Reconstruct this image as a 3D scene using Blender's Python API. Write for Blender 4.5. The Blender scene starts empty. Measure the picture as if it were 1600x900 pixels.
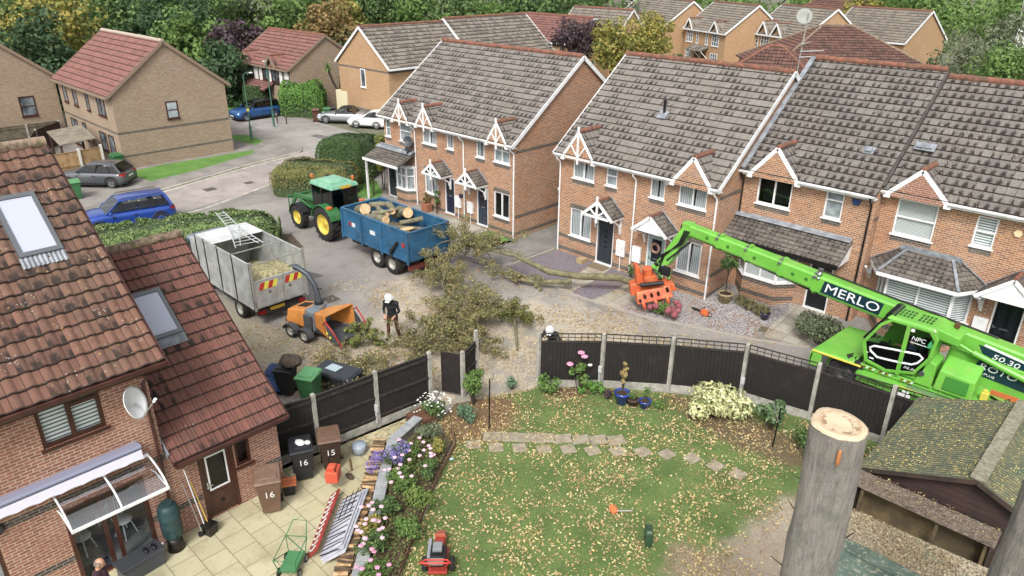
import bpy, bmesh, math, random
from math import radians as rad, sin, cos, pi, floor
from mathutils import Vector, Matrix, noise
random.seed(7)
SC = bpy.context.scene
COL = SC.collection
PIT, ROL, YAW, FPX, CH = rad(24.2), rad(.57), rad(43.97), 1142.0, 13.0
FW = Vector((-sin(YAW)*cos(PIT), cos(YAW)*cos(PIT), -sin(PIT)))
RT = Vector((cos(YAW), sin(YAW), 0)); UPV = RT.cross(FW)
RR = RT*cos(ROL) + UPV*sin(ROL); UU = UPV*cos(ROL) - RT*sin(ROL)
cam = bpy.data.cameras.new('camera'); camo = bpy.data.objects.new('camera', cam); COL.objects.link(camo)
camo.matrix_world = Matrix(((RR.x, UU.x, -FW.x, 0), (RR.y, UU.y, -FW.y, 0), (RR.z, UU.z, -FW.z, CH), (0, 0, 0, 1)))
cam.sensor_width = 36; cam.lens = 36*FPX/1600; cam.clip_start = .1; cam.clip_end = 2000
SC.camera = camo
SUN_EL, SUN_AZ = rad(48), rad(150)
wd = bpy.data.worlds.new("World"); SC.world = wd; wd.use_nodes = True
wt = wd.node_tree; bg = wt.nodes['Background']
sky = wt.nodes.new('ShaderNodeTexSky'); sky.sky_type = 'NISHITA'; sky.sun_disc = False
sky.sun_elevation = SUN_EL; sky.sun_rotation = rad(150); sky.dust_density = 4; sky.air_density = 1.0; sky.ozone_density = .6
hs = wt.nodes.new('ShaderNodeHueSaturation'); hs.inputs['Saturation'].default_value = .22
wt.links.new(sky.outputs[0], hs.inputs['Color']); wt.links.new(hs.outputs[0], bg.inputs['Color'])
bg.inputs['Strength'].default_value = .15
sl = bpy.data.lights.new('sun', 'SUN'); sl.energy = 1.5; sl.angle = rad(14); sl.color = (1, .965, .92)
so = bpy.data.objects.new('sun', sl); COL.objects.link(so)
_sd = Vector((sin(SUN_AZ)*cos(SUN_EL), cos(SUN_AZ)*cos(SUN_EL), sin(SUN_EL)))
so.rotation_euler = _sd.to_track_quat('Z', 'Y').to_euler()
SC.view_settings.view_transform = 'Standard'; SC.view_settings.look = 'None'
SC.view_settings.gamma = 1; SC.view_settings.exposure = 0.75
SC.render.engine = 'CYCLES'
SC.cycles.max_bounces = 5; SC.cycles.diffuse_bounces = 2; SC.cycles.glossy_bounces = 2
SC.cycles.transmission_bounces = 3; SC.cycles.transparent_max_bounces = 8
def G(px, py, z=0.0):
 """world point at height z seen at a pixel of the 1600x900 photograph (used for siting things on the ground)"""
 d = FW + RR*((px-800)/FPX) - UU*((py-450)/FPX); t = (z-CH)/d.z
 return Vector((d.x*t, d.y*t, z))
class MB:
 def __init__(s): s.v = []; s.f = []; s.m = []; s.u = []; s.M = Matrix.Identity(4); s.sm = []
 def add(s, vs, fs, mi=0, uv=None, smooth=False):
  b = len(s.v); M = s.M
  s.v += [M @ Vector(p) for p in vs]
  for i, f in enumerate(fs):
   s.f.append([b+k for k in f]); s.m.append(mi); s.u.append(uv[i] if uv else None); s.sm.append(smooth)
  return s
 def box(s, x0, y0, z0, x1, y1, z1, mi=0):
  if x0 > x1: x0, x1 = x1, x0
  if y0 > y1: y0, y1 = y1, y0
  if z0 > z1: z0, z1 = z1, z0
  v = [(x0,y0,z0),(x1,y0,z0),(x1,y1,z0),(x0,y1,z0),(x0,y0,z1),(x1,y0,z1),(x1,y1,z1),(x0,y1,z1)]
  return s.add(v, [(0,3,2,1),(4,5,6,7),(0,1,5,4),(1,2,6,5),(2,3,7,6),(3,0,4,7)], mi)
 def cbox(s, c, d, mi=0): return s.box(c[0]-d[0]/2, c[1]-d[1]/2, c[2]-d[2]/2, c[0]+d[0]/2, c[1]+d[1]/2, c[2]+d[2]/2, mi)
 def hexa(s, lo, hi, mi=0):
  """lo, hi: 4 points each (counter-clockwise from above)"""
  return s.add(list(lo)+list(hi), [(0,3,2,1),(4,5,6,7),(0,1,5,4),(1,2,6,5),(2,3,7,6),(3,0,4,7)], mi)
 def poly(s, pts, mi=0, uv=None): return s.add(pts, [tuple(range(len(pts)))], mi, [uv] if uv else None)
 def beam(s, p, q, w, h, mi=0, up=(0,0,1)):
  p = Vector(p); q = Vector(q); d = (q-p).normalized(); u = Vector(up)
  if abs(d.dot(u)) > .99: u = Vector((1,0,0))
  a = d.cross(u).normalized()*w/2; b = a.cross(d).normalized()*h/2
  v = [p-a-b, p+a-b, p+a+b, p-a+b, q-a-b, q+a-b, q+a+b, q-a+b]
  return s.add(v, [(0,3,2,1),(4,5,6,7),(0,1,5,4),(1,2,6,5),(2,3,7,6),(3,0,4,7)], mi)
 def cyl(s, p, q, r, r2=None, n=12, mi=0, caps=True, smooth=True):
  p = Vector(p); q = Vector(q); d = (q-p).normalized(); r2 = r if r2 is None else r2
  u = Vector((0,0,1)) if abs(d.z) < .9 else Vector((1,0,0))
  a = d.cross(u).normalized(); b = d.cross(a)
  vs = []
  for c, rr in ((p, r), (q, r2)):
   for i in range(n):
    t = 2*pi*i/n; vs.append(c+a*cos(t)*rr+b*sin(t)*rr)
  fs = [(i, i+n, (i+1)%n+n, (i+1)%n) for i in range(n)]
  s.add(vs, fs, mi, smooth=smooth)
  if caps: s.add(vs, [tuple(range(n)), tuple(range(2*n-1, n-1, -1))], mi)
  return s
 def tube(s, pts, r, n=8, mi=0, closed=False):
  pts = [Vector(p) for p in pts]; rs = r if isinstance(r, (list, tuple)) else [r]*len(pts)
  vs = []; k = len(pts); a = None
  for i, p in enumerate(pts):
   if closed: d = (pts[(i+1) % k]-pts[i-1])
   else: d = pts[min(i+1, k-1)]-pts[max(i-1, 0)]
   d.normalize()
   if a is None:
    u = Vector((0,0,1)) if abs(d.z) < .9 else Vector((1,0,0)); a = d.cross(u).normalized()
   else: a = (a-d*a.dot(d)).normalized()
   b = d.cross(a)
   for j in range(n):
    t = 2*pi*j/n; vs.append(p+a*cos(t)*rs[i]+b*sin(t)*rs[i])
  fs = []
  for i in range(k if closed else k-1):
   for j in range(n):
    i2 = (i+1) % k
    fs.append((i*n+j, i2*n+j, i2*n+(j+1)%n, i*n+(j+1)%n))
  s.add(vs, fs, mi, smooth=True)
  if not closed: s.add(vs, [tuple(range(n)), tuple(range(k*n-1, k*n-n-1, -1))], mi)
  return s
 def sph(s, c, r, n=12, m=8, mi=0, squash=(1,1,1), jit=0, seed=0):
  vs = []; rn = random.Random(seed)
  for i in range(m+1):
   a = pi*i/m
   for j in range(n):
    t = 2*pi*j/n; k = 1+(rn.uniform(-jit, jit) if jit else 0)
    vs.append((c[0]+r*k*sin(a)*cos(t)*squash[0], c[1]+r*k*sin(a)*sin(t)*squash[1], c[2]+r*k*cos(a)*squash[2]))
  fs = [(i*n+j, (i+1)*n+j, (i+1)*n+(j+1)%n, i*n+(j+1)%n) for i in range(m) for j in range(n)]
  return s.add(vs, fs, mi, smooth=True)
 def lathe(s, prof, c=(0,0,0), n=16, mi=0, axis='z', smooth=True):
  vs = []
  for r, z in prof:
   for j in range(n):
    t = 2*pi*j/n
    if axis == 'z': p = (c[0]+r*cos(t), c[1]+r*sin(t), c[2]+z)
    elif axis == 'y': p = (c[0]+r*cos(t), c[1]+z, c[2]+r*sin(t))
    else: p = (c[0]+z, c[1]+r*cos(t), c[2]+r*sin(t))
    vs.append(p)
  k = len(prof)
  fs = [(i*n+j, i*n+(j+1)%n, (i+1)*n+(j+1)%n, (i+1)*n+j) for i in range(k-1) for j in range(n)]
  if axis == 'y': fs = [tuple(reversed(f)) for f in fs]
  return s.add(vs, fs, mi, smooth=smooth)
 def prism(s, pts, a, b, axis='y', mi=0):
  """2-D polygon extruded along an axis from a to b (pts are the two other coordinates in order)"""
  def P(u, v, w): return {'x': (w,u,v), 'y': (u,w,v), 'z': (u,v,w)}[axis]
  n = len(pts); vs = [P(u,v,a) for u,v in pts]+[P(u,v,b) for u,v in pts]
  fs = [(i,(i+1)%n,(i+1)%n+n,i+n) for i in range(n)]+[tuple(range(n-1,-1,-1)), tuple(range(n,2*n))]
  return s.add(vs, fs, mi)
 def build(s, name, mats, parent=None, bevel=0, world=False, fix=True, merge=0, sub=0):
  me = bpy.data.meshes.new(name)
  vs = s.v
  if world and parent is not None:
   w = Vector((0,0,0)); p = parent
   while p is not None: w += p.location; p = p.parent
   vs = [v-w for v in s.v]
  me.from_pydata([tuple(v) for v in vs], [], s.f)
  if not isinstance(mats, (list, tuple)): mats = [mats]
  for m in mats: me.materials.append(m)
  me.polygons.foreach_set('material_index', s.m); me.polygons.foreach_set('use_smooth', s.sm)
  uvl = me.uv_layers.new(name='UVMap').data
  wv = s.v
  for pi_, f in enumerate(s.f):
   ex = s.u[pi_]; ls = me.polygons[pi_].loop_start
   if ex:
    for k in range(len(f)): uvl[ls+k].uv = ex[k]
   else:
    n = me.polygons[pi_].normal
    if abs(n.z) > .75:
     for k, vi in enumerate(f): uvl[ls+k].uv = (wv[vi].x, wv[vi].y)
    else:
     t = Vector((-n.y, n.x)); t.normalize()
     for k, vi in enumerate(f): uvl[ls+k].uv = (wv[vi].x*t.x+wv[vi].y*t.y, wv[vi].z)
  if fix or merge:
   bm = bmesh.new(); bm.from_mesh(me)
   if merge: bmesh.ops.remove_doubles(bm, verts=bm.verts, dist=merge)
   if fix: bmesh.ops.recalc_face_normals(bm, faces=bm.faces)
   bm.to_mesh(me); bm.free()
  o = bpy.data.objects.new(name, me); COL.objects.link(o)
  if parent is not None: o.parent = parent
  if bevel:
   b = o.modifiers.new('bevel', 'BEVEL'); b.width = bevel; b.segments = 2; b.limit_method = 'ANGLE'; b.angle_limit = rad(40)
  if sub:
   b = o.modifiers.new('sub', 'SUBSURF'); b.levels = sub; b.render_levels = sub
  return o
def tag(o, label=None, cat=None, group=None, kind=None):
 if label: o['label'] = label
 if cat: o['category'] = cat
 if group: o['group'] = group
 if kind: o['kind'] = kind
 return o
def thing(name, label, cat, loc=(0,0,0), rz=0, group=None):
 o = bpy.data.objects.new(name, None); COL.objects.link(o); o.empty_display_size = .3
 o.location = loc; o.rotation_euler = (0, 0, rz)
 return tag(o, label, cat, group)
def struct(o): o['kind'] = 'structure'; return o
def dup(root, loc, rz=None, label=None, scale=None, group=None):
 r = root.copy(); COL.objects.link(r); r.location = loc
 if rz is not None: r.rotation_euler = (root.rotation_euler[0], root.rotation_euler[1], rz)
 if scale: r.scale = scale if isinstance(scale, (tuple, list)) else (scale,)*3
 if label: r['label'] = label
 if group: r['group'] = group
 for ch in list(root.children):
  c = ch.copy(); COL.objects.link(c); c.parent = r
  for g_ in list(ch.children):
   d = g_.copy(); COL.objects.link(d); d.parent = c
 return r
def frame(o, u, inward):
 """matrix: local x along u, y inward, z up"""
 u = Vector(u); i = Vector(inward); o = Vector(o)
 return Matrix(((u.x, i.x, 0, o.x), (u.y, i.y, 0, o.y), (u.z, i.z, 1, o.z), (0,0,0,1)))
def rotz(a, loc=(0,0,0)): return Matrix.Translation(loc) @ Matrix.Rotation(a, 4, 'Z')
def lin(c):
 if isinstance(c, str):
  c = [int(c[i:i+2], 16)/255 for i in (0, 2, 4)]
  c = [x/12.92 if x <= .04045 else ((x+.055)/1.055)**2.4 for x in c]
 l = .3*c[0]+.6*c[1]+.1*c[2]; k = .9     # every colour is muted a little
 return (l+(c[0]-l)*k, l+(c[1]-l)*k, l+(c[2]-l)*k, 1)
class NT:
 def __init__(s, name):
  s.m = bpy.data.materials.new(name); s.m.use_nodes = True; s.t = s.m.node_tree; s.n = s.t.nodes
  s.b = s.n['Principled BSDF']; s.o = s.n['Material Output']
 def new(s, t, **kw):
  x = s.n.new(t)
  for k, v in kw.items():
   if hasattr(x, k): setattr(x, k, v)
  return x
 def L(s, a, b): s.t.links.new(a, b)
 def put(s, sock, v):
  if hasattr(v, 'is_output') or hasattr(v, 'links'): s.L(v, sock)
  else: sock.default_value = v
 def math(s, op, a, b=0.0, c=None, clamp=False):
  x = s.n.new('ShaderNodeMath'); x.operation = op; x.use_clamp = clamp
  s.put(x.inputs[0], a); s.put(x.inputs[1], b)
  if c is not None: s.put(x.inputs[2], c)
  return x.outputs[0]
 def mix(s, f, a, b, mode='MIX'):
  x = s.n.new('ShaderNodeMix'); x.data_type = 'RGBA'; x.blend_type = mode
  s.put(x.inputs[0], f); s.put(x.inputs[6], a); s.put(x.inputs[7], b); return x.outputs[2]
 def co(s, kind='Object'): return s.n.new('ShaderNodeTexCoord').outputs[kind]
 def noise(s, scale, detail=3, vec=None, rough=.55, out='Fac'):
  x = s.n.new('ShaderNodeTexNoise'); x.inputs['Scale'].default_value = scale; x.inputs['Detail'].default_value = detail
  x.inputs['Roughness'].default_value = rough
  s.L(vec if vec is not None else s.co(), x.inputs['Vector']); return x.outputs[out]
 def vor(s, scale, vec=None, out='Distance', rnd=1):
  x = s.n.new('ShaderNodeTexVoronoi'); x.inputs['Scale'].default_value = scale; x.inputs['Randomness'].default_value = rnd
  s.L(vec if vec is not None else s.co(), x.inputs['Vector']); return x.outputs[out]
 def ramp(s, f, lo, hi):
  x = s.n.new('ShaderNodeMapRange'); x.interpolation_type = 'SMOOTHSTEP'
  s.put(x.inputs[0], f); x.inputs[1].default_value = lo; x.inputs[2].default_value = hi; return x.outputs[0]
 def bump(s, h, strength=.3, dist=.02, prev=None):
  x = s.n.new('ShaderNodeBump'); x.inputs['Strength'].default_value = strength; x.inputs['Distance'].default_value = dist
  s.put(x.inputs['Height'], h)
  if prev is not None: s.L(prev, x.inputs['Normal'])
  s.L(x.outputs[0], s.b.inputs['Normal']); return x.outputs[0]
 def fin(s, color=None, rough=None, metal=None, coat=None, spec=None):
  if color is not None: s.put(s.b.inputs['Base Color'], color)
  if rough is not None: s.put(s.b.inputs['Roughness'], rough)
  if metal is not None: s.b.inputs['Metallic'].default_value = metal
  if coat: s.b.inputs['Coat Weight'].default_value = coat; s.b.inputs['Coat Roughness'].default_value = .08
  if spec is not None: s.b.inputs['Specular IOR Level'].default_value = spec
  return s.m
MATS = {}
def P(name, c, rough=.6, metal=0, c2=None, scale=6, spread=(.35, .65), bump=0, bscale=60, coat=0, spec=None, dirt=None):
 if name in MATS: return MATS[name]
 t = NT(name); col = lin(c)
 if c2 is not None:
  f = t.ramp(t.noise(scale, 4), *spread); col = t.mix(f, lin(c), lin(c2))
 if dirt:
  f = t.math('MULTIPLY', t.ramp(t.noise(dirt[1], 5), .5, .72), dirt[2]); col = t.mix(f, col, lin(dirt[0]))
 if bump: t.bump(t.noise(bscale, 4), bump)
 MATS[name] = t.fin(col, rough, metal, coat, spec); return MATS[name]
def brick_mat(name, c1, c2, mortar, tint=None, ms=.011, dark=None):
 t = NT(name); uv = t.co('UV')
 b = t.new('ShaderNodeTexBrick'); b.offset = .5
 b.inputs['Scale'].default_value = 1; b.inputs['Brick Width'].default_value = .225; b.inputs['Row Height'].default_value = .075
 b.inputs['Mortar Size'].default_value = ms; b.inputs['Mortar Smooth'].default_value = .3; b.inputs['Bias'].default_value = -.1
 t.L(uv, b.inputs['Vector']); b.inputs['Color1'].default_value = lin(c1); b.inputs['Color2'].default_value = lin(c2)
 b.inputs['Mortar'].default_value = lin(mortar)
 n = t.noise(1.1, 4, uv); n2 = t.noise(7, 3, uv)
 col = t.mix(t.math('MULTIPLY', t.ramp(n, .4, .7), .35), b.outputs['Color'], lin(tint or c2))
 col = t.mix(t.math('MULTIPLY', t.ramp(n2, .35, .75), .25), col, lin(dark or '3a2a22'))
 wash = t.ramp(t.noise(.45, 5, uv, rough=.65), .48, .7)
 col = t.mix(t.math('MULTIPLY', wash, .14), col, lin('b8a898'))
 t.bump(b.outputs['Fac'], -.35, .01)
 return t.fin(col, .88)
def tile_mat(name, c1, c2, moss_shade, lichen, moss_amt=.6, lich_amt=.5, lich_scale=9, patch=None, yellow=None):
 """UV: u in tile widths, v in courses"""
 t = NT(name); uv = t.co('UV'); ob = t.co()
 sp = t.new('ShaderNodeSeparateXYZ'); t.L(uv, sp.inputs[0]); u, v = sp.outputs[0], sp.outputs[1]
 fu, fv = t.math('FRACT', u), t.math('FRACT', v)
 cb = t.new('ShaderNodeCombineXYZ'); t.L(t.math('FLOOR', u), cb.inputs[0]); t.L(t.math('FLOOR', v), cb.inputs[1])
 wn = t.new('ShaderNodeTexWhiteNoise'); wn.noise_dimensions = '2D'; t.L(cb.outputs[0], wn.inputs['Vector'])
 base = t.mix(wn.outputs['Value'], lin(c1), lin(c2))
 big = t.noise(.5, 4, ob)
 base = t.mix(t.math('MULTIPLY', t.ramp(big, .4, .65), .6), base, lin(patch or c2))
 mp = t.new('ShaderNodeMapping'); mp.inputs['Scale'].default_value = (1, 1, .12); t.L(ob, mp.inputs[0])
 base = t.mix(t.math('MULTIPLY', t.ramp(t.noise(2.2, 4, mp.outputs[0]), .5, .72), .3), base, lin('4a423a'))
 du = t.math('ABSOLUTE', t.math('SUBTRACT', fu, .5))
 joint = t.ramp(du, .455, .495)
 base = t.mix(t.math('MULTIPLY', joint, .75), base, lin(moss_shade))
 warp = t.noise(9, 3, ob)
 low = t.ramp(t.math('ADD', fv, t.math('MULTIPLY', t.math('SUBTRACT', warp, .5), .9)), .86, .36)
 side = t.ramp(t.math('ADD', du, t.math('MULTIPLY', t.math('SUBTRACT', warp, .5), .5)), .12, .34)
 pick = t.ramp(t.math('ADD', wn.outputs['Value'], t.math('MULTIPLY', big, .5)), 1.12-moss_amt, 1.3-moss_amt)
 mm = t.math('MULTIPLY', t.math('MULTIPLY', low, side), pick)
 base = t.mix(t.math('MULTIPLY', mm, .97), base, lin(moss_shade))
 lap_shade = t.ramp(fv, .13, .05)  # course shadow and grime below each overlap, painted into the tile colour
 base = t.mix(t.math('MULTIPLY', lap_shade, .88), base, lin(moss_shade))
 vd = t.vor(lich_scale, ob); ln = t.ramp(t.noise(1.3, 4, ob), .62-lich_amt*.3, .8-lich_amt*.3)
 lm = t.math('MULTIPLY', t.ramp(vd, .24, .14), ln)
 base = t.mix(t.math('MULTIPLY', lm, .85), base, lin(lichen))
 if yellow:
  vd2 = t.vor(6.5, ob); l2 = t.math('MULTIPLY', t.ramp(vd2, .2, .12), t.ramp(t.noise(.9, 3, ob), .5, .65))
  base = t.mix(l2, base, lin(yellow))
 base = t.mix(t.math('MULTIPLY', t.ramp(t.noise(5, 6, ob, rough=.75), .5, .7), .35), base, lin(moss_shade))
 t.bump(t.noise(45, 4, ob), .35, .012)
 return t.fin(base, .92)
brickO = brick_mat('orange_brick', 'ad7146', '744736', 'b8a88f', 'a0683f', .013, dark='4a352c')
brickR = brick_mat('red_brick', '9c644c', '7e4c3a', 'b5a08c', '8d5a46', .013)
brickB = brick_mat('buff_brick', '9c8468', '826a54', 'a09686', '967c64', .01, dark='5d5045')
brickY = brick_mat('yellow_brick', 'b3895c', '9c744c', 'a89678', 'a8825a', .009, dark='6d5640')
brickDk = brick_mat('dark_band_brick', '4a4440', '37322f', '8c8274', '433c38', .012)
WHITE = P('white_upvc', 'dfe0e0', .35, dirt=('8d8a80', 3, .35))
FASCIA = P('white_fascia', 'd4d4d2', .45, dirt=('77746a', 2.2, .5))
BROWNP = P('brown_plastic', '3c211a', .35, c2='482820', scale=3)
BLACKP = P('black_plastic', '131313', .4)
LEAD = P('lead_flashing', '8b9096', .55, c2='6d7278', scale=4)
GREYCONC = P('concrete', 'a29c90', .9, c2='857f74', scale=2.5, bump=.2)
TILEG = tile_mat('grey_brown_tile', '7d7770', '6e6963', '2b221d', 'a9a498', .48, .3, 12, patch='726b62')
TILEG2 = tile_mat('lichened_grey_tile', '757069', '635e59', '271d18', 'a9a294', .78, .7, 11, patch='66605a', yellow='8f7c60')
TILEM = tile_mat('small_grey_tile', '6c645b', '554f49', '2f2a26', 'b0aca2', .5, .6, 10)
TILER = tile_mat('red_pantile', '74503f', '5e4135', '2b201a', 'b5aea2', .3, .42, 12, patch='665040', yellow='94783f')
TILER2 = tile_mat('clean_red_tile', '75493d', '633d33', '2b201a', 'b5aca2', .12, .2, 13, patch='74504476'[:0] or '745044')
TILEF = tile_mat('far_red_tile', '84584e', '754c45', '44302b', 'b0a094', .3, .1, 9, patch='7e554b')
TILEB = tile_mat('brown_red_tile', '6a483d', '583b33', '30241f', 'b0a79b', .5, .3, 10, patch='6e4a3e')
TILEF2 = tile_mat('far_grey_tile', '7f776c', '6e675e', '3a332e', 'b3aea2', .5, .3, 8, patch='82786a')
RIDGE = P('terracotta_ridge', '8a5440', .9, c2='664638', scale=5, bump=.3, dirt=('4a4a38', 3, .7))
RIDGEM = P('mossy_ridge', '8f7864', .95, c2='5b5040', scale=7, bump=.6, dirt=('8f8452', 5, .6))
def glass_mat(name, tint, base=.045):
 t = NT(name)
 tr = t.new('ShaderNodeBsdfTransparent'); tr.inputs[0].default_value = (tint[0], tint[1], tint[2], 1)
 gl = t.new('ShaderNodeBsdfGlossy'); gl.inputs['Roughness'].default_value = .04
 fr = t.new('ShaderNodeLayerWeight'); fr.inputs[0].default_value = .5
 f = t.math('MULTIPLY_ADD', t.math('POWER', fr.outputs['Facing'], 3.0), .65, base, clamp=True)
 mx = t.new('ShaderNodeMixShader'); t.L(f, mx.inputs[0]); t.L(tr.outputs[0], mx.inputs[1]); t.L(gl.outputs[0], mx.inputs[2])
 t.L(mx.outputs[0], t.o.inputs[0]); return t.m
GLASS = glass_mat('window_glass', (.84, .87, .88))
CARGLASS = glass_mat('car_glass', (.18, .21, .22))
CLEAR = glass_mat('clear_sheet', (.9, .92, .97), .28)
DARKROOM = P('dark_interior', '17181a', .9)
CURTAIN = None
def stripes(name, c1, c2, axis, scale, rough=.8, sharp=.1, duty=.5):
 t = NT(name); sp = t.new('ShaderNodeSeparateXYZ'); t.L(t.co('UV'), sp.inputs[0])
 f = t.math('FRACT', t.math('MULTIPLY', sp.outputs[axis], scale))
 return t.fin(t.mix(t.ramp(f, duty-sharp, duty+sharp), lin(c1), lin(c2)), rough)
CURTAIN = stripes('grey_curtain', 'c6c8c6', '8b8f90', 0, 11, sharp=.4)
BLIND = stripes('venetian_blind', 'e0e0dc', '9a9c9c', 1, 20, sharp=.2)
SHUTTER = stripes('slatted_shutter', 'f0f1ef', '5a6060', 1, 11, sharp=.06, duty=.62)
NET = P('net_curtain', 'b4b8b8', .9, c2='8f9698', scale=3)
# ================================================================ building kit
def wall(mb, x0, x1, z0, z1, holes=(), mi=0, rev=.09):
 xs = sorted({x0, x1, *[h[0] for h in holes], *[h[2] for h in holes]})
 zs = sorted({z0, z1, *[h[1] for h in holes], *[h[3] for h in holes]})
 xs = [x for x in xs if x0 <= x <= x1]; zs = [z for z in zs if z0 <= z <= z1]
 for i in range(len(xs)-1):
  for j in range(len(zs)-1):
   cx, cz = (xs[i]+xs[i+1])/2, (zs[j]+zs[j+1])/2
   if any(h[0] < cx < h[2] and h[1] < cz < h[3] for h in holes): continue
   mb.poly([(xs[i],0,zs[j]),(xs[i+1],0,zs[j]),(xs[i+1],0,zs[j+1]),(xs[i],0,zs[j+1])], mi)
 for a, b, c, d in [(h[0],h[1],h[2],h[3]) for h in holes]:
  mb.poly([(a,0,b),(a,rev,b),(a,rev,d),(a,0,d)], mi); mb.poly([(c,0,b),(c,rev,b),(c,rev,d),(c,0,d)], mi)
  mb.poly([(a,0,d),(c,0,d),(c,rev,d),(a,rev,d)], mi); mb.poly([(a,0,b),(c,0,b),(c,rev,b),(a,rev,b)], mi)
def slope(mb, O, du, ds, W, L, tw=.3, gauge=.36, prof=None, lift=.035, mi=0, rng=None, jit=.004, skirt=.09, seed=1, smi=None):
 O, du, ds = Vector(O), Vector(du).normalized(), Vector(ds).normalized()
 n = du.cross(ds);
 if n.z < 0: n = -n
 prof = prof or [(0,.0),(.05,.009),(.14,.009),(.19,0),(.94,0)]
 r = random.Random(seed)
 us = []; nt = int(math.ceil(W/tw))
 for t in range(nt):
  for fu, h in prof:
   u = (t+fu)*tw
   if u < W: us.append((u, h, t))
 us.append((W, prof[0][1], nt-1))
 nc = int(math.ceil(L/gauge-1e-4))
 k0 = r.uniform(0, 50)//1
 for k in range(nc):
  s0, s1 = k*gauge, min((k+1)*gauge, L)
  jj = [r.uniform(-jit, jit) for _ in range(nt+1)]
  jn = [0]*(nt+1)
  a0, b0 = rng(s0) if rng else (0, W)
  a1, b1 = rng(s1) if rng else (0, W)
  for i in range(len(us)-1):
   u0, h0, t0 = us[i]; u1, h1, t1 = us[i+1]
   p = []
   c = lambda u, a, b: max(a, min(b, u))
   q = [c(u0,a0,b0), c(u1,a0,b0), c(u1,a1,b1), c(u0,a1,b1)]
   if q[1]-q[0] < 1e-4 and q[2]-q[3] < 1e-4: continue
   j = jj[t0]
   v = [O+du*q[0]+ds*(s0-j)+n*(h0+lift+j), O+du*q[1]+ds*(s0-j)+n*(h1+lift+j), O+du*q[2]+ds*s1+n*h1, O+du*q[3]+ds*s1+n*h0]
   uo = tw*k0
   uv = [((q[0]+uo)/tw, k+.001), ((q[1]+uo)/tw, k+.001), ((q[2]+uo)/tw, k+.999), ((q[3]+uo)/tw, k+.999)]
   mb.poly(v, mi, uv)
   w = [v[0]-n*(lift+.012), v[1]-n*(lift+.012)]
   mb.poly([w[0], w[1], v[1], v[0]], mi, [(uv[0][0], k+.02)]*4)
 sm = mi if smi is None else smi
 if skirt:
  a0, b0 = rng(0) if rng else (0, W); a1, b1 = rng(L) if rng else (0, W)
  c = [O+du*a0, O+du*b0, O+ds*L+du*b1, O+ds*L+du*a1]
  lo = [x-n*skirt for x in c]; hi = [x-n*.004 for x in c]
  for i in range(4): mb.poly([lo[i], lo[(i+1)%4], hi[(i+1)%4], hi[i]], sm)
  mb.poly(lo, sm)
PANT = [(i/8, .045*max(0, sin(pi*min(1, (i/8)/.62)))) for i in range(8)]
PANT2 = [(0,.0),(.08,.022),(.18,.022),(.26,0),(.5,0),(.58,.022),(.68,.022),(.76,0)]
def ridge(mb, p, q, r=.12, seg=.45, mi=0, seed=3):
 p, q = Vector(p), Vector(q); L = (q-p).length; n = max(1, int(L/seg)); rn = random.Random(seed)
 for i in range(n):
  a = p.lerp(q, i/n); b = p.lerp(q, (i+1)/n-.008/L*1)
  k = rn.uniform(-.01, .01)
  mb.cyl(a+Vector((0,0,-.03+k)), b+Vector((0,0,-.03+k)), r*rn.uniform(.96,1.05), n=10, mi=mi)
def window(par, M, x0, z0, x1, z1, mull=(.5,), trans=(), fm=WHITE, cover=None, sill=True, inset=.055, cov2=None, fw=.055, label=None, proud=0):
 w, h = x1-x0, z1-z0; y = inset-proud
 f = MB(); f.M = M
 f.box(x0,y-.03,z0,x0+fw,y+.04,z1); f.box(x1-fw,y-.03,z0,x1,y+.04,z1)
 f.box(x0+fw,y-.03,z0,x1-fw,y+.04,z0+fw); f.box(x0+fw,y-.03,z1-fw,x1-fw,y+.04,z1)
 for m in mull: f.box(x0+w*m-fw*.6,y-.032,z0+fw,x0+w*m+fw*.6,y+.038,z1-fw)
 xs = [x0+fw]+[x0+w*m for m in mull]+[x1-fw]
 for tr in trans:
  if isinstance(tr, tuple): a, b, tz = tr; f.box(x0+fw+a*(w-2*fw), y-.034, z0+h*tz-fw*.5, x0+fw+b*(w-2*fw), y+.03, z0+h*tz+fw*.5)
  else: f.box(x0+fw,y-.034,z0+h*tr-fw*.5,x1-fw,y+.03,z0+h*tr+fw*.5)
 o = f.build('window', fm, par, world=True)
 if label: o['label'] = label
 g = MB(); g.M = M; g.poly([(x0+fw*.5,y,z0+fw*.5),(x1-fw*.5,y,z0+fw*.5),(x1-fw*.5,y,z1-fw*.5),(x0+fw*.5,y,z1-fw*.5)]); g.build('pane', GLASS, o, world=True, fix=False)
 if cover is not None:
  c = MB(); c.M = M
  if cover in (CURTAIN,):
   c.poly([(x0+fw,y+.06,z0),(x0+w*.47,y+.06,z0),(x0+w*.45,y+.06,z1),(x0+fw,y+.06,z1)]); c.poly([(x1-w*.45,y+.06,z0),(x1-fw,y+.06,z0),(x1-fw,y+.06,z1),(x1-w*.4,y+.06,z1)])
  else: c.box(x0+.01,y+.06,z0+.01,x1-.01,y+.07,z1-.01)
  c.build('curtain' if cover in (CURTAIN, NET) else 'blind', cover, o, world=True)
 d = MB(); d.M = M; d.box(x0-.02,y+.55,z0-.02,x1+.02,y+.56,z1+.02); d.build('interior', DARKROOM, o, world=True)
 if sill:
  s = MB(); s.M = M; s.box(x0-.06,-.06,z0-.055,x1+.06,y-.032,z0-.002); s.build('sill', fm, o, world=True)
 return o
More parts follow.
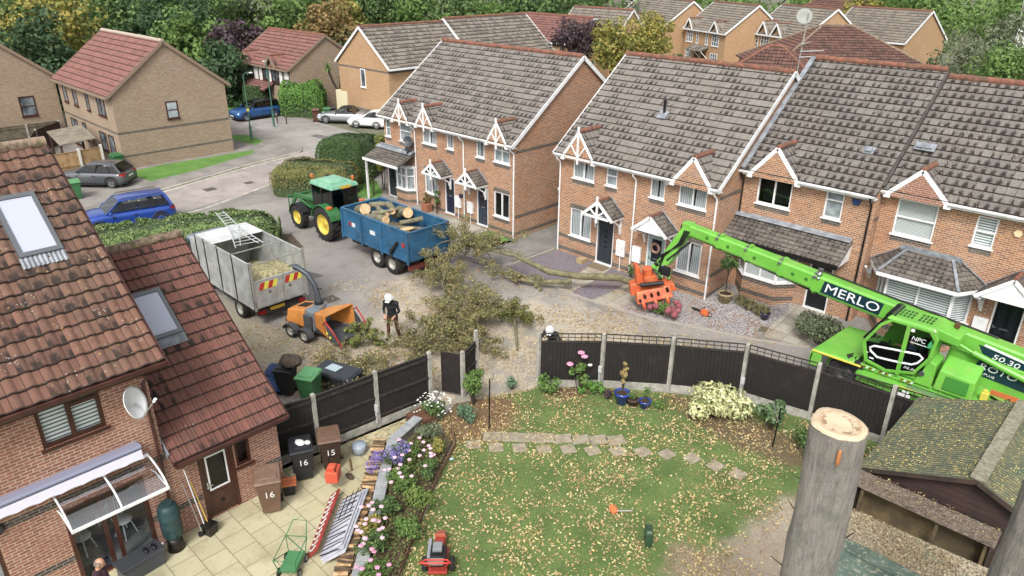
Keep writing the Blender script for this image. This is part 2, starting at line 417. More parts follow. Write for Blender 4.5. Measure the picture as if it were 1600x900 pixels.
def door(par, M, x0, z0, x1, z1, leaf, fm=WHITE, glazing=(), label=None, handle=True, inset=.06, bar=False):
 f = MB(); f.M = M; fw = .06
 f.box(x0,inset-.04,z0,x0+fw,inset+.04,z1); f.box(x1-fw,inset-.04,z0,x1,inset+.04,z1); f.box(x0+fw,inset-.04,z1-fw,x1-fw,inset+.04,z1)
 f.box(x0+.001,-.05,z0-.02,x1-.001,inset+.04,z0+.04)
 fo = f.build('door_frame', fm, par, world=True)
 l = MB(); l.M = M; l.box(x0+fw,inset,z0+.04,x1-fw,inset+.04,z1-fw)
 w, h = x1-x0-2*fw, z1-z0-fw-.04
 for (a, b, c, d) in ((.14,.06,.44,.36),(.56,.06,.86,.36)):
  if not glazing or b+.1 < min(g[1] for g in glazing): l.box(x0+fw+w*a,inset-.012,z0+.04+h*b,x0+fw+w*c,inset+.001,z0+.04+h*d)
 d_ = l.build('door', leaf, par, world=True)
 if label: d_['label'] = label
 if glazing:
  g = MB(); g.M = M
  for (a, b, c, d) in glazing: g.box(x0+fw+w*a,inset-.008,z0+.04+h*b,x0+fw+w*c,inset-.002,z0+.04+h*d)
  g.build('door_glass', DGLASS, d_, world=True)
 hb = MB(); hb.M = M
 if bar: hb.box(x0+fw+.08,inset-.07,z0+.6,x0+fw+.105,inset-.045,z0+1.7); hb.box(x0+fw+.085,inset-.05,z0+.7,x0+fw+.1,inset,z0+.72); hb.box(x0+fw+.085,inset-.05,z0+1.58,x0+fw+.1,inset,z0+1.6)
 else: hb.box(x0+fw+.05,inset-.05,z0+1.0,x0+fw+.16,inset-.03,z0+1.03); hb.box(x0+fw+.05,inset-.03,z0+.95,x0+fw+.08,inset,z0+1.1)
 hb.build('handle', CHROME, d_, world=True)
 if not bar:
  lb = MB(); lb.M = M; lb.box(x0+fw+w*.32,inset-.012,z0+.98,x0+fw+w*.68,inset,z0+1.03); lb.build('letterbox', CHROME, d_, world=True)
 return d_
DGLASS = P('door_glazing', '20262b', .08)
CHROME = P('chrome', 'b9bcbf', .25, .9)
NAVY = P('navy_door', '161c34', .3); ANTH = P('anthracite_door', '2c3238', .35); DBLUE = P('slate_door', '2a3442', .3); SAGE = P('pale_sage_door', '93a8a6', .4)
BDOOR = P('black_door', '14171c', .3)
def gutter(par, p, q, mat=FASCIA, depth=.16, out=(0,-1,0)):
 p, q, out = Vector(p), Vector(q), Vector(out); m = MB()
 m.beam(p-Vector((0,0,.09)), q-Vector((0,0,.09)), .03, .17)
 o = m.build('fascia', mat if mat is not BLACKP else FASCIA, par, world=True)
 g = MB(); n = 8; r = .058; pr = []
 d = (q-p).normalized()
 vs = []
 for base in (p, q):
  for i in range(n+1):
   t = pi*i/n; vs.append(base+out*(.075+cos(t)*r)+Vector((0,0,-.03-sin(t)*r)))
 g.add(vs, [(i,i+1,i+n+2,i+n+1) for i in range(n)]);
 g.beam(p+out*.075+Vector((0,0,-.06)), q+out*.075+Vector((0,0,-.06)), .1, .03)
 g.build('gutter', mat, o, world=True, fix=False)
def downpipe(par, x, y, ztop, zbot=0.02, mat=WHITE, out=(0,-1,0), off=.3):
 out = Vector(out); b = Vector((x, y, 0)); m = MB()
 pts = [b+out*(off+.06)+Vector((0,0,ztop-.08)), b+out*(off+.05)+Vector((0,0,ztop-.2)), b+out*.07+Vector((0,0,ztop-.42)), b+out*.06+Vector((0,0,ztop-.6)), b+out*.06+Vector((0,0,zbot))]
 m.tube(pts, .036, 8, 0)
 for z in (1.0, 2.2, 3.4):
  if z < ztop-.7: m.cyl(b+out*.06+Vector((0,0,z)), b+out*.06+Vector((0,0,z+.06)), .046, n=8)
 return m.build('downpipe', mat, par, world=True)
MSL = .76
def gablet(par, xc, hw, ze, za, yF, style, tm=TILEG, ye=None, infill=brickO):
 """little gable over an upper window; ye = y of main eave line, ze = its height"""
 yf = yF-.32; rise = za-ze; L = math.hypot(hw, rise)
 r = MB()
 for sgn in (-1, 1):
  rg = lambda s: (0, (ze+rise*s/L - ze)/MSL + (ye-yf) + .05)
  Wm = rise/MSL+(ye-yf)+.05
  slope(r, (xc+sgn*(hw+.07), yf, ze-.055), (0,1,0), (-sgn*hw, 0, rise), Wm, L+.08, .28, .34, rng=rg, seed=5, skirt=.05)
 o = r.build('gablet_roof', tm, par, world=True, fix=False)
 rd = MB(); ridge(rd, (xc, yf-.02, za+.04), (xc, ye+rise/MSL+.05, za+.04), .11, .3); rd.build('ridge', RIDGE, o, world=True)
 b = MB()
 for sgn in (-1, 1):
  e = Vector((xc+sgn*(hw+.1), yf-.02, ze-.13)); a = Vector((xc, yf-.02, za-.03))
  b.beam(e, a, .04, .15 if style != 'open' else .11)
  b.box(xc+sgn*(hw-.02), yf-.06, ze-.26, xc+sgn*(hw+.2), yF-.01, ze-.1)
 if style == 'open':
  b.box(xc-.045, yf-.07, ze-.35, xc+.045, yf-.01, za+.22)
  b.beam((xc-hw*.9, yf-.03, ze-.1), (xc+hw*.9, yf-.03, ze-.1), .05, .08)
  b.beam((xc, yf-.035, ze-.05), (xc-hw*.5, yf-.035, ze+rise*.42), .045, .06); b.beam((xc, yf-.035, ze-.05), (xc+hw*.5, yf-.035, ze+rise*.42), .045, .06)
 b.build('bargeboard', WHITE, o, world=True)
 f = MB(); f.prism([(xc-hw-.02, ze-.2), (xc+hw+.02, ze-.2), (xc+hw+.02, ze-.1), (xc, za-.06), (xc-hw-.02, ze-.1)], ye-.03, ye+.1, 'y'); f.build('gable_wall', infill, o, world=True)
 return o
def porch(par, xc, yF, zb, za, hw=.8, dep=.9, style='open', tm=TILEM):
 yf = yF-dep; rise = za-zb; L = math.hypot(hw, rise); r = MB()
 for sgn in (-1, 1):
  slope(r, (xc+sgn*hw, yf, zb), (0,1,0), (-sgn*hw, 0, rise), dep-.005, L, .17, .19, lift=.02, seed=8, prof=[(0,.0),(.5,0)], skirt=.04)
 o = r.build('porch_roof', tm, par, world=True, fix=False)
 rd = MB(); ridge(rd, (xc, yf-.02, za+.02), (xc, yF, za+.02), .075, .24); rd.build('ridge', RIDGE, o, world=True)
 b = MB()
 for sgn in (-1, 1):
  b.beam((xc+sgn*(hw+.03), yf-.02, zb-.07), (xc, yf-.02, za-.05), .04, .13)
  b.box(xc+sgn*(hw-.02), yf, zb-.12, xc+sgn*(hw-.1), yF-.002, zb-.02)
  x = xc+sgn*(hw-.13)
  b.box(x-.035, yF-.075, zb-.85, x+.035, yF-.004, zb-.1)
  pts = [Vector((x, yF-.06, zb-.75)), Vector((x, yF-.18, zb-.42)), Vector((x, yF-.5, zb-.2)), Vector((x, yf+.08, zb-.12))]
  for i in range(3): b.beam(pts[i], pts[i+1], .06, .075, up=(1,0,0))
 if style == 'open':
  b.box(xc-.045, yf-.07, zb-.28, xc+.045, yf-.005, za+.2)
  b.beam((xc-hw*.8, yf-.03, zb-.02), (xc+hw*.8, yf-.03, zb-.02), .045, .1)
  b.beam((xc, yf-.035, zb+.02), (xc-hw*.5, yf-.035, zb+rise*.45), .045, .07); b.beam((xc, yf-.035, zb+.02), (xc+hw*.5, yf-.035, zb+rise*.45), .045, .07)
 else:
  b.prism([(xc-hw*.93, zb-.04), (xc+hw*.93, zb-.04), (xc, za-.12)], yf+.01, yf+.05, 'y')
 b.build('porch_frame', WHITE, o, world=True)
 c = MB(); c.poly([(xc-hw, yf+.06, zb-.03), (xc+hw, yf+.06, zb-.03), (xc+hw, yF-.01, zb-.03), (xc-hw, yF-.01, zb-.03)]); c.build('ceiling', WHITE, o, world=True)
 fl = MB()
 for sgn in (-1, 1): fl.beam((xc+sgn*hw, yF-.012, zb+.07), (xc, yF-.012, za+.09), .02, .12, up=(0,-1,0))
 fl.build('flashing', LEAD, o, world=True)
 return o
def bands(mb, M, specs, mi):
 """dark brick strips 3 mm proud: (x0,z0,x1,z1)"""
 for a, b, c, d in specs: mb.box(a, -.004, b, c, .02, d, mi)
def row_house(name, label, x0, x1, yF, ze, zr, yr, wins, doors=(), group=None, left=True, right=True, tm=TILEG, wm=brickO, dm=brickDk, holes_extra=(), string=(), roofx=None, ridge_m=RIDGE, fmat=FASCIA, verge=(True, True), seed=1, gab=()):
 h = thing(name, label, 'house', (x0, yF, 0), 0, group)
 x0 += .002; x1 -= .002
 ye = yF-.32; m = (zr-ze)/(yr-ye); zw = ze+m*.32-.07
 yB = 2*yr-yF
 w = MB(); w.M = frame((x0, yF, 0), (1,0,0), (0,1,0))
 hol = [(a-x0, b, c-x0, d) for (a, b, c, d, *_) in wins]+[(a-x0, b, c-x0, d) for (a, b, c, d, *_) in doors]+[(a-x0,b,c-x0,d) for a,b,c,d in holes_extra]
 W = x1-x0
 wall(w, 0, W, 0, zw, hol, 0)
 sp = []
 for (a, b, c, d, *r_) in wins:
  sp.append((a-x0-.02, b-.26, c-x0+.02, b-.06))
  if d < 3: sp.append((a-x0-.02, d+.005, c-x0+.02, d+.2))
 for a, b, c, d in sp: w.box(a, -.006, b, c, .02, d, 1)
 ds = sorted([(a-x0, c-x0) for (a, b, c, d, *_) in doors if b < .4]+[(a-x0, c-x0) for a,b,c,d in holes_extra if b < .4])
 cur = 0
 for a, c in ds+[(W, W)]:
  for z0, z1 in ((.12,.3),)+tuple(string):
   if a-cur > .05: w.box(cur+.001, -.005, z0, a-.001, .02, z1, 1)
  cur = c
 w.M = Matrix.Identity(4)
 w.poly([(x0,yB,0),(x1,yB,0),(x1,yB,zw),(x0,yB,zw)], 0)
 for x, on, sd in ((x0, left, 0), (x1, right, 1)):
  w.poly([(x,yF,0),(x,yB,0),(x,yB,zw),(x,yr,zr-.09),(x,yF,zw)], 0)
  if on:
   xx = (x-.004, x+.02) if sd == 0 else (x-.02, x+.004)
   for z0, z1 in ((1.02,1.2),(4.35,4.5),(.12,.3)): w.box(xx[0], yF+.001, z0, xx[1], yB-.001, z1, 1)
 wo = w.build('wall', [wm, dm], h, world=True)
 rx0, rx1 = (x0-(.12 if verge[0] else 0), x1+(.12 if verge[1] else 0))
 r = MB(); L = math.hypot(yr-ye, zr-ze)
 slope(r, (rx0, ye-.03, ze-.02), (1,0,0), (0, yr-ye, zr-ze), rx1-rx0, L+.04, .3, .37, seed=seed)
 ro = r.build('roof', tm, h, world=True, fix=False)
 r = MB(); slope(r, (rx0, 2*yr-ye+.03, ze-.02), (1,0,0), (0, -(yr-ye), zr-ze), rx1-rx0, L+.04, .3, .37, seed=seed+5)
 r.build('rear_roof_slope', tm, h, world=True, fix=False)
 rd = MB(); ridge(rd, (rx0, yr, zr+.05), (rx1, yr, zr+.05), .13, .45, seed=seed); rd.build('ridge', ridge_m, ro, world=True)
 if verge[0] or verge[1]:
  for on, x in ((verge[0] and left, rx0-.012), (verge[1] and right, rx1+.012)):
   if on:
    for p in ((x, ye-.05, ze-.09), (x, 2*yr-ye+.05, ze-.09)): b = MB(); b.beam(p, (x, yr, zr-.03), .03, .2); b.build('bargeboard', WHITE, ro, world=True)
 cur = rx0
 for xc, hw in list(gab)+[(None, 0)]:
  a, b = cur, (rx1 if xc is None else xc-hw-.12)
  if b-a > .1: gutter(h, (a, ye-.01, ze-.02), (b, ye-.01, ze-.02), fmat)
  cur = 0 if xc is None else xc+hw+.12
 sf = MB(); sf.box(rx0, ye, ze-.2, rx1, yF-.002, ze-.17); sf.build('soffit', WHITE, h, world=True)
 M = frame((0, yF, 0), (1,0,0), (0,1,0))
 for (a, b, c, d, mull, trans, cover, *lb) in wins: window(h, M, a, b, c, d, mull, trans, WHITE, cover)
 for (a, b, c, d, leaf, glz, bar) in doors: door(h, M, a, b, c, d, leaf, WHITE, glz, bar=bar)
 h['ze'] = ze
 return h, ye
def vent_pipe(par, x, y, z, h=.55):
 m = MB(); m.cyl((x,y,z-.1),(x,y,z+h), .06, n=10); m.cyl((x,y,z+h),(x,y,z+h+.08), .08, n=10); m.build('vent_pipe', BLACKP, par, world=True)
 m = MB(); m.M = Matrix.Translation((x,y-.05,z)) @ Matrix.Rotation(math.atan(MSL), 4, 'X'); m.box(-.22,-.25,.0,.22,.2,.06); m.build('flashing', LEAD, par, world=True)
def roof_vent(par, x, y, z, w=.3, mat=None, n=1):
 m = MB(); m.M = Matrix.Translation((x,y,z)) @ Matrix.Rotation(math.atan(MSL), 4, 'X')
 m.box(-w/2-.05,-.18,.0,w/2+.05,.18,.05)
 for i in range(n):
  c = -w/2+w*(i+.5)/n; m.box(c-w/n*.4,-.12,.05,c+w/n*.4,.1,.12)
 m.build('roof_vent', mat or LEAD, par, world=True, bevel=.01)
def meter_box(par, x, y, z0, h=.62, w=.42, pipe=True, out=(0,-1)):
 m = MB(); m.box(x-w/2, y-.12, z0, x+w/2, y-.003, z0+h); o = m.build('meter_box', WHITE, par, world=True, bevel=.015)
 if pipe: m = MB(); m.cyl((x,y-.06,0),(x,y-.06,z0), .022, n=8); m.build('pipe', WHITE, o, world=True)
def bay(par, pts, z0, z1, wm, cover, mullmid=(.5,), trans=(), zg=0):
 """faceted bay: brick base, white windows on each facet. pts run left to right seen from outside"""
 m = MB()
 P0 = [Vector((p[0], p[1], 0)) for p in pts]
 m.prism([(p.x, p.y) for p in P0], 0, z0, 'z');
 m.build('bay_wall', [wm], par, world=True)
 m = MB(); m.prism([(p.x, p.y) for p in P0], z1, z1+.1, 'z'); m.build('bay_head', WHITE, par, world=True)
 bd = MB()
 for i in range(len(P0)-1):
  u = (P0[i+1]-P0[i]); W = u.length; u.normalize(); inn = Vector((-u.y, u.x, 0))
  bd.M = frame(P0[i], u, inn); bd.box(0, -.006, z0-.24, W, .02, z0-.06); bd.box(0, -.006, zg+.12, W, .02, zg+.3)
 bd.build('bay_band', brickDk, par, world=True)
 for i in range(len(P0)-1):
  u = (P0[i+1]-P0[i]); W = u.length; u.normalize(); inn = Vector((-u.y, u.x, 0))
  window(par, frame(P0[i], u, inn), .02, z0+.02, W-.02, z1, mullmid if W > .9 else (), trans, WHITE, cover, inset=.05, fw=.06)
# ================================================================ terrace block A (left)
GA = 'houses of the left-hand terrace block'
sashL = ((.47),)
hA1, yeA = row_house('terraced_house', 'left end house of the left terrace, with a lean-to tiled canopy over door and bay', -34.9, -32.1, 25.35, 4.85, 8.55, 30.15,
 [(-35.0+.25,3.6,-34.3,4.6,(),(.5,),NET), (-33.45,3.55,-32.4,4.7,(),(.5,),NET)], [], GA, True, False, TILEG, seed=2, verge=(True,False), gab=((-32.95,.62),))
door(hA1, frame((0,25.35,0),(1,0,0),(0,1,0)), -34.7, .05, -33.85, 2.12, ANTH, WHITE, ((.3,.45,.7,.9),), inset=-.03)
bay(hA1, [(-33.75,25.35),(-33.45,24.95),(-32.55,24.95),(-32.2,25.35)], .85, 2.15, brickO, NET, (.5,), (.62,))
gablet(hA1, -32.95, .62, 4.85, 5.75, 25.35, 'open', ye=yeA)
m = MB(); slope(m, (-35.2,23.98,2.5), (1,0,0), (0,1.37,.62), 3.2, 1.5, .22, .2, lift=.02, seed=3, prof=[(0,0),(.5,0)]); lt = m.build('lean_to_roof', TILEM, hA1, world=True, fix=False)
m = MB(); m.box(-35.2,25.2,3.08,-32.0,25.347,3.14); m.beam((-35.2,25.0,3.04),(-32.0,25.0,3.04),.28,.02,up=(0,-.42,1)); m.build('flashing', LEAD, lt, world=True)
m = MB(); m.box(-35.22,23.9,2.36,-31.98,23.98,2.5); m.box(-35.22,23.98,2.36,-35.14,25.34,2.48); m.box(-35.1,24.0,0,-35.0,24.1,2.4); m.build('fascia', FASCIA, lt, world=True)
hA2, _ = row_house('terraced_house', 'middle house of the left terrace block, navy front door under an openwork white porch', -32.1, -28.1, 25.35, 4.85, 8.55, 30.15,
 [(-31.4,3.75,-30.25,4.75,(.5,),(),CURTAIN), (-29.4,3.78,-28.85,4.75,(),(),CURTAIN), (-31.35,.95,-30.2,2.25,(.5,),(),CURTAIN)],
 [(-29.65,.15,-28.85,2.2,NAVY,((.18,.5,.45,.9),(.55,.5,.82,.9)),False)], GA, False, False, TILEG, seed=4, verge=(False,False), gab=((-30.85,.62),))
gablet(hA2, -30.85, .62, 4.85, 5.8, 25.35, 'open', ye=yeA); porch(hA2, -29.75, 25.35, 2.42, 3.05, .75, .85, 'open')
downpipe(hA2, -32.02, 25.35, 4.8); meter_box(hA2, -28.5, 25.35, .7); meter_box(hA2, -27.55, 25.35, .6)
hA3, _ = row_house('terraced_house', 'right end house of the left terrace, its blank side wall facing the grey driveway', -28.1, -24.3, 25.35, 4.85, 8.55, 30.15,
 [(-27.1,3.75,-26.5,4.75,(),(),CURTAIN), (-25.8,3.75,-24.7,4.75,(.5,),(.6,),NET), (-25.8,.9,-24.7,2.2,(.5,),(),None)],
 [(-27.1,.1,-26.25,2.2,DBLUE,((.18,.45,.82,.9),),False)], GA, False, True, TILEG, seed=6, verge=(False,True), gab=((-25.3,.62),))
gablet(hA3, -25.3, .62, 4.85, 5.8, 25.35, 'open', ye=yeA); porch(hA3, -27.0, 25.35, 2.45, 3.1, .75, .85, 'open')
downpipe(hA3, -28.02, 25.35, 4.8); downpipe(hA3, -24.36, 25.35, 4.8)
for (a, b, c) in ((-27.55, 24.6, 1.5), (-26.6, 25.25, 1.55)):
 m = MB(); m.sph((a if a > -27.5 else -27.5, b, c+.2), .13, 10, 8); tag(m.build('hanging_ball_basket' if b < 25 else 'door_wreath', P('dark_purple_foliage','2b2230',.9,bump=.8), None), 'dark purple ball hanging from the porch left of the slate door' if b < 25 else 'dark round wreath on the slate door at the end of the left terrace', 'decoration')
# ================================================================ block B (middle)
GB = 'pair of houses in the middle terrace block'
hB1, yeB = row_house('terraced_house', 'left house of the middle brick pair, charcoal front door under an openwork white porch', -21.75, -17.45, 25.72, 4.92, 8.85, 30.6,
 [(-20.95,3.82,-19.72,4.85,(.5,),(),CURTAIN), (-19.05,3.85,-18.45,4.85,(),(.45,),NET), (-21.0,.98,-19.75,2.35,(.5,),(),CURTAIN)],
 [(-19.4,.06,-18.42,2.25,ANTH,((.42,.35,.62,.42),(.42,.47,.62,.54),(.42,.59,.62,.66),(.42,.72,.62,.79)),True)], GB, True, False, TILEG, string=((.78,.94),), seed=11, verge=(True,False), gab=((-20.45,.8),))
gablet(hB1, -20.45, .8, 4.92, 6.05, 25.72, 'open', ye=yeB); porch(hB1, -18.75, 25.72, 2.62, 3.35, .82, .9, 'open')
downpipe(hB1, -21.68, 25.72, 4.85); downpipe(hB1, -17.4, 25.72, 4.85)
meter_box(hB1, -17.95, 25.72, .75, .75, .46); vent_pipe(hB1, -17.75, 27.9, 6.85)
hB2, _ = row_house('terraced_house', 'right house of the middle brick pair, pale sage door with a wreath under its porch', -17.45, -13.45, 25.72, 4.92, 8.85, 30.6,
 [(-16.7,3.82,-15.98,4.9,(),(),CURTAIN), (-15.3,3.82,-14.0,4.88,(.5,),(),CURTAIN), (-15.1,.92,-13.95,2.35,(.5,),(),CURTAIN)],
 [(-16.62,.06,-15.68,2.25,SAGE,((.2,.4,.8,.9),),False)], GB, False, True, TILEG, string=((.66,.82),), seed=12, verge=(False,True), gab=((-14.58,.8),))
gablet(hB2, -14.58, .8, 4.92, 5.95, 25.72, 'solid', ye=yeB); porch(hB2, -16.0, 25.72, 2.6, 3.3, .85, .9, 'solid')
downpipe(hB2, -13.52, 25.72, 4.85); meter_box(hB2, -17.08, 25.72, .7, .75, .44)
m = MB(); m.M = Matrix.Translation((-16.15,25.68,1.62)) @ Matrix.Rotation(pi/2,4,'X')
m.tube([(.2*cos(t*pi/6),.2*sin(t*pi/6),0) for t in range(12)], .06, 7, closed=True); tag(m.build('door_wreath', P('pink_wreath','8a5a50',.9,c2='b99a86',scale=25,bump=.8)), 'dusty pink wreath hanging on the pale sage front door', 'wreath')
m = MB(); m.cyl((-15.9,25.66,4.62),(-15.9,25.72,4.62),.13,n=14); m.build('alarm_box', WHITE, hB2, world=True)
sp = thing('side_porch', 'small brick lean-to with a red-brown door in the gap between the two terrace blocks', 'outbuilding', (-22.4,28.0,0))
m = MB(); m.box(-23.3,28.0,0,-21.76,30.5,2.3); m.build('wall', brickO, sp, world=True)
m = MB(); m.box(-22.95,27.95,.03,-22.05,28.01,2.1); m.build('door', P('red_brown_door','5d2b22',.6), sp, world=True)
m = MB(); slope(m, (-23.5,27.8,2.35), (0,1,0), (1.6,0,1.2), 2.6, 2.1, .2, .2, lift=.02, prof=[(0,0),(.5,0)]); m.build('roof', TILEM, sp, world=True, fix=False)
m = MB(); m.box(-23.55,27.72,2.22,-21.9,27.8,2.36); m.beam((-23.5,27.76,2.3),(-21.95,27.76,3.45),.04,.12); m.build('bargeboard', WHITE, sp, world=True)
downpipe(sp, -23.0, 27.72, 2.3, off=.05)
# ================================================================ house C (its ground lies a little higher)
qx, qz = lambda x: x*.975, lambda z: .325+z*.975
Q = lambda L: [(qx(w[0]), qz(w[1]), qx(w[2]), qz(w[3]), *w[4:]) for w in L]
YC, YD = 27.4, 27.9
hC, yeC = row_house('terraced_house', 'set-back brick house with a wide lean-to roof over its bay window behind the green boom', -13.45, -8.15, YC, 5.43, 9.29, 32.25,
 Q([(-13.05,3.88,-11.6,5.0,(.5,),(),None), (-10.25,3.92,-9.55,4.98,(),(.68,),NET)]), Q([(-10.35,.0,-9.4,2.15,BDOOR,((.2,.45,.8,.9),),False)]), None, True, True, TILEG2, seed=21, verge=(False,False), gab=((-12.0,.9),))
gablet(hC, -12.0, .9, 5.43, 6.5, YC, 'solid', ye=yeC, tm=TILEG2)
bay(hC, [(-13.1,YC),(-12.5,26.75),(-11.1,26.75),(-10.55,YC)], 1.2, 2.42, brickO, BLIND, (.5,), (), .3)
m = MB(); slope(m, (-13.44,26.3,2.78), (1,0,0), (0,1.1,.72), 4.75, 1.32, .22, .2, lift=.02, seed=9, prof=[(0,0),(.5,0)]); lt = m.build('lean_to_roof', TILEM, hC, world=True, fix=False)
m = MB(); m.beam((-13.44,YC-.12,3.53),(-8.72,YC-.12,3.53),.26,.02,up=(0,-.55,1)); m.build('flashing', LEAD, lt, world=True)
m = MB(); m.box(-13.44,26.21,2.64,-8.68,26.29,2.78,1); m.prism([(26.3,2.7),(YC-.01,2.7),(YC-.01,3.44)], -8.74,-8.7,'x'); m.build('fascia', [WHITE, BLACKP], lt, world=True)
m = MB(); m.poly([(-13.44,26.31,2.68),(-8.72,26.31,2.68),(-8.72,YC-.01,2.68),(-13.44,YC-.01,2.68)]); m.build('soffit', WHITE, lt, world=True)
downpipe(hC, -8.3, YC, 5.4, mat=BLACKP); roof_vent(hC, -9.2, 28.65, 6.62, .28)
downpipe(hC, -13.35, YC, 5.4, 3.5, mat=BLACKP)
m = MB(); m.M = frame((-8.85,YC-.02,5.0),(1,0,0),(0,1,0)); m.prism([(-.17,.1),(.17,.1),(.1,-.12),(-.1,-.12)],-.06,.0,'y'); m.build('alarm_box', P('blue_alarm','273f74',.4), hC, world=True)
m = MB(); m.beam((-13.33,yeC,5.5),(-13.33,32.2,9.4),.2,.02); m.build('lead_verge', LEAD, hC, world=True)
# ================================================================ house D
qx, qz = lambda x: x*.962, lambda z: .5+z*.962
hD, yeD = row_house('terraced_house', 'brick house at the right edge with a hipped tile roof over its shuttered bay window', -8.15, -.4, YD, 5.6, 9.06, 32.3,
 Q([(-7.9,3.62,-6.5,5.0,(),(.5,),BLIND), (-5.25,3.85,-4.58,4.95,(),(.5,),SHUTTER), (-2.2,.95,-1.0,2.3,(.5,),(),NET)]), Q([(-4.0,.0,-3.05,2.2,BDOOR,((.15,.35,.42,.92),(.58,.35,.85,.92)),False)]), None, True, True, TILEG2, seed=31, verge=(False,True), wm=brickO, gab=((-6.95,.9),))
gablet(hD, -6.95, .9, 5.6, 6.5, YD, 'solid', ye=yeD, tm=TILEG2, infill=brickR)
bay(hD, [(-7.7,YD),(-7.2,27.15),(-4.95,27.15),(-4.5,YD)], 1.36, 2.7, brickO, SHUTTER, (.5,), (), .45)
zb, zt = 2.83, 3.53; yb, yt = 26.75, 27.75; e = [(-8.1,YD-.01),(-7.45,yb),(-4.8,yb),(-4.15,YD-.01)]; tp = [(-7.1,YD-.01),(-6.9,yt),(-5.4,yt),(-5.2,YD-.01)]
m = MB()
for i in range(3):
 a, b = Vector((*e[i],zb)), Vector((*e[i+1],zb)); c, d = Vector((*tp[i+1],zt)), Vector((*tp[i],zt))
 u = (b-a).normalized(); W = (b-a).length; mid = (c+d)/2; s = mid-(a+u*(mid-a).dot(u)); Ls = s.length
 ca, cb = (d-a).dot(u), (c-a).dot(u)
 slope(m, a, u, s, W, Ls, .22, .19, lift=.02, prof=[(0,0),(.5,0)], rng=lambda s_, ca=ca, cb=cb, W=W, Ls=Ls: (ca*s_/Ls, W+(cb-W)*s_/Ls), seed=40+i, skirt=.04)
lt = m.build('bay_roof', TILEM, hD, world=True, fix=False)
m = MB()
for i in range(3): m.beam((e[i][0],e[i][1],zb-.06),(e[i+1][0],e[i+1][1],zb-.06),.04,.14)
m.build('fascia', WHITE, lt, world=True)
for x in (-8.0,-4.25): m = MB(); m.box(x-.04,YD-.08,zb-.75,x+.04,YD-.003,zb-.05); m.beam((x,YD-.05,zb-.7),(x,YD-.7,zb-.1),.06,.07,up=(1,0,0)); m.build('bracket', WHITE, lt, world=True)
m = MB(); m.poly([(x,y,zb-.1) for x,y in e]); m.build('soffit', WHITE, lt, world=True)
m = MB(); m.beam((-7.15,YD-.05,zt+.04),(-5.15,YD-.05,zt+.04),.03,.24)
for i in (1,2): m.beam((*e[i],zb+.05),(*tp[i],zt+.05),.1,.03)
m.beam((*e[0],zb+.06),(*tp[0],zt+.07),.12,.03); m.beam((*e[3],zb+.06),(*tp[3],zt+.07),.12,.03); m.build('flashing', LEAD, lt, world=True)
porch(hD, -3.38, YD, 2.85, 3.68, .96, .9, 'solid'); meter_box(hD, -4.1, YD, 1.17, .6, .45, False)
m = MB(); m.cyl((-3.8,YD-.08,4.95),(-3.8,YD,4.95),.13,n=6); m.build('alarm_box', P('cream_alarm','e0c89a',.4), hD, world=True)
m = MB(); m.box(-4.45,YD-.2,2.42,-4.33,YD-.01,2.7); m.build('wall_lamp', P('white_lamp','dfe4e8',.3), hD, world=True)
roof_vent(hD, -7.5, 29.2, 6.95, .6, n=2)
m = MB(); m.beam((-8.1,yeD,5.66),(-8.1,32.2,9.2),.1,.16); m.build('lead_valley', P('dark_lead','4c4641',.8,c2='3a3430',scale=5), hD, world=True)
# ================================================================ near house (number 16)
h16 = thing('detached_house', 'nearest red brick house in the left foreground with rolled tiles and a lower wing', 'house', (-15.45,4.4,0))
FX = frame((-15.45,0,0),(0,1,0),(-1,0,0))
w = MB(); w.M = FX
YL = -6.0
h_up = (2.2,3.7,3.42,4.78); h_pd = (2.17,.05,3.86,2.12); h_l = (-.6,1.0,.98,2.15); h_up2 = (-2.6,3.7,-1.2,4.78)
wall(w, YL, 4.4, 0, 5.1, [h_up, h_pd, h_l, h_up2], 0)
for a, b in ((2.28,2.45),(.74,.9)):
 for x0, x1 in ((YL,h_pd[0]),(h_pd[1+1],4.4)):
  if a > 2.2: continue
  w.box(x0, -.005, a, x1, .02, b, 1)
w.box(YL, -.005, 2.28, 4.4, .02, 2.45, 1)
w.M = Matrix.Identity(4)
XB = -25.1
for y in (YL, 4.4): w.poly([(-15.45,y,0),(XB,y,0),(XB,y,5.1),(-20.29,y,8.72),(-15.45,y,5.1)], 0)
w.poly([(XB,YL,0),(XB,4.4,0),(XB,4.4,5.1),(XB,YL,5.1)], 0)
w.build('wall', [brickR, brickDk], h16, world=True)
w = MB(); w.M = FX
hd = (5.08,.03,5.98,2.08); hs_ = (6.02,1.15,6.42,2.08)
wall(w, 4.405, 7.2, 0, 2.35, [hd, hs_], 0)
w.box(4.41,-.005,.72,5.06,.02,.88,1); w.box(6.45,-.005,.72,7.2,.02,.88,1)
w.M = Matrix.Identity(4)
w.poly([(-15.45,7.2,0),(-24.3,7.2,0),(-24.3,7.2,2.35),(-19.95,7.2,5.85),(-15.45,7.2,2.35)], 0)
w.box(-24.3,7.19,.72,-15.45,7.204,.88,1)
w.poly([(-24.3,4.41,0),(-24.3,7.2,0),(-24.3,7.2,2.35),(-24.3,4.41,2.35)], 0)
w.build('wing_wall', [brickR, brickDk], h16, world=True)
m = MB(); Lm = math.hypot(5.2,3.9)
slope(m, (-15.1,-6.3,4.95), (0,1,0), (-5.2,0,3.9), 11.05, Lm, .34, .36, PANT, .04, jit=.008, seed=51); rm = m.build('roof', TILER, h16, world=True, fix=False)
m = MB(); slope(m, (-25.5,-6.3,4.95), (0,1,0), (5.2,0,3.9), 11.05, Lm, .34, .36, PANT, .04, seed=52); m.build('rear_roof_slope', TILER, h16, world=True, fix=False)
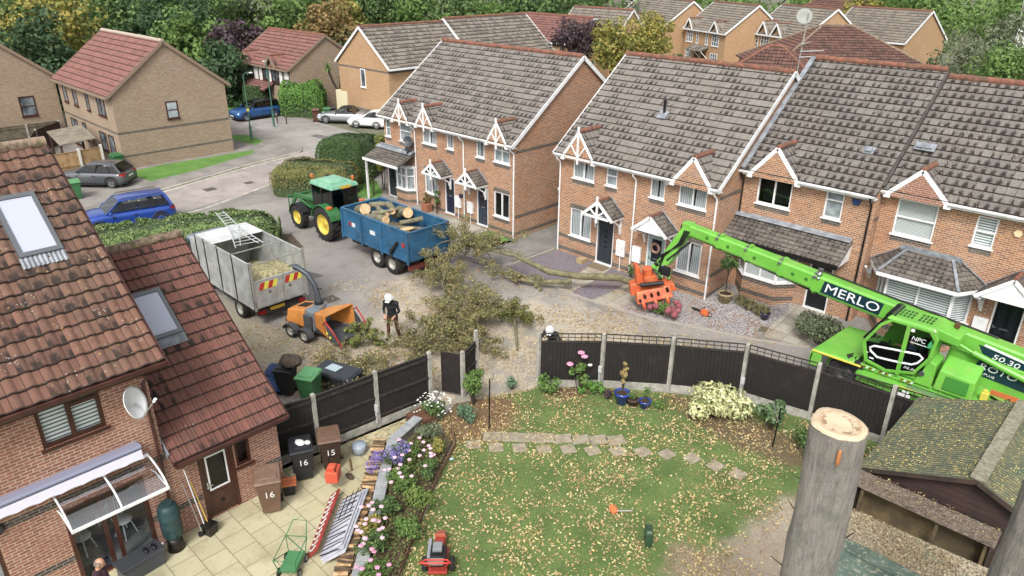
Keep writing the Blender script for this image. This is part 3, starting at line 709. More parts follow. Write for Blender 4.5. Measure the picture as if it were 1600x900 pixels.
m = MB(); ridge(m, (-20.3,-6.3,8.9), (-20.3,4.75,8.9), .14, .4); m.build('ridge', RIDGEM, rm, world=True)
m = MB(); Le = math.hypot(4.85,3.64)
slope(m, (-15.1,4.45,2.3), (0,1,0), (-4.85,0,3.64), 2.9, Le, .34, .335, PANT2, .035, seed=53, jit=.006); re_ = m.build('wing_roof', TILER2, h16, world=True, fix=False)
m = MB(); slope(m, (-24.8,4.45,2.3), (0,1,0), (4.85,0,3.64), 2.9, Le, .34, .335, PANT2, .035, seed=54); m.build('rear_wing_roof_slope', TILER2, h16, world=True, fix=False)
m = MB(); ridge(m, (-19.95,4.45,5.98), (-19.95,7.36,5.98), .13, .4); m.build('ridge', RIDGEM, re_, world=True)
for x in (-15.06,-24.84): m = MB(); m.beam((x,7.38,2.2),(-19.95,7.38,5.86),.03,.14); m.build('bargeboard', BROWNP, re_, world=True)
for x in (-15.06,-25.54): m = MB(); m.beam((x,4.77,4.86),(-20.3,4.77,8.76),.03,.16); m.build('bargeboard', BROWNP, rm, world=True)
def brown_gutter(par, x, y0, y1, z):
 m = MB(); m.box(x-.01,y0,z-.19,x+.02,y1,z-.01); m.box(x-.3,y0,z-.19,x-.011,y1,z-.16); m.build('fascia', BROWNP, par, world=True)
 m = MB(); m.cyl((x+.09,y0,z-.05),(x+.09,y1,z-.05),.06,n=12); m.box(x+.035,y0,z-.045,x+.145,y1,z-.0); m.build('gutter', BROWNP, par, world=True)
brown_gutter(rm, -15.12, -6.3, 4.74, 4.95); brown_gutter(re_, -15.12, 4.5, 7.35, 2.3)
downpipe(h16, -15.45, 4.28, 4.85, mat=BROWNP, out=(1,0,0));
m = MB(); m.beam((-15.3,4.44,2.4),(-19.9,4.44,5.95),.03,.25); m.build('flashing', LEAD, re_, world=True)
window(h16, FX, *h_up, (.5,), ((.5,1,.72),), BROWNP, SHUTTER, fw=.08); window(h16, FX, *h_l, (.5,), (), BROWNP, NET, fw=.08); window(h16, FX, *h_up2, (.5,), (), BROWNP, SHUTTER, fw=.08)
window(h16, FX, *hs_, (), (), BROWNP, None, fw=.07)
m = MB(); m.M = FX; a,b,c,d = h_pd
for x in (a, c-.09): m.box(x,.0,b,x+.09,.1,d)
m.box(a+.09,.0,d-.09,c-.09,.1,d); m.box(a+.09,.0,b,c-.09,.1,b+.05)
for x in (2.84,3.06): m.box(x,.01,b+.05,x+.09,.09,d-.09)
pd = m.build('patio_door', BROWNP, h16, world=True)
m = MB(); m.M = FX; m.poly([(a+.05,.05,b),(c-.05,.05,b),(c-.05,.05,d-.05),(a+.05,.05,d-.05)]); m.build('pane', GLASS, pd, world=True, fix=False)
m = MB(); m.M = FX; m.box(a-1.5,.12,-.02,c+.9,3.2,.03); m.build('indoor_floor', P('grey_laminate','8d8f8e',.4,c2='7b7d7c',scale=3), h16, world=True)
m = MB(); m.M = FX; m.box(a-1.5,3.2,0,c+.9,3.25,2.3); m.box(a-1.5,.12,2.3,c+.9,3.2,2.34); m.build('indoor_wall', P('pale_room','b9b8b2',.9), h16, world=True)
m = MB(); m.M = FX; m.box(a+.1,.12,.03,2.85,.5,.05); m.build('doormat', P('navy_mat','1c2440',.95), h16, world=True)
m = MB(); m.M = FX; m.box(2.9,-.09,b-.01,3.95,-.0,b+.035); m.build('threshold', WHITE, pd, world=True)
m = MB(); m.M = FX; m.box(5.08,.0,.03,5.17,.08,2.08); m.box(5.89,.0,.03,5.98,.08,2.08); m.box(5.17,.0,1.99,5.89,.08,2.08); m.build('door_frame', BROWNP, h16, world=True)
m = MB(); m.M = FX; m.box(5.17,.03,.05,5.31,.07,1.99); m.box(5.75,.03,.05,5.89,.07,1.99); m.box(5.31,.03,.05,5.75,.07,.85); m.box(5.31,.03,1.86,5.75,.07,1.99); m.box(5.27,.015,.2,5.79,.035,.72)
dd = m.build('door', BROWNP, h16, world=True); dd['label'] = 'dark brown back door with a tall glass panel'
m = MB(); m.M = FX; m.box(5.27,.02,.82,5.31,.04,1.9); m.box(5.75,.02,.82,5.79,.04,1.9); m.box(5.31,.02,.82,5.75,.04,.86); m.box(5.31,.02,1.8,5.75,.04,1.9); m.build('glazing_bead', WHITE, dd, world=True)
m = MB(); m.M = FX; m.poly([(5.3,.05,.85),(5.76,.05,.85),(5.76,.05,1.88),(5.3,.05,1.88)]); m.build('door_glass', GLASS, dd, world=True, fix=False)
m = MB(); m.M = FX; m.box(5.0,.6,0,6.5,.61,2.1); m.build('interior', DARKROOM, dd, world=True)
m = MB(); m.M = FX; m.box(5.2,-.04,1.0,5.35,-.02,1.03); m.box(5.2,-.02,.93,5.24,.03,1.13); m.build('handle', CHROME, dd, world=True)
m = MB(); m.M = FX; m.cyl((5.53,-.0,.42),(5.53,.03,.42),.06,n=12); m.build('cat_flap', BLACKP, dd, world=True)
def roof_window(par, x_hi, x_lo, y0, y1, zf, blind, frame_m):
 n = Vector((.6,0,.8)); f = MB(); q = lambda x, y, h: Vector((x, y, zf(x)))+n*h
 def ring(X0, X1, Y0, Y1, h0, h1, t):
  for (xa, xb, ya, yb) in ((X0,X0+t,Y0,Y1),(X1-t,X1,Y0,Y1),(X0+t,X1-t,Y0,Y0+t),(X0+t,X1-t,Y1-t,Y1)):
   f.hexa([q(xa,ya,h0),q(xb,ya,h0),q(xb,yb,h0),q(xa,yb,h0)], [q(xa,ya,h1),q(xb,ya,h1),q(xb,yb,h1),q(xa,yb,h1)])
 ring(x_hi, x_lo, y0, y1, -.02, .13, .09)
 o = f.build('roof_window', frame_m, par, world=True)
 g = MB(); g.poly([q(x_hi+.08,y0+.08,.1),q(x_lo-.08,y0+.08,.1),q(x_lo-.08,y1-.08,.1),q(x_hi+.08,y1-.08,.1)]); g.build('pane', SKYGLASS, o, world=True)
 s = MB()
 N = 10
 for i in range(N):   # ribbed apron flashing below
  ya, yb = y0-.02+(y1-y0+.04)*i/N, y0-.02+(y1-y0+.04)*(i+1)/N; ym = (ya+yb)/2
  s.poly([q(x_lo,ya,.07),q(x_lo+.22,ya,.05),q(x_lo+.22,ym,.085),q(x_lo,ym,.1)]); s.poly([q(x_lo,ym,.1),q(x_lo+.22,ym,.085),q(x_lo+.22,yb,.05),q(x_lo,yb,.07)])
 s.build('apron', LEAD, o, world=True, fix=False)
 return o
SKYGLASS = P('blinded_roof_glass', 'a9adbc', .7, spec=.15)
GREYF = P('grey_metal_frame', '5c6064', .5, .2)
roof_window(h16, -19.15, -17.78, 3.12, 3.98, lambda x: 4.95+.75*(-15.1-x), True, GREYF)
roof_window(h16, -18.75, -17.6, 5.3, 6.1, lambda x: 2.3+.75*(-15.1-x), True, GREYF)
m = MB(); m.M = FX; m.box(5.9,-.3,2.26,6.05,-.14,2.36); m.build('security_light', WHITE, h16, world=True)
m = MB(); m.M = FX; m.tube([(1.05+.1*cos(t),-.03+ -.02,2.38+.1*sin(t)) for t in [pi*i/5 for i in range(10)]],.03,6,closed=True); m.build('hose_reel', BLACKP, h16, world=True)
# ================================================================ ground sheets
def sheet(name, pts, z, mat, kind='structure', parent=None):
 m = MB(); m.poly([(p[0], p[1], z) for p in pts]); o = m.build(name, mat, parent, fix=False)
 if o.data.polygons[0].normal.z < 0: o.data.flip_normals()
 o['kind'] = kind; return o
def gp(*px): return [tuple(G(*p))[:2] for p in px]
t = NT('far_ground'); c = t.mix(t.ramp(t.noise(.03, 4), .4, .6), lin('5c5f45'), lin('6e6a5a')); c = t.mix(t.ramp(t.noise(.6, 5), .45, .7), c, lin('4d5638'))
FARG = t.fin(c, .95)
sheet('ground', [(-700,-300),(400,-300),(400,900),(-700,900)], 0, FARG)
t = NT('asphalt'); ob = t.co()
c = t.mix(t.ramp(t.noise(.35, 5, ob), .35, .65), lin('7b7773'), lin('8c8680'))
c = t.mix(t.math('MULTIPLY', t.ramp(t.noise(1.6, 5, ob), .5, .75), .5), c, lin('615e5a'))
c = t.mix(t.math('MULTIPLY', t.ramp(t.noise(38, 3, ob), .4, .75), .35), c, lin('a29d95'))
sp_ = t.new('ShaderNodeSeparateXYZ'); t.L(ob, sp_.inputs[0])
def blob(t, sp_, cx, cy, rx, ry, nscale=.5, ob=None, soft=.35, nz=.9):
 dx = t.math('DIVIDE', t.math('SUBTRACT', sp_.outputs[0], cx), rx); dy = t.math('DIVIDE', t.math('SUBTRACT', sp_.outputs[1], cy), ry)
 d = t.math('SQRT', t.math('ADD', t.math('MULTIPLY', dx, dx), t.math('MULTIPLY', dy, dy)))
 d = t.math('ADD', d, t.math('MULTIPLY', t.math('SUBTRACT', t.noise(nscale, 5, ob), .5), nz*2))
 return t.ramp(d, 1+soft, 1-soft)
dust = t.math('MAXIMUM', blob(t, sp_, -15.4, 18.8, 3.6, 2.6, .8, ob), blob(t, sp_, -21.0, 17.2, 3.2, 1.8, .8, ob))
dust = t.math('MAXIMUM', dust, blob(t, sp_, -19.0, 14.0, 3.8, 2.2, .6, ob))
fine = t.ramp(t.noise(14, 5, ob, rough=.7), .36, .6)
c = t.mix(t.math('MULTIPLY', t.math('MULTIPLY', dust, fine), .75), c, lin('c3b396'))
yel = t.math('MULTIPLY', blob(t, sp_, -23.5, 10.6, 4.2, 1.2, .8, ob), t.ramp(t.noise(18, 5, ob, rough=.7), .4, .6))
c = t.mix(t.math('MULTIPLY', yel, .6), c, lin('b8a874'))
ck = t.new('ShaderNodeTexVoronoi'); ck.feature = 'DISTANCE_TO_EDGE'; ck.inputs['Scale'].default_value = .38; wv = t.mix(.12, ob, t.noise(1.5, 4, ob, out='Color')); t.L(wv, ck.inputs['Vector'])
c = t.mix(t.math('MULTIPLY', t.math('MULTIPLY', t.ramp(ck.outputs['Distance'], .007, .002), t.ramp(t.noise(.5, 3, ob), .52, .62)), .5), c, lin('4a4744'))
t.bump(t.noise(90, 4, ob), .4, .01)
ASPH = t.fin(c, .92)
sheet('pavement_apron', [(-39.2,5),(-41.0,19.0),(-43.1,25.3),(-44.5,28),(-42,31.5),(-36,31.5),(-36,25.2),(-30,20),(-30,5)], .002, P('apron_asphalt','85817b',.92,c2='746f69',scale=.8,bump=.3,bscale=90))
sheet('planting_soil', [(-37.6,6.8),(-36.4,13.0),(-32.8,17.6),(-30.6,17.0),(-30.8,15.2),(-33.0,12.0),(-34.4,7.0)], .009, P('hedge_soil','4c4033',.95,c2='5f5242',scale=6,bump=1))
sheet('forecourt', [(-10.4,24.0),(-8.7,24.7),(4,24.9),(4,25.3),(-8.8,25.3),(-10.3,25.3)], .006, P('forecourt_concrete','8a857d',.92,c2='76726a',scale=1.2,bump=.3))
sheet('courtyard', [(-41,6),(-12,6),(-11,16),(-5,20.6),(4,20.6),(4,25.3),(-8.6,25.3),(-14,23.6),(-24,22.8),(-27,25.3),(-36.2,25.3),(-37.5,25.6)], .004, ASPH)
ROADM = P('road_pink_asphalt', 'a09590', .9, c2='8f8580', scale=.6, bump=.3, bscale=90, dirt=('736b66', 1.4, .5))
ROADG = P('road_grey_asphalt', '938f89', .9, c2='807c77', scale=.35, bump=.3, bscale=90, dirt=('aaa59c', .9, .5))
PAVE = P('pavement_asphalt', '87827c', .92, c2='757069', scale=.8, bump=.4, bscale=90, dirt=('9d988f', 2, .4))
KERB = P('kerb_concrete', 'b6afa2', .9, c2='9a9387', scale=2, bump=.3)
sheet('side_road', [(-44,5),(-38.2,5),(-41.1,20.2),(-43.3,24.9),(-45.5,31),(-46.5,34),(-66,34),(-72,33),(-72,29.5),(-60,28.6),(-48,27.4)], .008, ROADG)
sheet('road', [(-43.0,5),(-38.5,5),(-41.2,20.15),(-43.25,24.9),(-44.3,27.8),(-47.2,27.3),(-45.2,18),(-44.2,13)], .012, ROADM)
for i, pl in enumerate(([(-43.1,5),(-43.35,11.2),(-44.5,15.3),(-46.7,23.06),(-47.5,27.5)], [(-38.4,5),(-39.9,16.3),(-41.27,20.15),(-43.3,24.95),(-43.9,26.8)])):
 m = MB()
 for a, b in zip(pl, pl[1:]): m.beam((a[0],a[1],.012),(b[0],b[1],.012),.22,.02)
 struct(m.build('road_channel', KERB))
m = MB()
pl = [(-43.4,5),(-43.65,11.2),(-44.8,15.3),(-47.0,23.06),(-47.6,27.0)]
for a, b in zip(pl, pl[1:]): m.beam((a[0],a[1],.05),(b[0],b[1],.05),.14,.12)
struct(m.build('kerb', KERB))
m = MB(); m.prism([(-43.5,5),(-43.72,11.2),(-44.87,15.3),(-47.07,23.06),(-47.77,27.3),(-49.5,28.3),(-55,28.8),(-66,29),(-66,5)], .0, .08, 'z'); struct(m.build('pavement', PAVE))
for i, (x, y, w) in enumerate(((-43.3,18.2,.7),(-43.0,20.6,.55),(-24.6,14.6,.6),(-21.2,11.0,.45))):
 m = MB(); m.box(x-w/2,y-w/2,.0,x+w/2,y+w/2,.018)
 for k in range(5): m.box(x-w*.4,y-w*.4+k*w*.18,.018,x+w*.4,y-w*.36+k*w*.18,.022)
 tag(m.build('drain_cover', P('rusty_iron','5e564f',.8,c2='4a433d',scale=6)), ['larger square drain cover in the pink road','smaller drain cover in the pink road, farther up','iron drain cover on the courtyard between truck and trailer','small iron cover on the courtyard in front of the chipper wheels'][i], 'drain cover')
PATCH = P('tarmac_patch','6a6662',.92,c2='5f5b57',scale=1.5,bump=.3,bscale=80)
for pl_ in ([(-29.5,13.0),(-27.2,13.6),(-26.9,15.8),(-29.2,15.2)],[(-24.3,21.4),(-22.6,21.7),(-22.9,22.1),(-24.4,21.9)],[(-46.4,28.6),(-44.4,28.9),(-45.1,30.6),(-47.2,30.1)],[(-52.0,30.5),(-48.8,30.9),(-49.1,31.7),(-52.3,31.3)]): sheet('tarmac_patch', pl_, .0145, PATCH)
def grass_mat(name, a, b, c_, soil=None, blobs=()):
 t = NT(name); ob = t.co(); c = t.mix(t.ramp(t.noise(1.1, 5, ob), .35, .65), lin(a), lin(b))
 c = t.mix(t.math('MULTIPLY', t.ramp(t.noise(30, 4, ob), .4, .7), .6), c, lin(c_))
 if soil:
  sp = t.new('ShaderNodeSeparateXYZ'); t.L(ob, sp.inputs[0])
  for (cx,cy,rx,ry,colr) in blobs:
   f = blob(t, sp, cx, cy, rx, ry, .9, ob, .25, .55)
   cc = t.mix(t.ramp(t.noise(24, 5, ob, rough=.7), .35, .65), lin(colr[0]), lin(colr[1]))
   c = t.mix(t.math('MULTIPLY', f, .93), c, cc)
 t.bump(t.noise(70, 4, ob), .7, .02); return t.fin(c, .95)
VERGE = grass_mat('verge_grass', '4f7a26', '5f8a30', '3c621c')
sheet('grass_verge', gp((197,272),(235,285),(300,270),(397,241),(396,236),(330,247),(250,260)), .086, VERGE)
sheet('grass_verge', gp((352,212),(390,213),(412,222),(400,228),(372,222)), .086, VERGE)
sheet('far_verge', gp((340,178),(400,165),(455,158),(452,150),(350,168)), .086, VERGE)
sheet('front_grass', gp((740,368),(768,362),(801,378),(765,388),(725,383)), .012, VERGE)
sheet('front_grass', gp((548,292),(588,282),(598,300),(592,314),(560,308)), .012, VERGE)
SLATE = P('slate_chippings', '7b727a', .9, c2='5d565e', scale=16, bump=1, bscale=30, dirt=('a39a92', 22, .6))
GRAV = P('pink_grey_gravel', 'a5a09e', .95, c2='716b6b', scale=13, spread=(.42,.58), bump=1, bscale=30, dirt=('8e6a52', 2.0, .6))
DRIVE = P('driveway_concrete', '7e7b76', .9, c2='6d6a65', scale=.8, bump=.2, dirt=('94908a', 3, .4))
t = NT('paving_slabs'); uv = t.co('UV'); b = t.new('ShaderNodeTexBrick'); b.offset = 0; b.inputs['Scale'].default_value = 1
b.inputs['Brick Width'].default_value = .6; b.inputs['Row Height'].default_value = .6; b.inputs['Mortar Size'].default_value = .012
b.inputs['Color1'].default_value = lin('a8a196'); b.inputs['Color2'].default_value = lin('98917f'); b.inputs['Mortar'].default_value = lin('6a655c'); t.L(uv, b.inputs['Vector'])
c = t.mix(t.math('MULTIPLY', t.ramp(t.noise(2.5, 5), .45, .7), .5), b.outputs['Color'], lin('837c6c')); t.bump(b.outputs['Fac'], -.3, .01); SLABS = t.fin(c, .9)
sheet('driveway', [(-24.1,25.1),(-25.6,22.4),(-22.4,22.2),(-21.85,25.7),(-21.8,28.0),(-23.3,30.5),(-24.2,30.5)], .012, DRIVE)
sheet('slate_bed', [(-21.7,25.7),(-19.4,25.7),(-19.0,23.9),(-19.0,22.4),(-21.9,22.2)], .012, SLATE)
sheet('front_path', [(-19.45,25.7),(-18.4,25.7),(-18.05,24.2),(-17.95,22.2),(-19.0,22.2),(-19.0,23.9)], .016, SLABS)
sheet('slate_bed', [(-18.4,25.7),(-16.75,25.7),(-16.85,22.3),(-17.95,22.2),(-18.02,24.2)], .012, SLATE)
sheet('front_path', [(-16.75,25.7),(-15.6,25.7),(-15.5,22.5),(-16.85,22.3)], .016, SLABS)
sheet('gravel_garden', [(-15.6,25.7),(-13.45,25.7),(-13.2,25.2),(-10.7,25.2),(-10.5,24.0),(-14.5,22.6),(-15.5,22.5)], .012, GRAV)
def ramp_sheet(name, q, mat, dz=0):
 m = MB(); m.poly([(x, y, max(0, (y-25.2)*.14)+.012+dz) for x, y in q]); struct(m.build(name, mat, None))
ramp_sheet('gravel_bank', [(-13.45,25.2),(-10.4,25.2),(-10.4,27.4),(-13.45,27.4)], GRAV); ramp_sheet('ramped_path', [(-10.4,25.2),(-8.6,25.2),(-8.6,27.4),(-10.4,27.4)], SLABS, .004); ramp_sheet('ramped_forecourt', [(-8.6,25.2),(4,25.2),(4,28.0),(-8.6,28.0)], DRIVE)
sheet('front_path', [(-10.4,25.2),(-8.6,25.2),(-8.6,24.7),(-10.2,24.4)], .016, SLABS)
sheet('front_path', [(-28.9,25.3),(-26.2,25.3),(-25.9,24.2),(-27.6,23.6),(-29.2,24.3)], .016, SLABS)
m = MB()
for pl in ([(-21.85,25.6),(-22.0,22.15),(-17.0,22.2),(-14.4,22.55),(-10.2,23.95),(-8.6,24.75)], [(-25.7,22.35),(-23.9,22.15),(-22.0,22.1)]):
 for a, b in zip(pl, pl[1:]): m.beam((a[0],a[1],.02),(b[0],b[1],.02),.08,.06)
struct(m.build('edging_kerb', P('edging_stone','9d9488',.9)))
t = NT('cream_patio'); uv = t.co('UV'); b = t.new('ShaderNodeTexBrick'); b.offset = .5; b.inputs['Scale'].default_value = 1
b.inputs['Brick Width'].default_value = .62; b.inputs['Row Height'].default_value = .62; b.inputs['Mortar Size'].default_value = .008; b.inputs['Bias'].default_value = 0
b.inputs['Color1'].default_value = lin('b6ae8c'); b.inputs['Color2'].default_value = lin('a9a27e'); b.inputs['Mortar'].default_value = lin('5d553f'); t.L(uv, b.inputs['Vector'])
c = t.mix(t.math('MULTIPLY', t.ramp(t.noise(1.3, 6), .45, .72), .6), b.outputs['Color'], lin('8e8260')); c = t.mix(t.math('MULTIPLY', t.ramp(t.noise(9, 5), .55, .75), .4), c, lin('6f6a48'))
t.bump(b.outputs['Fac'], -.4, .01); PATIO = t.fin(c, .85)
sheet('patio', [(-16.0,-4),(-8,-4),(-10.3,3.5),(-12.2,7.4),(-14.0,9.9),(-14.9,11.5),(-15.6,12.4),(-16.1,8.6),(-16.1,7.1)], .012, PATIO)
sheet('side_gravel', [(-16.0,7.2),(-15.6,10.6),(-15.4,12.4),(-16.0,13.5),(-18.2,12.2),(-19.4,9.9),(-19.3,7.3)], .012, P('pale_gravel','b3aaa0',.95,c2='8d857c',scale=20,bump=1,bscale=30))
LAWN = grass_mat('lawn', '50682c', '647a38', '455a2a', True, [
 (-3.7,14.6,2.0,2.5,('b0a28f','97897a')), (-5.2,12.3,1.3,1.0,('96846c','7a6850')), (-14.0,13.0,1.3,1.3,('7c5a3f','6a4d38')), (-13.4,16.2,.9,.5,('6d523c','5c4634')), (-7.6,18.2,2.5,.8,('6d5a42','5b4a36')), (-2.0,13.0,3.5,2.5,('a0917d','8a7a6a'))])
sheet('lawn', [(-13.4,11.5),(-12.0,9.4),(-10.55,7.3),(-8.5,3.5),(2,3),(2,20.5),(-4.5,20.5),(-6.6,20.2),(-8.7,19.7),(-10.6,18.4),(-12.4,17.1),(-13.9,15.6),(-15.1,14.0),(-15.1,13.2),(-14.6,11.9)], .014, LAWN)
t = NT('sawdust'); ob = t.co(); c = t.mix(t.ramp(t.noise(12, 5, ob, rough=.7), .35, .65), lin('b9ab92'), lin('857a68')); c = t.mix(t.math('MULTIPLY', t.ramp(t.noise(1.6, 5, ob), .45, .62), .85), c, lin('8a857b')); t.bump(t.noise(40,4,ob),.8,.02); SAW = t.fin(c,.95)
o = sheet('sawdust_patch', [(-15.2,12.7),(-14.7,13.7),(-13.9,15.3),(-13.9,16.4),(-14.6,18.5),(-16.5,19.0),(-18.0,17.0),(-17.6,14.6),(-16.2,13.2)], .02, SAW)
# ================================================================ fences
CONC = P('fence_concrete', 'a6a398', .9, c2='8c8a80', scale=5, bump=.3, dirt=('6c7060', 6, .5))
t = NT('black_stained_timber'); uv = t.co('UV'); sp = t.new('ShaderNodeSeparateXYZ'); t.L(uv, sp.inputs[0])
f = t.math('FRACT', t.math('MULTIPLY', sp.outputs[0], 8)); c = t.mix(t.ramp(f, .75, .98), lin('1c1816'), lin('090807')); c = t.mix(t.math('MULTIPLY', t.ramp(t.noise(3, 5), .5, .75), .4), c, lin('3a302a'))
t.bump(f, .5, .02); BLKW = t.fin(c, .8)
BLKP = P('black_stained_rail', '37302b', .8, c2='231f1c', scale=6)
def concrete_post(par, x, y, h, w=.11):
 m = MB(); m.box(x-w/2,y-w/2,0,x+w/2,y+w/2,h-.04); m.hexa([(x-w/2,y-w/2,h-.04),(x+w/2,y-w/2,h-.04),(x+w/2,y+w/2,h-.04),(x-w/2,y+w/2,h-.04)],[(x-w/4,y-w/4,h),(x+w/4,y-w/4,h),(x+w/4,y+w/4,h),(x-w/4,y+w/4,h)])
 return m.build('post', CONC, par, world=True)
def fence_panel(par, a, b, z0, z1, rails=(.08,.5,.92), lattice=0, mat=BLKW, railm=BLKP, side=1, board=True, cap=True):
 a = Vector((a[0],a[1],0)); b = Vector((b[0],b[1],0)); u = (b-a).normalized(); W = (b-a).length; g = .07
 M = frame(a, u, Vector((-u.y,u.x,0)))
 m = MB(); m.M = M; n = int((W-2*g)/.125)
 for i in range(n):   # feather-edge boards
  x0 = g+(W-2*g)*i/n; x1 = g+(W-2*g)*(i+1)/n
  m.add([(x0,-.012,z0),(x1+.01,-.0,z0),(x1+.01,.012,z0),(x0,.004,z0),(x0,-.012,z1),(x1+.01,-.0,z1),(x1+.01,.012,z1),(x0,.004,z1)], [(0,3,2,1),(4,5,6,7),(0,1,5,4),(1,2,6,5),(2,3,7,6),(3,0,4,7)])
 p = m.build('panel', mat, par, world=True)
 for r in rails: z = z0+(z1-z0)*r; m = MB(); m.M = M; m.box(g,-.05,z-.035,W-g,-.013,z+.035); m.build('rail', railm, p, world=True)
 if cap: m = MB(); m.M = M; m.box(g,-.03,z1,W-g,.03,z1+.025); m.build('capping', railm, p, world=True)
 if lattice:
  m = MB(); m.M = M; zt = z1+.03; N = 9
  m.box(g,-.018,zt,W-g,.018,zt+.03); m.box(g,-.018,zt+lattice-.03,W-g,.018,zt+lattice); m.box(g,-.008,zt+lattice*.48,W-g,.008,zt+lattice*.48+.02)
  for i in range(N+1):
   x = g+.012+(W-2*g-.024)*i/N; m.box(x-.011,-.012,zt+.03,x+.011,.012,zt+lattice-.03)
  m.build('trellis', BLKP, p, world=True)
 if board:
  m = MB(); m.M = M; m.box(g,-.025,0,W-g,.025,z0-.002); m.build('gravel_board', CONC, p, world=True)
def fence(name, label, pts, z0, z1, ph, lattice=0, skip_posts=(), **kw):
 f = thing(name, label, 'fence', (pts[0][0], pts[0][1], 0))
 for i, p in enumerate(pts):
  if i not in skip_posts: concrete_post(f, p[0], p[1], ph)
 for a, b in zip(pts, pts[1:]): fence_panel(f, a, b, z0, z1, lattice=lattice, **kw)
 return f
fl = fence('garden_fence', 'black feather-edge fence with concrete posts between the cream patio and the wheelie bins', [(-16.25,7.28),(-15.95,8.6),(-15.75,10.55),(-15.52,12.42)], .28, 1.86, 1.98, skip_posts=(0,))
fence_panel(fl, (-15.52,12.42), (-15.47,12.62), .05, 1.86, rails=(), board=False)
fg = fence('garden_fence', 'short black fence return with tall concrete post beside the opening in the fence', [(-15.12,13.45),(-15.45,14.35)], .2, 1.62, 1.75, skip_posts=(1,))
concrete_post(fg, -15.45, 14.35, 2.05)
m = MB(); m.M = frame((-15.2,13.4,0),(-.75,-.4,0),(.4,-.75,0)); m.box(0,-.02,.15,.75,.02,1.6); m.box(0,-.05,.3,.75,-.021,.38); m.box(0,-.05,1.3,.75,-.021,1.38); o = m.build('gate', BLKW, fg, world=True)
fr = fence('garden_fence', 'black fence topped with square trellis and concrete posts behind the lawn, below the green crane', [(-13.9,15.7),(-12.4,17.18),(-10.65,18.55),(-8.75,19.85),(-6.62,20.28),(-4.55,20.55),(-2.5,20.7),(-.4,20.7)], .25, 1.66, 2.02, lattice=.3, rails=())
for (x, y) in ((-12.36,17.06),(-8.68,19.74),(-15.68,10.5)):
 m = MB(); m.box(x-.06,y-.06,.62,x+.06,y+.0,.85); m.box(x-.05,y-.05,.2,x-.03,y-.03,.62); m.box(x+.0,y-.05,.2,x+.02,y-.03,.62)
 nm = 'on the middle post of the trellis-topped fence' if x == -12.36 else ('on the post right of the variegated bush' if x > -9 else 'on the post of the fence beside the patio')
 tag(m.build('outdoor_socket', P('light_grey_box','b9bcbb',.5)), 'small pale grey electrical box '+nm, 'socket')
PINE = P('new_pine_boards', 'a98a5f', .85, c2='8f7048', scale=3, spread=(.4,.6)); WCONC = P('white_concrete', 'c5c1b8', .9); OLDW = P('weathered_boards', '6e6552', .9, c2='585042', scale=3); DKW = P('dark_red_boards', '4b342d', .9, c2='3d2a25', scale=3)
ff = thing('boundary_fence', 'new pine-coloured fence with white concrete posts behind the grey hatchback', 'fence', (-51.3,10,0))
pts = [(-50.9,7.5),(-51.0,9.4),(-51.0,11.6),(-51.0,13.6),(-51.3,15.0)]
for p in pts:
 m = MB(); m.box(p[0]-.07,p[1]-.07,0,p[0]+.07,p[1]+.07,1.95); m.build('post', WCONC, ff, world=True)
for a, b in zip(pts, pts[1:]): fence_panel(ff, a, b, .15, 1.8, rails=(.5,), mat=PINE, railm=PINE, board=False)
fence('boundary_fence', 'dark reddish board fence dividing the gardens of the two grey-brown houses', [(-62.2,15.8),(-60.0,13.6),(-57.6,12.6),(-54.5,12.2)], .1, 1.7, 1.8, mat=DKW, railm=DKW, board=False)
fence('boundary_fence', 'weathered green-grey fence at the foot of the left-most gable wall', [(-62.3,9.0),(-62.25,11.4),(-62.2,13.6),(-62.2,15.7)], .1, 1.75, 1.8, mat=OLDW, railm=OLDW, board=False)
m = MB(); m.M = rotz(0, (-54.6,14.5,0));
pg = thing('lean_to_shelter', 'small weathered felt-roofed shelter on posts beside the grey-brown house', 'shelter', (-54.6,14.3,0))
m = MB(); m.hexa([(-57.2,13.6,2.0),(-53.2,13.2,1.8),(-53.2,15.4,1.95),(-57.2,15.8,2.15)],[(-57.2,13.6,2.07),(-53.2,13.2,1.87),(-53.2,15.4,2.02),(-57.2,15.8,2.22)]); m.build('roof', P('weathered_roof_boards','857c6d',.9,c2='6d6556',scale=2), pg, world=True)
for x, y in ((-57,13.7),(-53.4,13.3),(-53.4,15.3),(-57,15.6)):
 m = MB(); m.box(x-.06,y-.06,0,x+.06,y+.06,1.85); m.build('post', DKW, pg, world=True)
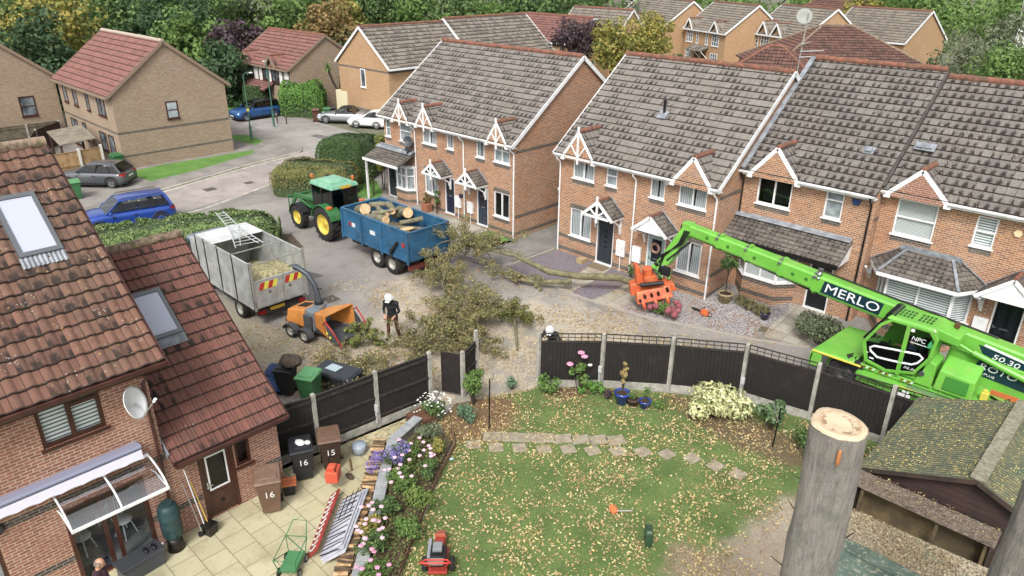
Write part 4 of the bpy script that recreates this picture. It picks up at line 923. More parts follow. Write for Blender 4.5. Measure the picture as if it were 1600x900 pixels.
# ================================================================ distant houses
def simple_house(name, label, org, rz, W, D, ze, zr, wm, tm, wins=(), barge=WHITE, ridge_axis='x', group=None, hip=False, gablets=(), door_=None, gmat=None, rm=RIDGE, band=None, tg=.4):
 """local box W along x, D along y, eave height ze, ridge along x at mid depth"""
 h = thing(name, label, 'house', org, rz, group)
 w = MB(); w.box(0,0,0,W,D,ze,0)
 if not hip:
  for x in (0, W): w.poly([(x,0,ze),(x,D,ze),(x,D/2,zr-.1)], 0)
 if band:
  for z0, z1 in band: w.box(-.005,-.005,z0,W+.005,D+.005,z1,1)
 w.build('wall', [wm, brickDk], h)
 m = MB(); o = .3; L = math.hypot(D/2+o, (zr-ze)*(D/2+o)/(D/2)); sl_ = (zr-ze)/(D/2)
 ez = ze-o*sl_*.5+.08
 if hip:
  hp = D/2+o
  for O, du, ds, Wd in (((-o,-o,ez),(1,0,0),(0,D/2+o,zr-ez),W+2*o), ((W+o,D+o,ez),(-1,0,0),(0,-(D/2+o),zr-ez),W+2*o), ((-o,D+o,ez),(0,-1,0),(D/2+o,0,zr-ez),D+2*o), ((W+o,-o,ez),(0,1,0),(-(D/2+o),0,zr-ez),D+2*o)):
   Ls = math.hypot(D/2+o, zr-ez)
   slope(m, O, du, ds, Wd, Ls, .3, tg, rng=lambda s, Wd=Wd, Ls=Ls: (hp*s/Ls, Wd-hp*s/Ls), prof=[(0,0),(.3,.03),(.6,0)], lift=.05)
 else:
  Ls = math.hypot(D/2+o, zr-ez)
  slope(m, (-.15,-o,ez), (1,0,0), (0,D/2+o,zr-ez), W+.3, Ls, .3, tg, prof=[(0,0),(.3,.03),(.6,0)], lift=.05)
  slope(m, (-.15,D+o,ez), (1,0,0), (0,-(D/2+o),zr-ez), W+.3, Ls, .3, tg, prof=[(0,0),(.3,.03),(.6,0)], lift=.05)
 r = m.build('roof', tm, h, fix=False)
 m = MB()
 if hip:
  ridge(m, (D/2,D/2,zr+.03), (W-D/2,D/2,zr+.03), .13, .5)
  for x, y, x2 in ((-o,-o,D/2),(-o,D+o,D/2),(W+o,-o,W-D/2),(W+o,D+o,W-D/2)): ridge(m, (x,y,ez+.08), (x2,D/2,zr+.03), .12, .45)
 else: ridge(m, (-.15,D/2,zr+.04), (W+.15,D/2,zr+.04), .13, .5)
 m.build('ridge', rm, r)
 if not hip:
  for x in (-.16, W+.16):
   for y in (-o, D+o): m = MB(); m.beam((x,y,ez-.06),(x,D/2,zr-.04),.04,.2); m.build('bargeboard', barge, r)
 for y in (-o-.1, D+o): m = MB(); m.box(-.15,y,ez-.16,W+.15,y+.1,ez-.0); m.build('gutter', barge, r)
 for wd_ in wins:
  face, a, b, c, d = wd_[:5]; opt = wd_[5] if len(wd_) > 5 else {}
  if face == 'f': M = frame((0,0,0),(1,0,0),(0,1,0))
  elif face == 'r': M = frame((W,0,0),(0,1,0),(-1,0,0))
  else: M = frame((0,D,0),(0,-1,0),(1,0,0))
  m = MB(); m.M = M; fw = .07
  m.box(a,-.04,b,a+fw,.02,d); m.box(c-fw,-.04,b,c,.02,d); m.box(a+fw,-.04,b,c-fw,.02,b+fw); m.box(a+fw,-.04,d-fw,c-fw,.02,d)
  n = opt.get('n', 1)
  for i in range(1, n): x = a+(c-a)*i/n; m.box(x-.03,-.042,b+fw,x+.03,.018,d-fw)
  for i in range(1, opt.get('h', 1)): z = b+(d-b)*i/opt.get('h'); m.box(a+fw,-.041,z-.025,c-fw,.016,z+.025)
  m.box(a-.05,-.1,b-.06,c+.05,.0,b-.001)
  fo = m.build('window', opt.get('m', WHITE), h)
  m = MB(); m.M = M; m.box(a+fw*.6,-.012,b+fw*.6,c-fw*.6,.0,d-fw*.6); m.build('pane', opt.get('g', FARGLASS), fo)
 for (xc, hw, rise) in gablets:
  m = MB(); yf = -o-.1; z0 = ze-.05; za = z0+rise
  for s in (-1, 1):
   yb = rise/sl_+.1
   m.hexa([(xc+s*hw,yf,z0),(xc,yf,za),(xc,yb,za),(xc+s*hw,-.2,z0)], [(xc+s*hw,yf,z0+.08),(xc,yf,za+.08),(xc,yb,za+.08),(xc+s*hw,-.2,z0+.08)])
  g = m.build('gablet_roof', tm, h)
  m = MB();
  for s in (-1, 1): m.beam((xc+s*(hw+.05),yf-.02,z0-.05),(xc,yf-.02,za),.05,.2)
  m.build('bargeboard', WHITE if barge is WHITE else barge, g)
  m = MB(); m.prism([(xc-hw,z0-.1),(xc+hw,z0-.1),(xc,za-.05)], -.05, .1, 'y'); m.build('gable_wall', gmat or wm, g)
  m = MB(); ridge(m, (xc,yf,za+.1),(xc,rise/sl_,za+.1),.1,.4); m.build('ridge', rm, g)
 return h
FARGLASS = P('far_window_glass', '3a4248', .1, c2='767f84', scale=1.5)
PALEG = P('pale_window_glass', 'aeb6ba', .2, c2='8d979c', scale=1.2)
BRW = dict(m=BROWNP, g=FARGLASS)
simple_house('detached_house', 'grey-brown brick house with a pink-red tiled roof and one small gable window, across the road', (-61.9,16.2,0), 0, 10.6, 7.6, 4.85, 7.95, brickB, TILEF, barge=P('tan_bargeboard','84705c',.8), rm=P('pale_ridge','a8998a',.9), band=((2.35,2.5),(.85,.97)),
 wins=[('f',.9,3.3,1.7,4.5,BRW),('f',3.0,3.3,3.8,4.5,BRW),('f',5.6,3.3,6.2,4.5,BRW),('f',7.8,3.3,9.2,4.5,dict(m=BROWNP,n=2,g=FARGLASS)),('f',1.2,.3,2.6,2.2,dict(m=BROWNP,n=2,g=FARGLASS)),('f',3.6,1.0,4.4,2.2,BRW),('f',7.0,.8,8.2,2.1,BRW),('f',8.6,.3,9.6,2.1,BRW),('r',3.3,2.95,4.1,4.1,dict(m=BROWNP,h=2,g=PALEG))], tg=.45)
fh = simple_house('detached_house', 'grey-brown brick gable house at the far left edge with one dark square window', (-73.5,9.0,0), 0, 11.0, 7.2, 4.85, 7.9, brickB, TILEF, barge=P('tan_bargeboard','84705c',.8), rm=P('pale_ridge','a8998a',.9),
 wins=[('r',4.6,2.3,5.6,3.7,dict(m=BROWNP,g=FARGLASS,h=2))], tg=.45)
tud = simple_house('detached_house', 'red-roofed house with black and white timbering beyond the far hedge', (-69.8,34.0,0), 0, 9.6, 7.6, 4.0, 6.65, brickB, TILEF, barge=P('tan_bargeboard','84705c',.8), gmat=WHITE, gablets=((2.2,.9,1.0),(6.9,.9,1.0)),
 wins=[('f',.6,2.7,1.3,3.7,BRW),('f',2.0,2.7,3.0,3.7,BRW),('f',4.8,2.7,5.8,3.7,BRW),('f',6.4,2.7,7.6,3.7,dict(m=BROWNP,n=2,g=FARGLASS)),('f',1.0,.6,2.6,1.9,BRW),('f',7.2,.6,8.6,1.9,BRW)], tg=.45)
for a, b in ((0,.5),(1.4,1.9),(3.1,3.9),(4.1,4.7),(5.9,6.3),(7.7,8.3),(8.6,9.4)): m = MB(); m.box(a+.03,-.03,2.55,b-.03,.0,3.85); m.build('render_panel', P('white_render','d8d8d4',.7), tud)
m = MB(); m.box(-.02,-.02,2.4,9.62,.01,2.55); m.box(-.02,-.02,3.85,9.62,.01,4.0)
for x in (.0,.53,1.35,1.93,3.05,3.95,4.72,5.85,6.35,7.65,8.35,9.45): m.box(x-.04,-.04,2.55,x+.04,.0,3.85)
m.build('timber_frame', P('black_timber','1d1a18',.7), tud)
m = MB(); slope(m, (.2,-1.2,2.0),(1,0,0),(0,1.2,.6),6.5,1.34,.3,.3,prof=[(0,0),(.5,0)]); m.build('porch_roof', TILEF, tud, fix=False)
simple_house('detached_house', 'buff brick gable house with grey roof and one slim white window, behind the white hatchback', (-49.75,36.9,0), pi/2, 8.9, 7.1, 4.9, 7.85, brickY, TILEF2, band=((4.45,4.6),(.9,1.2)),
 wins=[('l',3.2,3.0,3.9,4.5,dict(g=FARGLASS))], tg=.42)
simple_house('detached_house', 'second grey roof behind the buff gable house, with a white verge', (-49.4,46.0,0), pi/2, 10.5, 7.6, 4.9, 8.1, brickY, TILEF2, tg=.42)
simple_house('detached_house', 'plain house with a brown-red roof left of the purple tree', (-66,66.5,0), 0, 10.5, 8.5, 4.4, 7.0, brickY, TILEF, tg=.45)
simple_house('detached_house', 'low grey-roofed house in front of the far wood with a solar panel', (-64,74,0), 0, 9, 7, 4.2, 7.6, brickY, TILEF2, tg=.45)
YW = dict(n=3, h=3, g=FARGLASS); YN = dict(n=1, h=3, g=FARGLASS)
GY = 'yellow brick houses on the far street'
def yellow(label, ox, oy, W, gl, rz=-.46, wins=None):
 h = simple_house('terraced_house', label, (ox, oy, 0), rz, W, 8.5, 4.9, 8.1, brickY, TILEF2, wins=wins or (), gablets=gl, group=GY, tg=.45)
 return h
wy = [('f',.6,3.2,2.0,4.7,YW),('f',2.9,3.2,3.4,4.6,YN),('f',5.1,3.2,5.6,4.6,YN),('f',6.5,3.2,8.0,4.7,YW),('f',.6,.9,2.0,2.3,YW),('f',6.5,.9,8.0,2.3,YW)]
y1 = yellow('far yellow brick house with two white gablets and a central porch, below the top edge', -55.7, 90.8, 9.4, ((1.3,.95,1.3),(7.2,.95,1.3)), -.46, wy)
m = MB(); m.hexa([(2.4,-1.2,2.4),(6.0,-1.2,2.4),(6.0,0,2.9),(2.4,0,2.9)],[(2.4,-1.2,2.5),(6.0,-1.2,2.5),(6.0,0,3.05),(2.4,0,3.05)]); m.build('porch_roof', TILEF2, y1)
m = MB(); m.box(2.8,-.05,.1,3.7,.01,2.1); m.box(4.5,-.05,.1,5.4,.01,2.1); m.build('door', BROWNP, y1)
for x in (2.5,4.2,5.9): m = MB(); m.beam((x,-1.1,2.4),(x,-.05,1.5),.08,.08); m.build('bracket', WHITE, y1)
yellow('far yellow brick house behind the yellow tree, its tall blank gable facing right', -69.3, 93.9, 13.0, ((1.2,.9,1.2),(4.6,.9,1.2),(10.6,.9,1.2)), -.44, [('f',.6,3.2,2.0,4.7,YW),('f',6.5,3.2,8.0,4.7,YW)])
yellow('yellow brick house far back under the satellite dish, partly hidden by brown hipped roofs', -46.3, 91.2, 9.6, ((2.6,1.0,1.5),(5.2,1.0,1.4)), -.46, [('f',1.0,3.2,1.6,4.6,YN),('f',2.1,3.2,3.7,4.7,YW),('f',1.0,.9,2.4,2.3,YW)])
yellow('yellow brick house far back at the end of the row with an ochre-edged roof', -37.6, 94.0, 9.6, (), -.2)
yellow('left-most yellow brick house of the far street, mostly behind the yellow trees', -82.5, 100.0, 13.0, ((4,.9,1.2),(9,.9,1.2)), -.44)
simple_house('bungalow', 'low hall with a large brown-red hipped roof behind the right-hand terrace', (-31.0,66.0,0), rad(42), 14.8, 12.0, 3.9, 7.5, brickY, TILEB, hip=True, rm=RIDGEM)
simple_house('bungalow', 'smaller brown-red hipped roof with a pointed end beside the tall dish mast', (-31.0,56.0,0), rad(20), 8.0, 7.0, 4.1, 6.7, brickY, TILEB, hip=True, rm=RIDGE)
simple_house('detached_house', 'far house with a dark red-brown roof at the top of the picture', (-58,126,0), 0, 14, 10, 5, 8.5, brickY, TILEB, hip=True, tg=.5)
simple_house('detached_house', 'far white-walled house with a grey and orange roof in the top right corner', (-29,150,0), rad(15), 12, 10, 5.5, 9.5, P('white_render','d8d8d4',.7), TILEF2, wins=[('f',2,3,4,5,YW),('f',2,.8,4,2.5,YW)], tg=.5)
simple_house('garage', 'low grey flat-topped outbuilding among trees at the top right', (-20,112,0), rad(10), 9, 4, 2.4, 3.0, WHITE, P('pale_sheet_roof','b0b3b4',.6), tg=.6)
# ================================================================ sheds
FELTG = None
t = NT('green_felt_with_litter'); uv = t.co('UV'); ob = t.co(); sp = t.new('ShaderNodeSeparateXYZ'); t.L(ob, sp.inputs[0])
c = t.mix(t.ramp(t.noise(2.2, 5, ob), .35, .65), lin('525c48'), lin('66684e')); c = t.mix(t.ramp(t.noise(9, 6, ob, rough=.75), .5, .62), c, lin('8c8355')); c = t.mix(t.ramp(t.noise(26, 5, ob, rough=.7), .6, .68), c, lin('a3743f'))
c = t.mix(t.math('MULTIPLY', t.ramp(t.noise(.7, 3, ob), .55, .7), .5), c, lin('3f6a55')); sn = t.math('SINE', t.math('MULTIPLY', sp.outputs[1], 62)); c = t.mix(t.math('MULTIPLY', t.ramp(sn, .2, -1), .45), c, lin('2c3428')); t.bump(t.math('ADD', sn, t.noise(30, 4, ob)), .6, .02); FELT = t.fin(c, .95)
t = NT('litter_covered_felt'); ob = t.co(); c = t.mix(t.ramp(t.noise(28, 5, ob, rough=.75), .42, .58), lin('a59a80'), lin('5f5040')); c = t.mix(t.ramp(t.noise(3, 4, ob), .55, .7), c, lin('7b8a72')); t.bump(t.noise(40, 4, ob), 1, .03); LITTER = t.fin(c, .95)
GFELT = P('green_mineral_felt', '56695c', .9, c2='47564b', scale=2, bump=.4, dirt=('a09a82', 12, .8))
BRNW = P('dark_brown_boards', '40312a', .85, c2='2f2520', scale=2.5, spread=(.4,.6)); TANW = P('aged_tan_boards', '6d5c3c', .85, c2='514530', scale=2, spread=(.4,.6))
def boards(m, x0, x1, y, z0, z1, step=.14, mi=0, th=.02):
 z = z0
 while z < z1-.01:
  zz = min(z+step, z1); m.add([(x0,y,z),(x1,y,z),(x1,y,zz),(x0,y,zz),(x0,y+th,z),(x1,y+th,z),(x1,y+th*.4,zz),(x0,y+th*.4,zz)][:8], [(0,1,2,3)][:0]+[(0,1,2,3),(4,7,6,5),(0,4,5,1),(3,2,6,7)], mi); z += step
sa = thing('garden_shed', 'large dark timber shed with a leaf-strewn green felt gable roof beside the fence', 'shed', (-3.6,16.1,0))
zr_, ze_ = 3.0, 2.1; xl, xr, xm = -3.85, .75, -1.55
m = MB(); m.box(xl+.2,16.15,0,xl+.24,20.0,2.15); m.box(xr-.24,16.15,0,xr-.2,20.0,2.15); m.box(xl+.2,20.0,0,xr-.2,20.04,2.15)
m.build('wall', BRNW, sa, world=True)
m = MB(); z = 0
while z < 2.9:
 z1 = min(z+.16, 2.9); h = lambda zz: (xl+.2 if zz < 2.15 else xl+.2+(zz-2.15)*(xm-xl-.2)/(zr_-2.2), xr-.2 if zz < 2.15 else xr-.2-(zz-2.15)*(xr-.2-xm)/(zr_-2.2))
 a, b = h(z1); m.poly([(a,16.13,z),(b,16.13,z),(b,16.15,z1),(a,16.15,z1)]); z += .16
m.build('gable_boarding', P('red_brown_boards','3a2721',.85,c2='2a1f1c',scale=2), sa, world=True)
m = MB()
for x0, x1 in ((xl,xm),(xr,xm)):
 n = 12
 for i in range(n):   # sagging felt with laps across
  a, b = i/n, (i+1)/n
  f = lambda t_: (x0+(x1-x0)*t_, ze_+(zr_-ze_)*t_+.012*sin(t_*19))
  (xa, za), (xb, zb_) = f(a), f(b); dz = .012
  m.hexa([(xa,15.92,za-.05),(xb,15.92,zb_-.05),(xb,20.15,zb_-.05),(xa,20.15,za-.05)],[(xa,15.92,za+dz),(xb,15.92,zb_),(xb,20.15,zb_),(xa,20.15,za+dz)])
sr = m.build('roof', FELT, sa, world=True)
m = MB(); m.beam((xm,15.9,zr_+.02),(xm,20.17,zr_+.02),.3,.03); m.build('ridge_strip', P('grey_litter_felt','8b8874',.95,c2='6f6c55',scale=12,bump=.6), sr, world=True)
m = MB(); m.beam((xl,15.905,ze_-.08),(xm,15.905,zr_-.06),.03,.1); m.beam((xr,15.905,ze_-.08),(xm,15.905,zr_-.061),.03,.1); m.build('bargeboard', BRNW, sr, world=True)
ls = thing('log_store', 'low open-fronted log store with a slatted leaf-littered roof between the two shed roofs', 'log store', (-3.7,15.6,0))
m = MB()
for i in range(5):
 a, b = i/5, (i+1)/5; y0, y1 = 15.42+.42*a, 15.42+.42*b+.015; z0, z1 = 1.93+.16*a, 1.93+.16*b
 m.hexa([(-3.78,y0,z0-.03),(-.85,y0,z0-.03),(-.85,y1,z1-.045),(-3.78,y1,z1-.045)],[(-3.78,y0+.0,z0+.045),(-.85,y0,z0+.045),(-.85,y1,z1-.005),(-3.78,y1,z1-.005)])
m.build('slatted_roof', P('grey_slats','75685c',.9,c2='574b42',scale=9,bump=.6,dirt=('b8a890',30,.8)), ls, world=True)
m = MB(); boards(m, -3.7, -.9, 15.84, .0, 1.93, .15); m.build('back_wall', TANW, ls, world=True)
for x in (-3.7,-.93): m = MB(); m.box(x,15.44,0,x+.03,15.84,1.95); m.build('side_wall', BRNW, ls, world=True)
for x in (-3.55,-1.95,-1.0):
 m = MB(); m.box(x-.035,15.5,0,x+.035,15.57,1.94); m.build('post', TANW, ls, world=True)
sb = thing('garden_shed', 'nearest shed, seen only as a green felt roof thick with litter at the bottom right', 'shed', (-3.3,12.5,0))
m = MB(); m.hexa([(-3.35,13.42,1.98),(-.4,13.42,1.98),(-.4,14.2,2.26),(-3.35,14.0,2.26)],[(-3.35,13.42,2.03),(-.4,13.42,2.03),(-.4,14.2,2.31),(-3.35,14.0,2.31)]); m.build('upper_roof', LITTER, sb, world=True)
m = MB(); m.hexa([(-3.3,12.2,1.75),(-.4,12.2,1.75),(-.4,13.42,1.97),(-3.3,13.42,1.97)],[(-3.3,12.2,1.8),(-.4,12.2,1.8),(-.4,13.42,2.02),(-3.3,13.42,2.02)]); m.build('lower_roof', GFELT, sb, world=True)
m = MB(); m.beam((-3.3,13.1,1.99),(-.4,13.1,1.99),.05,.03); m.build('batten', GFELT, sb, world=True)
m = MB(); m.box(-3.2,12.3,0,-.5,14.0,1.74); m.build('wall', BRNW, sb, world=True)
# ================================================================ vehicles
TYRE = P('tyre_rubber', '1c1b1a', .85, c2='272523', scale=8, bump=.3); RIM = P('alloy_rim', '9b9da0', .35, .8); STEELRIM = P('painted_steel_rim', '9a9890', .5, .2, dirt=('5a4f44', 6, .5))
DKPL = P('dark_trim', '1a1b1d', .6); REDL = P('red_lens', '8e1512', .2); AMBER = P('amber_lens', 'c8641c', .25); CLEARL = P('head_lamp', 'c9ced2', .12); YPLATE = P('yellow_number_plate', 'c9a420', .4); WPLATE = P('white_number_plate', 'cfd0cc', .4)
UNDER = P('dirty_chassis', '2c2a28', .8, c2='3b3530', scale=6)
def text(name, s, size, M, mat, par, ext=.004, shear=0, xs=1, world=True, align='CENTER'):
 cu = bpy.data.curves.new(name, 'FONT'); cu.body = s; cu.size = size; cu.extrude = ext; cu.align_x = align; cu.align_y = 'CENTER'; cu.shear = shear; cu.resolution_u = 3
 tmp = bpy.data.objects.new('tmp', cu); COL.objects.link(tmp); dg = bpy.context.evaluated_depsgraph_get()
 me = bpy.data.meshes.new_from_object(tmp.evaluated_get(dg)); bpy.data.objects.remove(tmp)
 me.transform(Matrix.Diagonal((xs,1,1,1))); me.transform(M)
 if world and par is not None: me.transform(Matrix.Translation(-par.location))
 me.materials.clear(); me.materials.append(mat)
 me.name = name
 o = bpy.data.objects.new(name, me); COL.objects.link(o)
 if par is not None: o.parent = par
 return o
def plane_M(o, u, v):
 u = Vector(u).normalized(); v = Vector(v).normalized(); n = u.cross(v); o = Vector(o)
 return Matrix(((u.x,v.x,n.x,o.x),(u.y,v.y,n.y,o.y),(u.z,v.z,n.z,o.z),(0,0,0,1)))
def wheel(par, c, r, w, side, rim=RIM, tread=0, spokes=5, rr=.62, M=None, world=False, hub=None):
 """axle along y; side=+1 faces +y"""
 m = MB();
 if M is not None: m.M = M
 x, y, z = c; h = w/2
 m.lathe([(r*rr,-h*.8),(r*.88,-h),(r*.97,-h*.8),(r,-h*.4),(r,h*.4),(r*.97,h*.8),(r*.88,h),(r*rr,h*.8)], (x,y,z), 28, axis='y')
 if tread:
  for i in range(tread):
   a = 2*pi*i/tread
   for s in (-1, 1):
    p0 = Vector((x+cos(a)*r, y+s*h*.95, z+sin(a)*r)); p1 = Vector((x+cos(a+.16*s*0+.2)*r*1.0, y+s*h*.05, z+sin(a+.2)*r))
    m.beam(p0, p1, .05*r/.8, .07*r/.8, up=(cos(a),0,sin(a)))
 o = m.build('wheel', TYRE, par, world=world)
 m = MB();
 if M is not None: m.M = M
 f = y+side*h*.7
 m.lathe([(0,side*h*.35),(r*.13,side*h*.45),(r*.16,side*h*.3),(r*.3,side*h*.12),(r*rr*.85,side*h*.25),(r*rr*.97,side*h*.75),(r*rr*1.02,side*h*.82)], (x,y,z), 24, axis='y')
 if spokes:
  for i in range(spokes):
   a = 2*pi*i/spokes+.3; m.beam((x+cos(a)*r*.1,y+side*h*.62,z+sin(a)*r*.1),(x+cos(a)*r*rr*.97,y+side*h*.72,z+sin(a)*r*rr*.97),.09*r/.33,.03,up=(0,1,0))
 m.build('rim', rim, o, world=world)
 if spokes:   # dark barrel behind the spokes
  m = MB()
  if M is not None: m.M = M
  m.lathe([(0,side*h*.3),(r*rr*.9,side*h*.3)], (x,y,z), 20, axis='y'); m.build('brake', DKPL, o, world=world)
 return o
def car(name, label, loc, rz, paint, L=4.3, W=1.8, H=1.45, st=None, kind='hatch', roofmat=None, wr=.32, hood=.95, belt=.92, seed=0, plate_rear=True, rails=False):
 c = thing(name, label, 'car', loc, rz)
 hl = L/2; hw = W/2; fa, ra = hl-.85, -hl+.82     # axles
 if kind == 'hatch': gb = (-hl+.16, hl-1.35); gr = (-hl+.62, hl-2.05)
 elif kind == 'suv': gb = (-hl+.12, hl-1.25); gr = (-hl+.42, hl-2.0)
 else: gb = (-hl+.95, hl-1.5); gr = (-hl+1.45, hl-2.1)
 def ztop(x):
  if x > gb[1]: t = (x-gb[1])/(hl-gb[1]); return hood-.04*t-.22*t**3
  if x < gb[0]+.0: return belt+.05-.06*((gb[0]-x)/max(.1, hl+gb[0]))**2
  return belt+(hood-belt)*(x-gb[0])/(gb[1]-gb[0])
 m = MB(); N = 22; rows = []
 for i in range(N+1):
  x = -hl+L*i/N; e = abs(x)/hl; k = 1-.13*max(0,(e-.8)/.2)**2; zt = ztop(x); zb = .2+.12*max(0,(e-.85)/.15)
  if i in (0, N): zt -= .12; zb += .06; k *= .95
  w = hw*k
  half = [(w*.86,zb),(w*.97,zb+.08),(w,zb+.26),(w*.985,(zb+zt)/2+.08),(w*.965,zt-.14),(w*.9,zt-.02),(w*.6,zt+.02),(0,zt+.035)]
  rows.append([(x,y,z) for y,z in half]+[(x,-y,z) for y,z in reversed(half[:-1])])
 n = len(rows[0]); vs = [p for r in rows for p in r]
 fs = [(i*n+j,i*n+j+1,(i+1)*n+j+1,(i+1)*n+j) for i in range(N) for j in range(n-1)]+[(i*n,(i+1)*n,(i+1)*n+n-1,i*n+n-1) for i in range(N)]
 m.add(vs, fs, 0, smooth=True); m.add(rows[0], [tuple(range(n))], 0); m.add(rows[-1], [tuple(range(n-1,-1,-1))], 0)
 body = m.build('body', paint, c, merge=.0005)
 wb, wr_ = hw*.93, hw*.72; zb0, zb1 = ztop(gb[0])+.0, ztop(gb[1])+.0
 zr = H
 def corner(x, y, z): return Vector((x,y,z))
 rb = [corner(gb[0],-wb,zb0), corner(gb[1],-wb*.95,zb1), corner(gb[1],wb*.95,zb1), corner(gb[0],wb,zb0)]
 rt = [corner(gr[0],-wr_,zr-.06), corner(gr[1],-wr_,zr-.06), corner(gr[1],wr_,zr-.06), corner(gr[0],wr_,zr-.06)]
 r = MB(); ns = 8; rs = []
 for i in range(ns+1):
  t = i/ns; x = gr[0]-.06+(gr[1]-gr[0]+.1)*t; zz = zr-.055+.055*sin(pi*min(1,max(0,t*.9+.08)))
  rs.append([(x,-wr_-.03,zz-.05),(x,-wr_*.9,zz-.005),(x,-wr_*.4,zz+.02),(x,wr_*.4,zz+.02),(x,wr_*.9,zz-.005),(x,wr_+.03,zz-.05)])
 k6 = 6; r.add([p for q in rs for p in q], [(i*k6+j,(i+1)*k6+j,(i+1)*k6+j+1,i*k6+j+1) for i in range(ns) for j in range(5)], 0, smooth=True)
 for s in (-1, 1):    # pillars
  for (x0, x1, w) in ((gb[0],gr[0],.16 if kind != 'conv' else .05),(gb[1],gr[1],.06)): r.beam((x0+(.06 if x0 < 0 else -.03),s*wb*.96,(zb0 if x0 < 0 else zb1)-.02),(x1,s*wr_,zr-.07),w,.05,up=(0,1,0))
 for s, x0, x1, z0 in ((1,gb[0],gr[0],zb0),): r.beam((x0,-wb*.9,z0),(x0,wb*.9,z0),.07,.05)
 ro = r.build('roof', roofmat or paint, c, fix=True)
 if kind == 'conv':
  for s in (-1, 1): pass
 def quad(nm, a, b, c_, d, n_out, shrink=.06):
  ce = (a+b+c_+d)/4; q = [p.lerp(ce, shrink)+Vector(n_out)*.004 for p in (a,b,c_,d)]
  g = MB(); g.poly(q); return g.build(nm, CARGL, c, fix=False)
 quad('windscreen', rb[1], rb[2], rt[2], rt[1], (.5,0,.8), .05); quad('rear_window', rb[3], rb[0], rt[0], rt[3], (-.8,0,.5), .1)
 for s in (-1, 1):
  b0, b1 = (rb[0], rb[1]) if s < 0 else (rb[3], rb[2]); t0, t1 = (rt[0], rt[1]) if s < 0 else (rt[3], rt[2])
  cuts = [.06,.47,.5,.93] if kind != 'conv' else [.3,.52,.55,.95]
  if kind in ('suv','hatch'): cuts = [.04,.22,.24,.54,.57,.94]
  for i in range(0, len(cuts), 2):
   a, b = cuts[i], cuts[i+1]
   lo = lambda t_: b0.lerp(b1, t_).lerp(t0.lerp(t1, t_), .08); hi = lambda t_: b0.lerp(b1, t_).lerp(t0.lerp(t1, t_), .88)
   g = MB(); off = Vector((0,s*.018,.005)); g.poly([lo(a)+off, lo(b)+off, hi(b)+off, hi(a)+off]); g.build('side_window', CARGL, c, fix=False)
  mm = MB(); mm.sph((gb[1]-.22,s*(hw+.06),zb1+.07),.1,10,6,squash=(.7,1.1,.75)); mm.build('mirror', paint, c)
  mm = MB(); mm.box(ra+.4,s*(hw-.03),.2,fa-.4,s*(hw+.005),.3); mm.build('sill_trim', DKPL, c)
  mm = MB()
  for xx in ((-.05,.95) if kind != 'conv' else (.15,)): mm.box(xx-.9*.4,s*(hw*.965-.01),belt-.17,xx-.9*.4+.17,s*(hw+.012),belt-.145)
  mm.build('door_handle', DKPL, c)
  for ax in (fa, ra):
   mm = MB(); n_ = 14; vs = []
   for i in range(n_+1):
    a = pi*i/n_
    for rr, yy in ((wr+.10,hw*.96),(wr+.1,hw+.008),(wr+.03,hw+.008),(wr+.0,hw*.8)): vs.append((ax+cos(a)*rr, s*yy, wr+sin(a)*rr))
   mm.add(vs, [(i*4+j,i*4+j+1,(i+1)*4+j+1,(i+1)*4+j) for i in range(n_) for j in range(3)], 0, smooth=True); mm.build('wheel_arch', DKPL if kind == 'suv' else ARCHD, c)
   wheel(c, (ax, s*(hw-.1), wr), wr, .23, s, spokes=5 if kind != 'suv' else 6)
  mm = MB(); mm.hexa([(hl-.42,s*(hw*.93),.62),(hl-.1,s*(hw*.86),.6),(hl-.06,s*(hw*.45),.6),(hl-.2,s*hw*.45,.62)],[(hl-.45,s*(hw*.9),.78),(hl-.16,s*(hw*.84),.75),(hl-.12,s*(hw*.45),.74),(hl-.25,s*hw*.45,.78)]); mm.build('headlight', CLEARL, c)
  mm = MB(); mm.hexa([(-hl+.3,s*(hw*.965),belt-.22),(-hl+.02,s*hw*.86,belt-.2),(-hl-.005,s*hw*.45,belt-.18),(-hl+.2,s*hw*.4,belt-.2)],[(-hl+.3,s*(hw*.96),belt-.05),(-hl+.05,s*hw*.84,belt-.04),(-hl+.02,s*hw*.45,belt-.04),(-hl+.2,s*hw*.4,belt-.05)]); mm.build('tail_light', REDL, c)
 mm = MB(); mm.box(hl-.04,-hw*.5,.32,hl+.012,hw*.5,.52); mm.build('grille', DKPL, c)
 mm = MB(); mm.box(hl+.012,-.26,.42,hl+.02,.26,.53); mm.build('number_plate', WPLATE, c)
 mm = MB(); mm.box(-hl-.02,-.26,belt-.32 if kind != 'conv' else .5,-hl+.0,.26,belt-.21 if kind != 'conv' else .61); mm.build('number_plate', WPLATE, c)
 mm = MB(); mm.box(-hl-.01,-hw*.75,.26,-hl+.2,hw*.75,.4); mm.build('bumper_trim', DKPL, c)
 mm = MB(); mm.box(-hl+.25,-hw*.85,.16,hl-.25,hw*.85,.3); mm.build('underbody', UNDER, c)
 mm = MB(); mm.box(gb[0]+.25,-wb*.85,belt-.25,gb[1]-.15,wb*.85,belt-.02)
 for sx in (gr[0]+.55, gr[1]-.15):
  for s in (-1, 1): mm.box(sx-.1,s*.4-.22,belt-.1,sx+.08,s*.4+.22,H-.32)
 mm.build('interior', DKPL, c)
 if rails:
  for s in (-1, 1): mm = MB(); mm.tube([(gr[0]+.1,s*wr_,zr-.02),(gr[0]+.2,s*wr_,zr+.05),(gr[1]-.2,s*wr_,zr+.05),(gr[1]-.05,s*wr_,zr-.02)],.018,6); mm.build('roof_rail', DKPL, c)
 return c
CARGL = CARGLASS; ARCHD = P('wheel_arch_liner', '0d0d0e', .8)
def paint(name, c, flake=.35): return P(name, c, .28, flake, coat=.6)
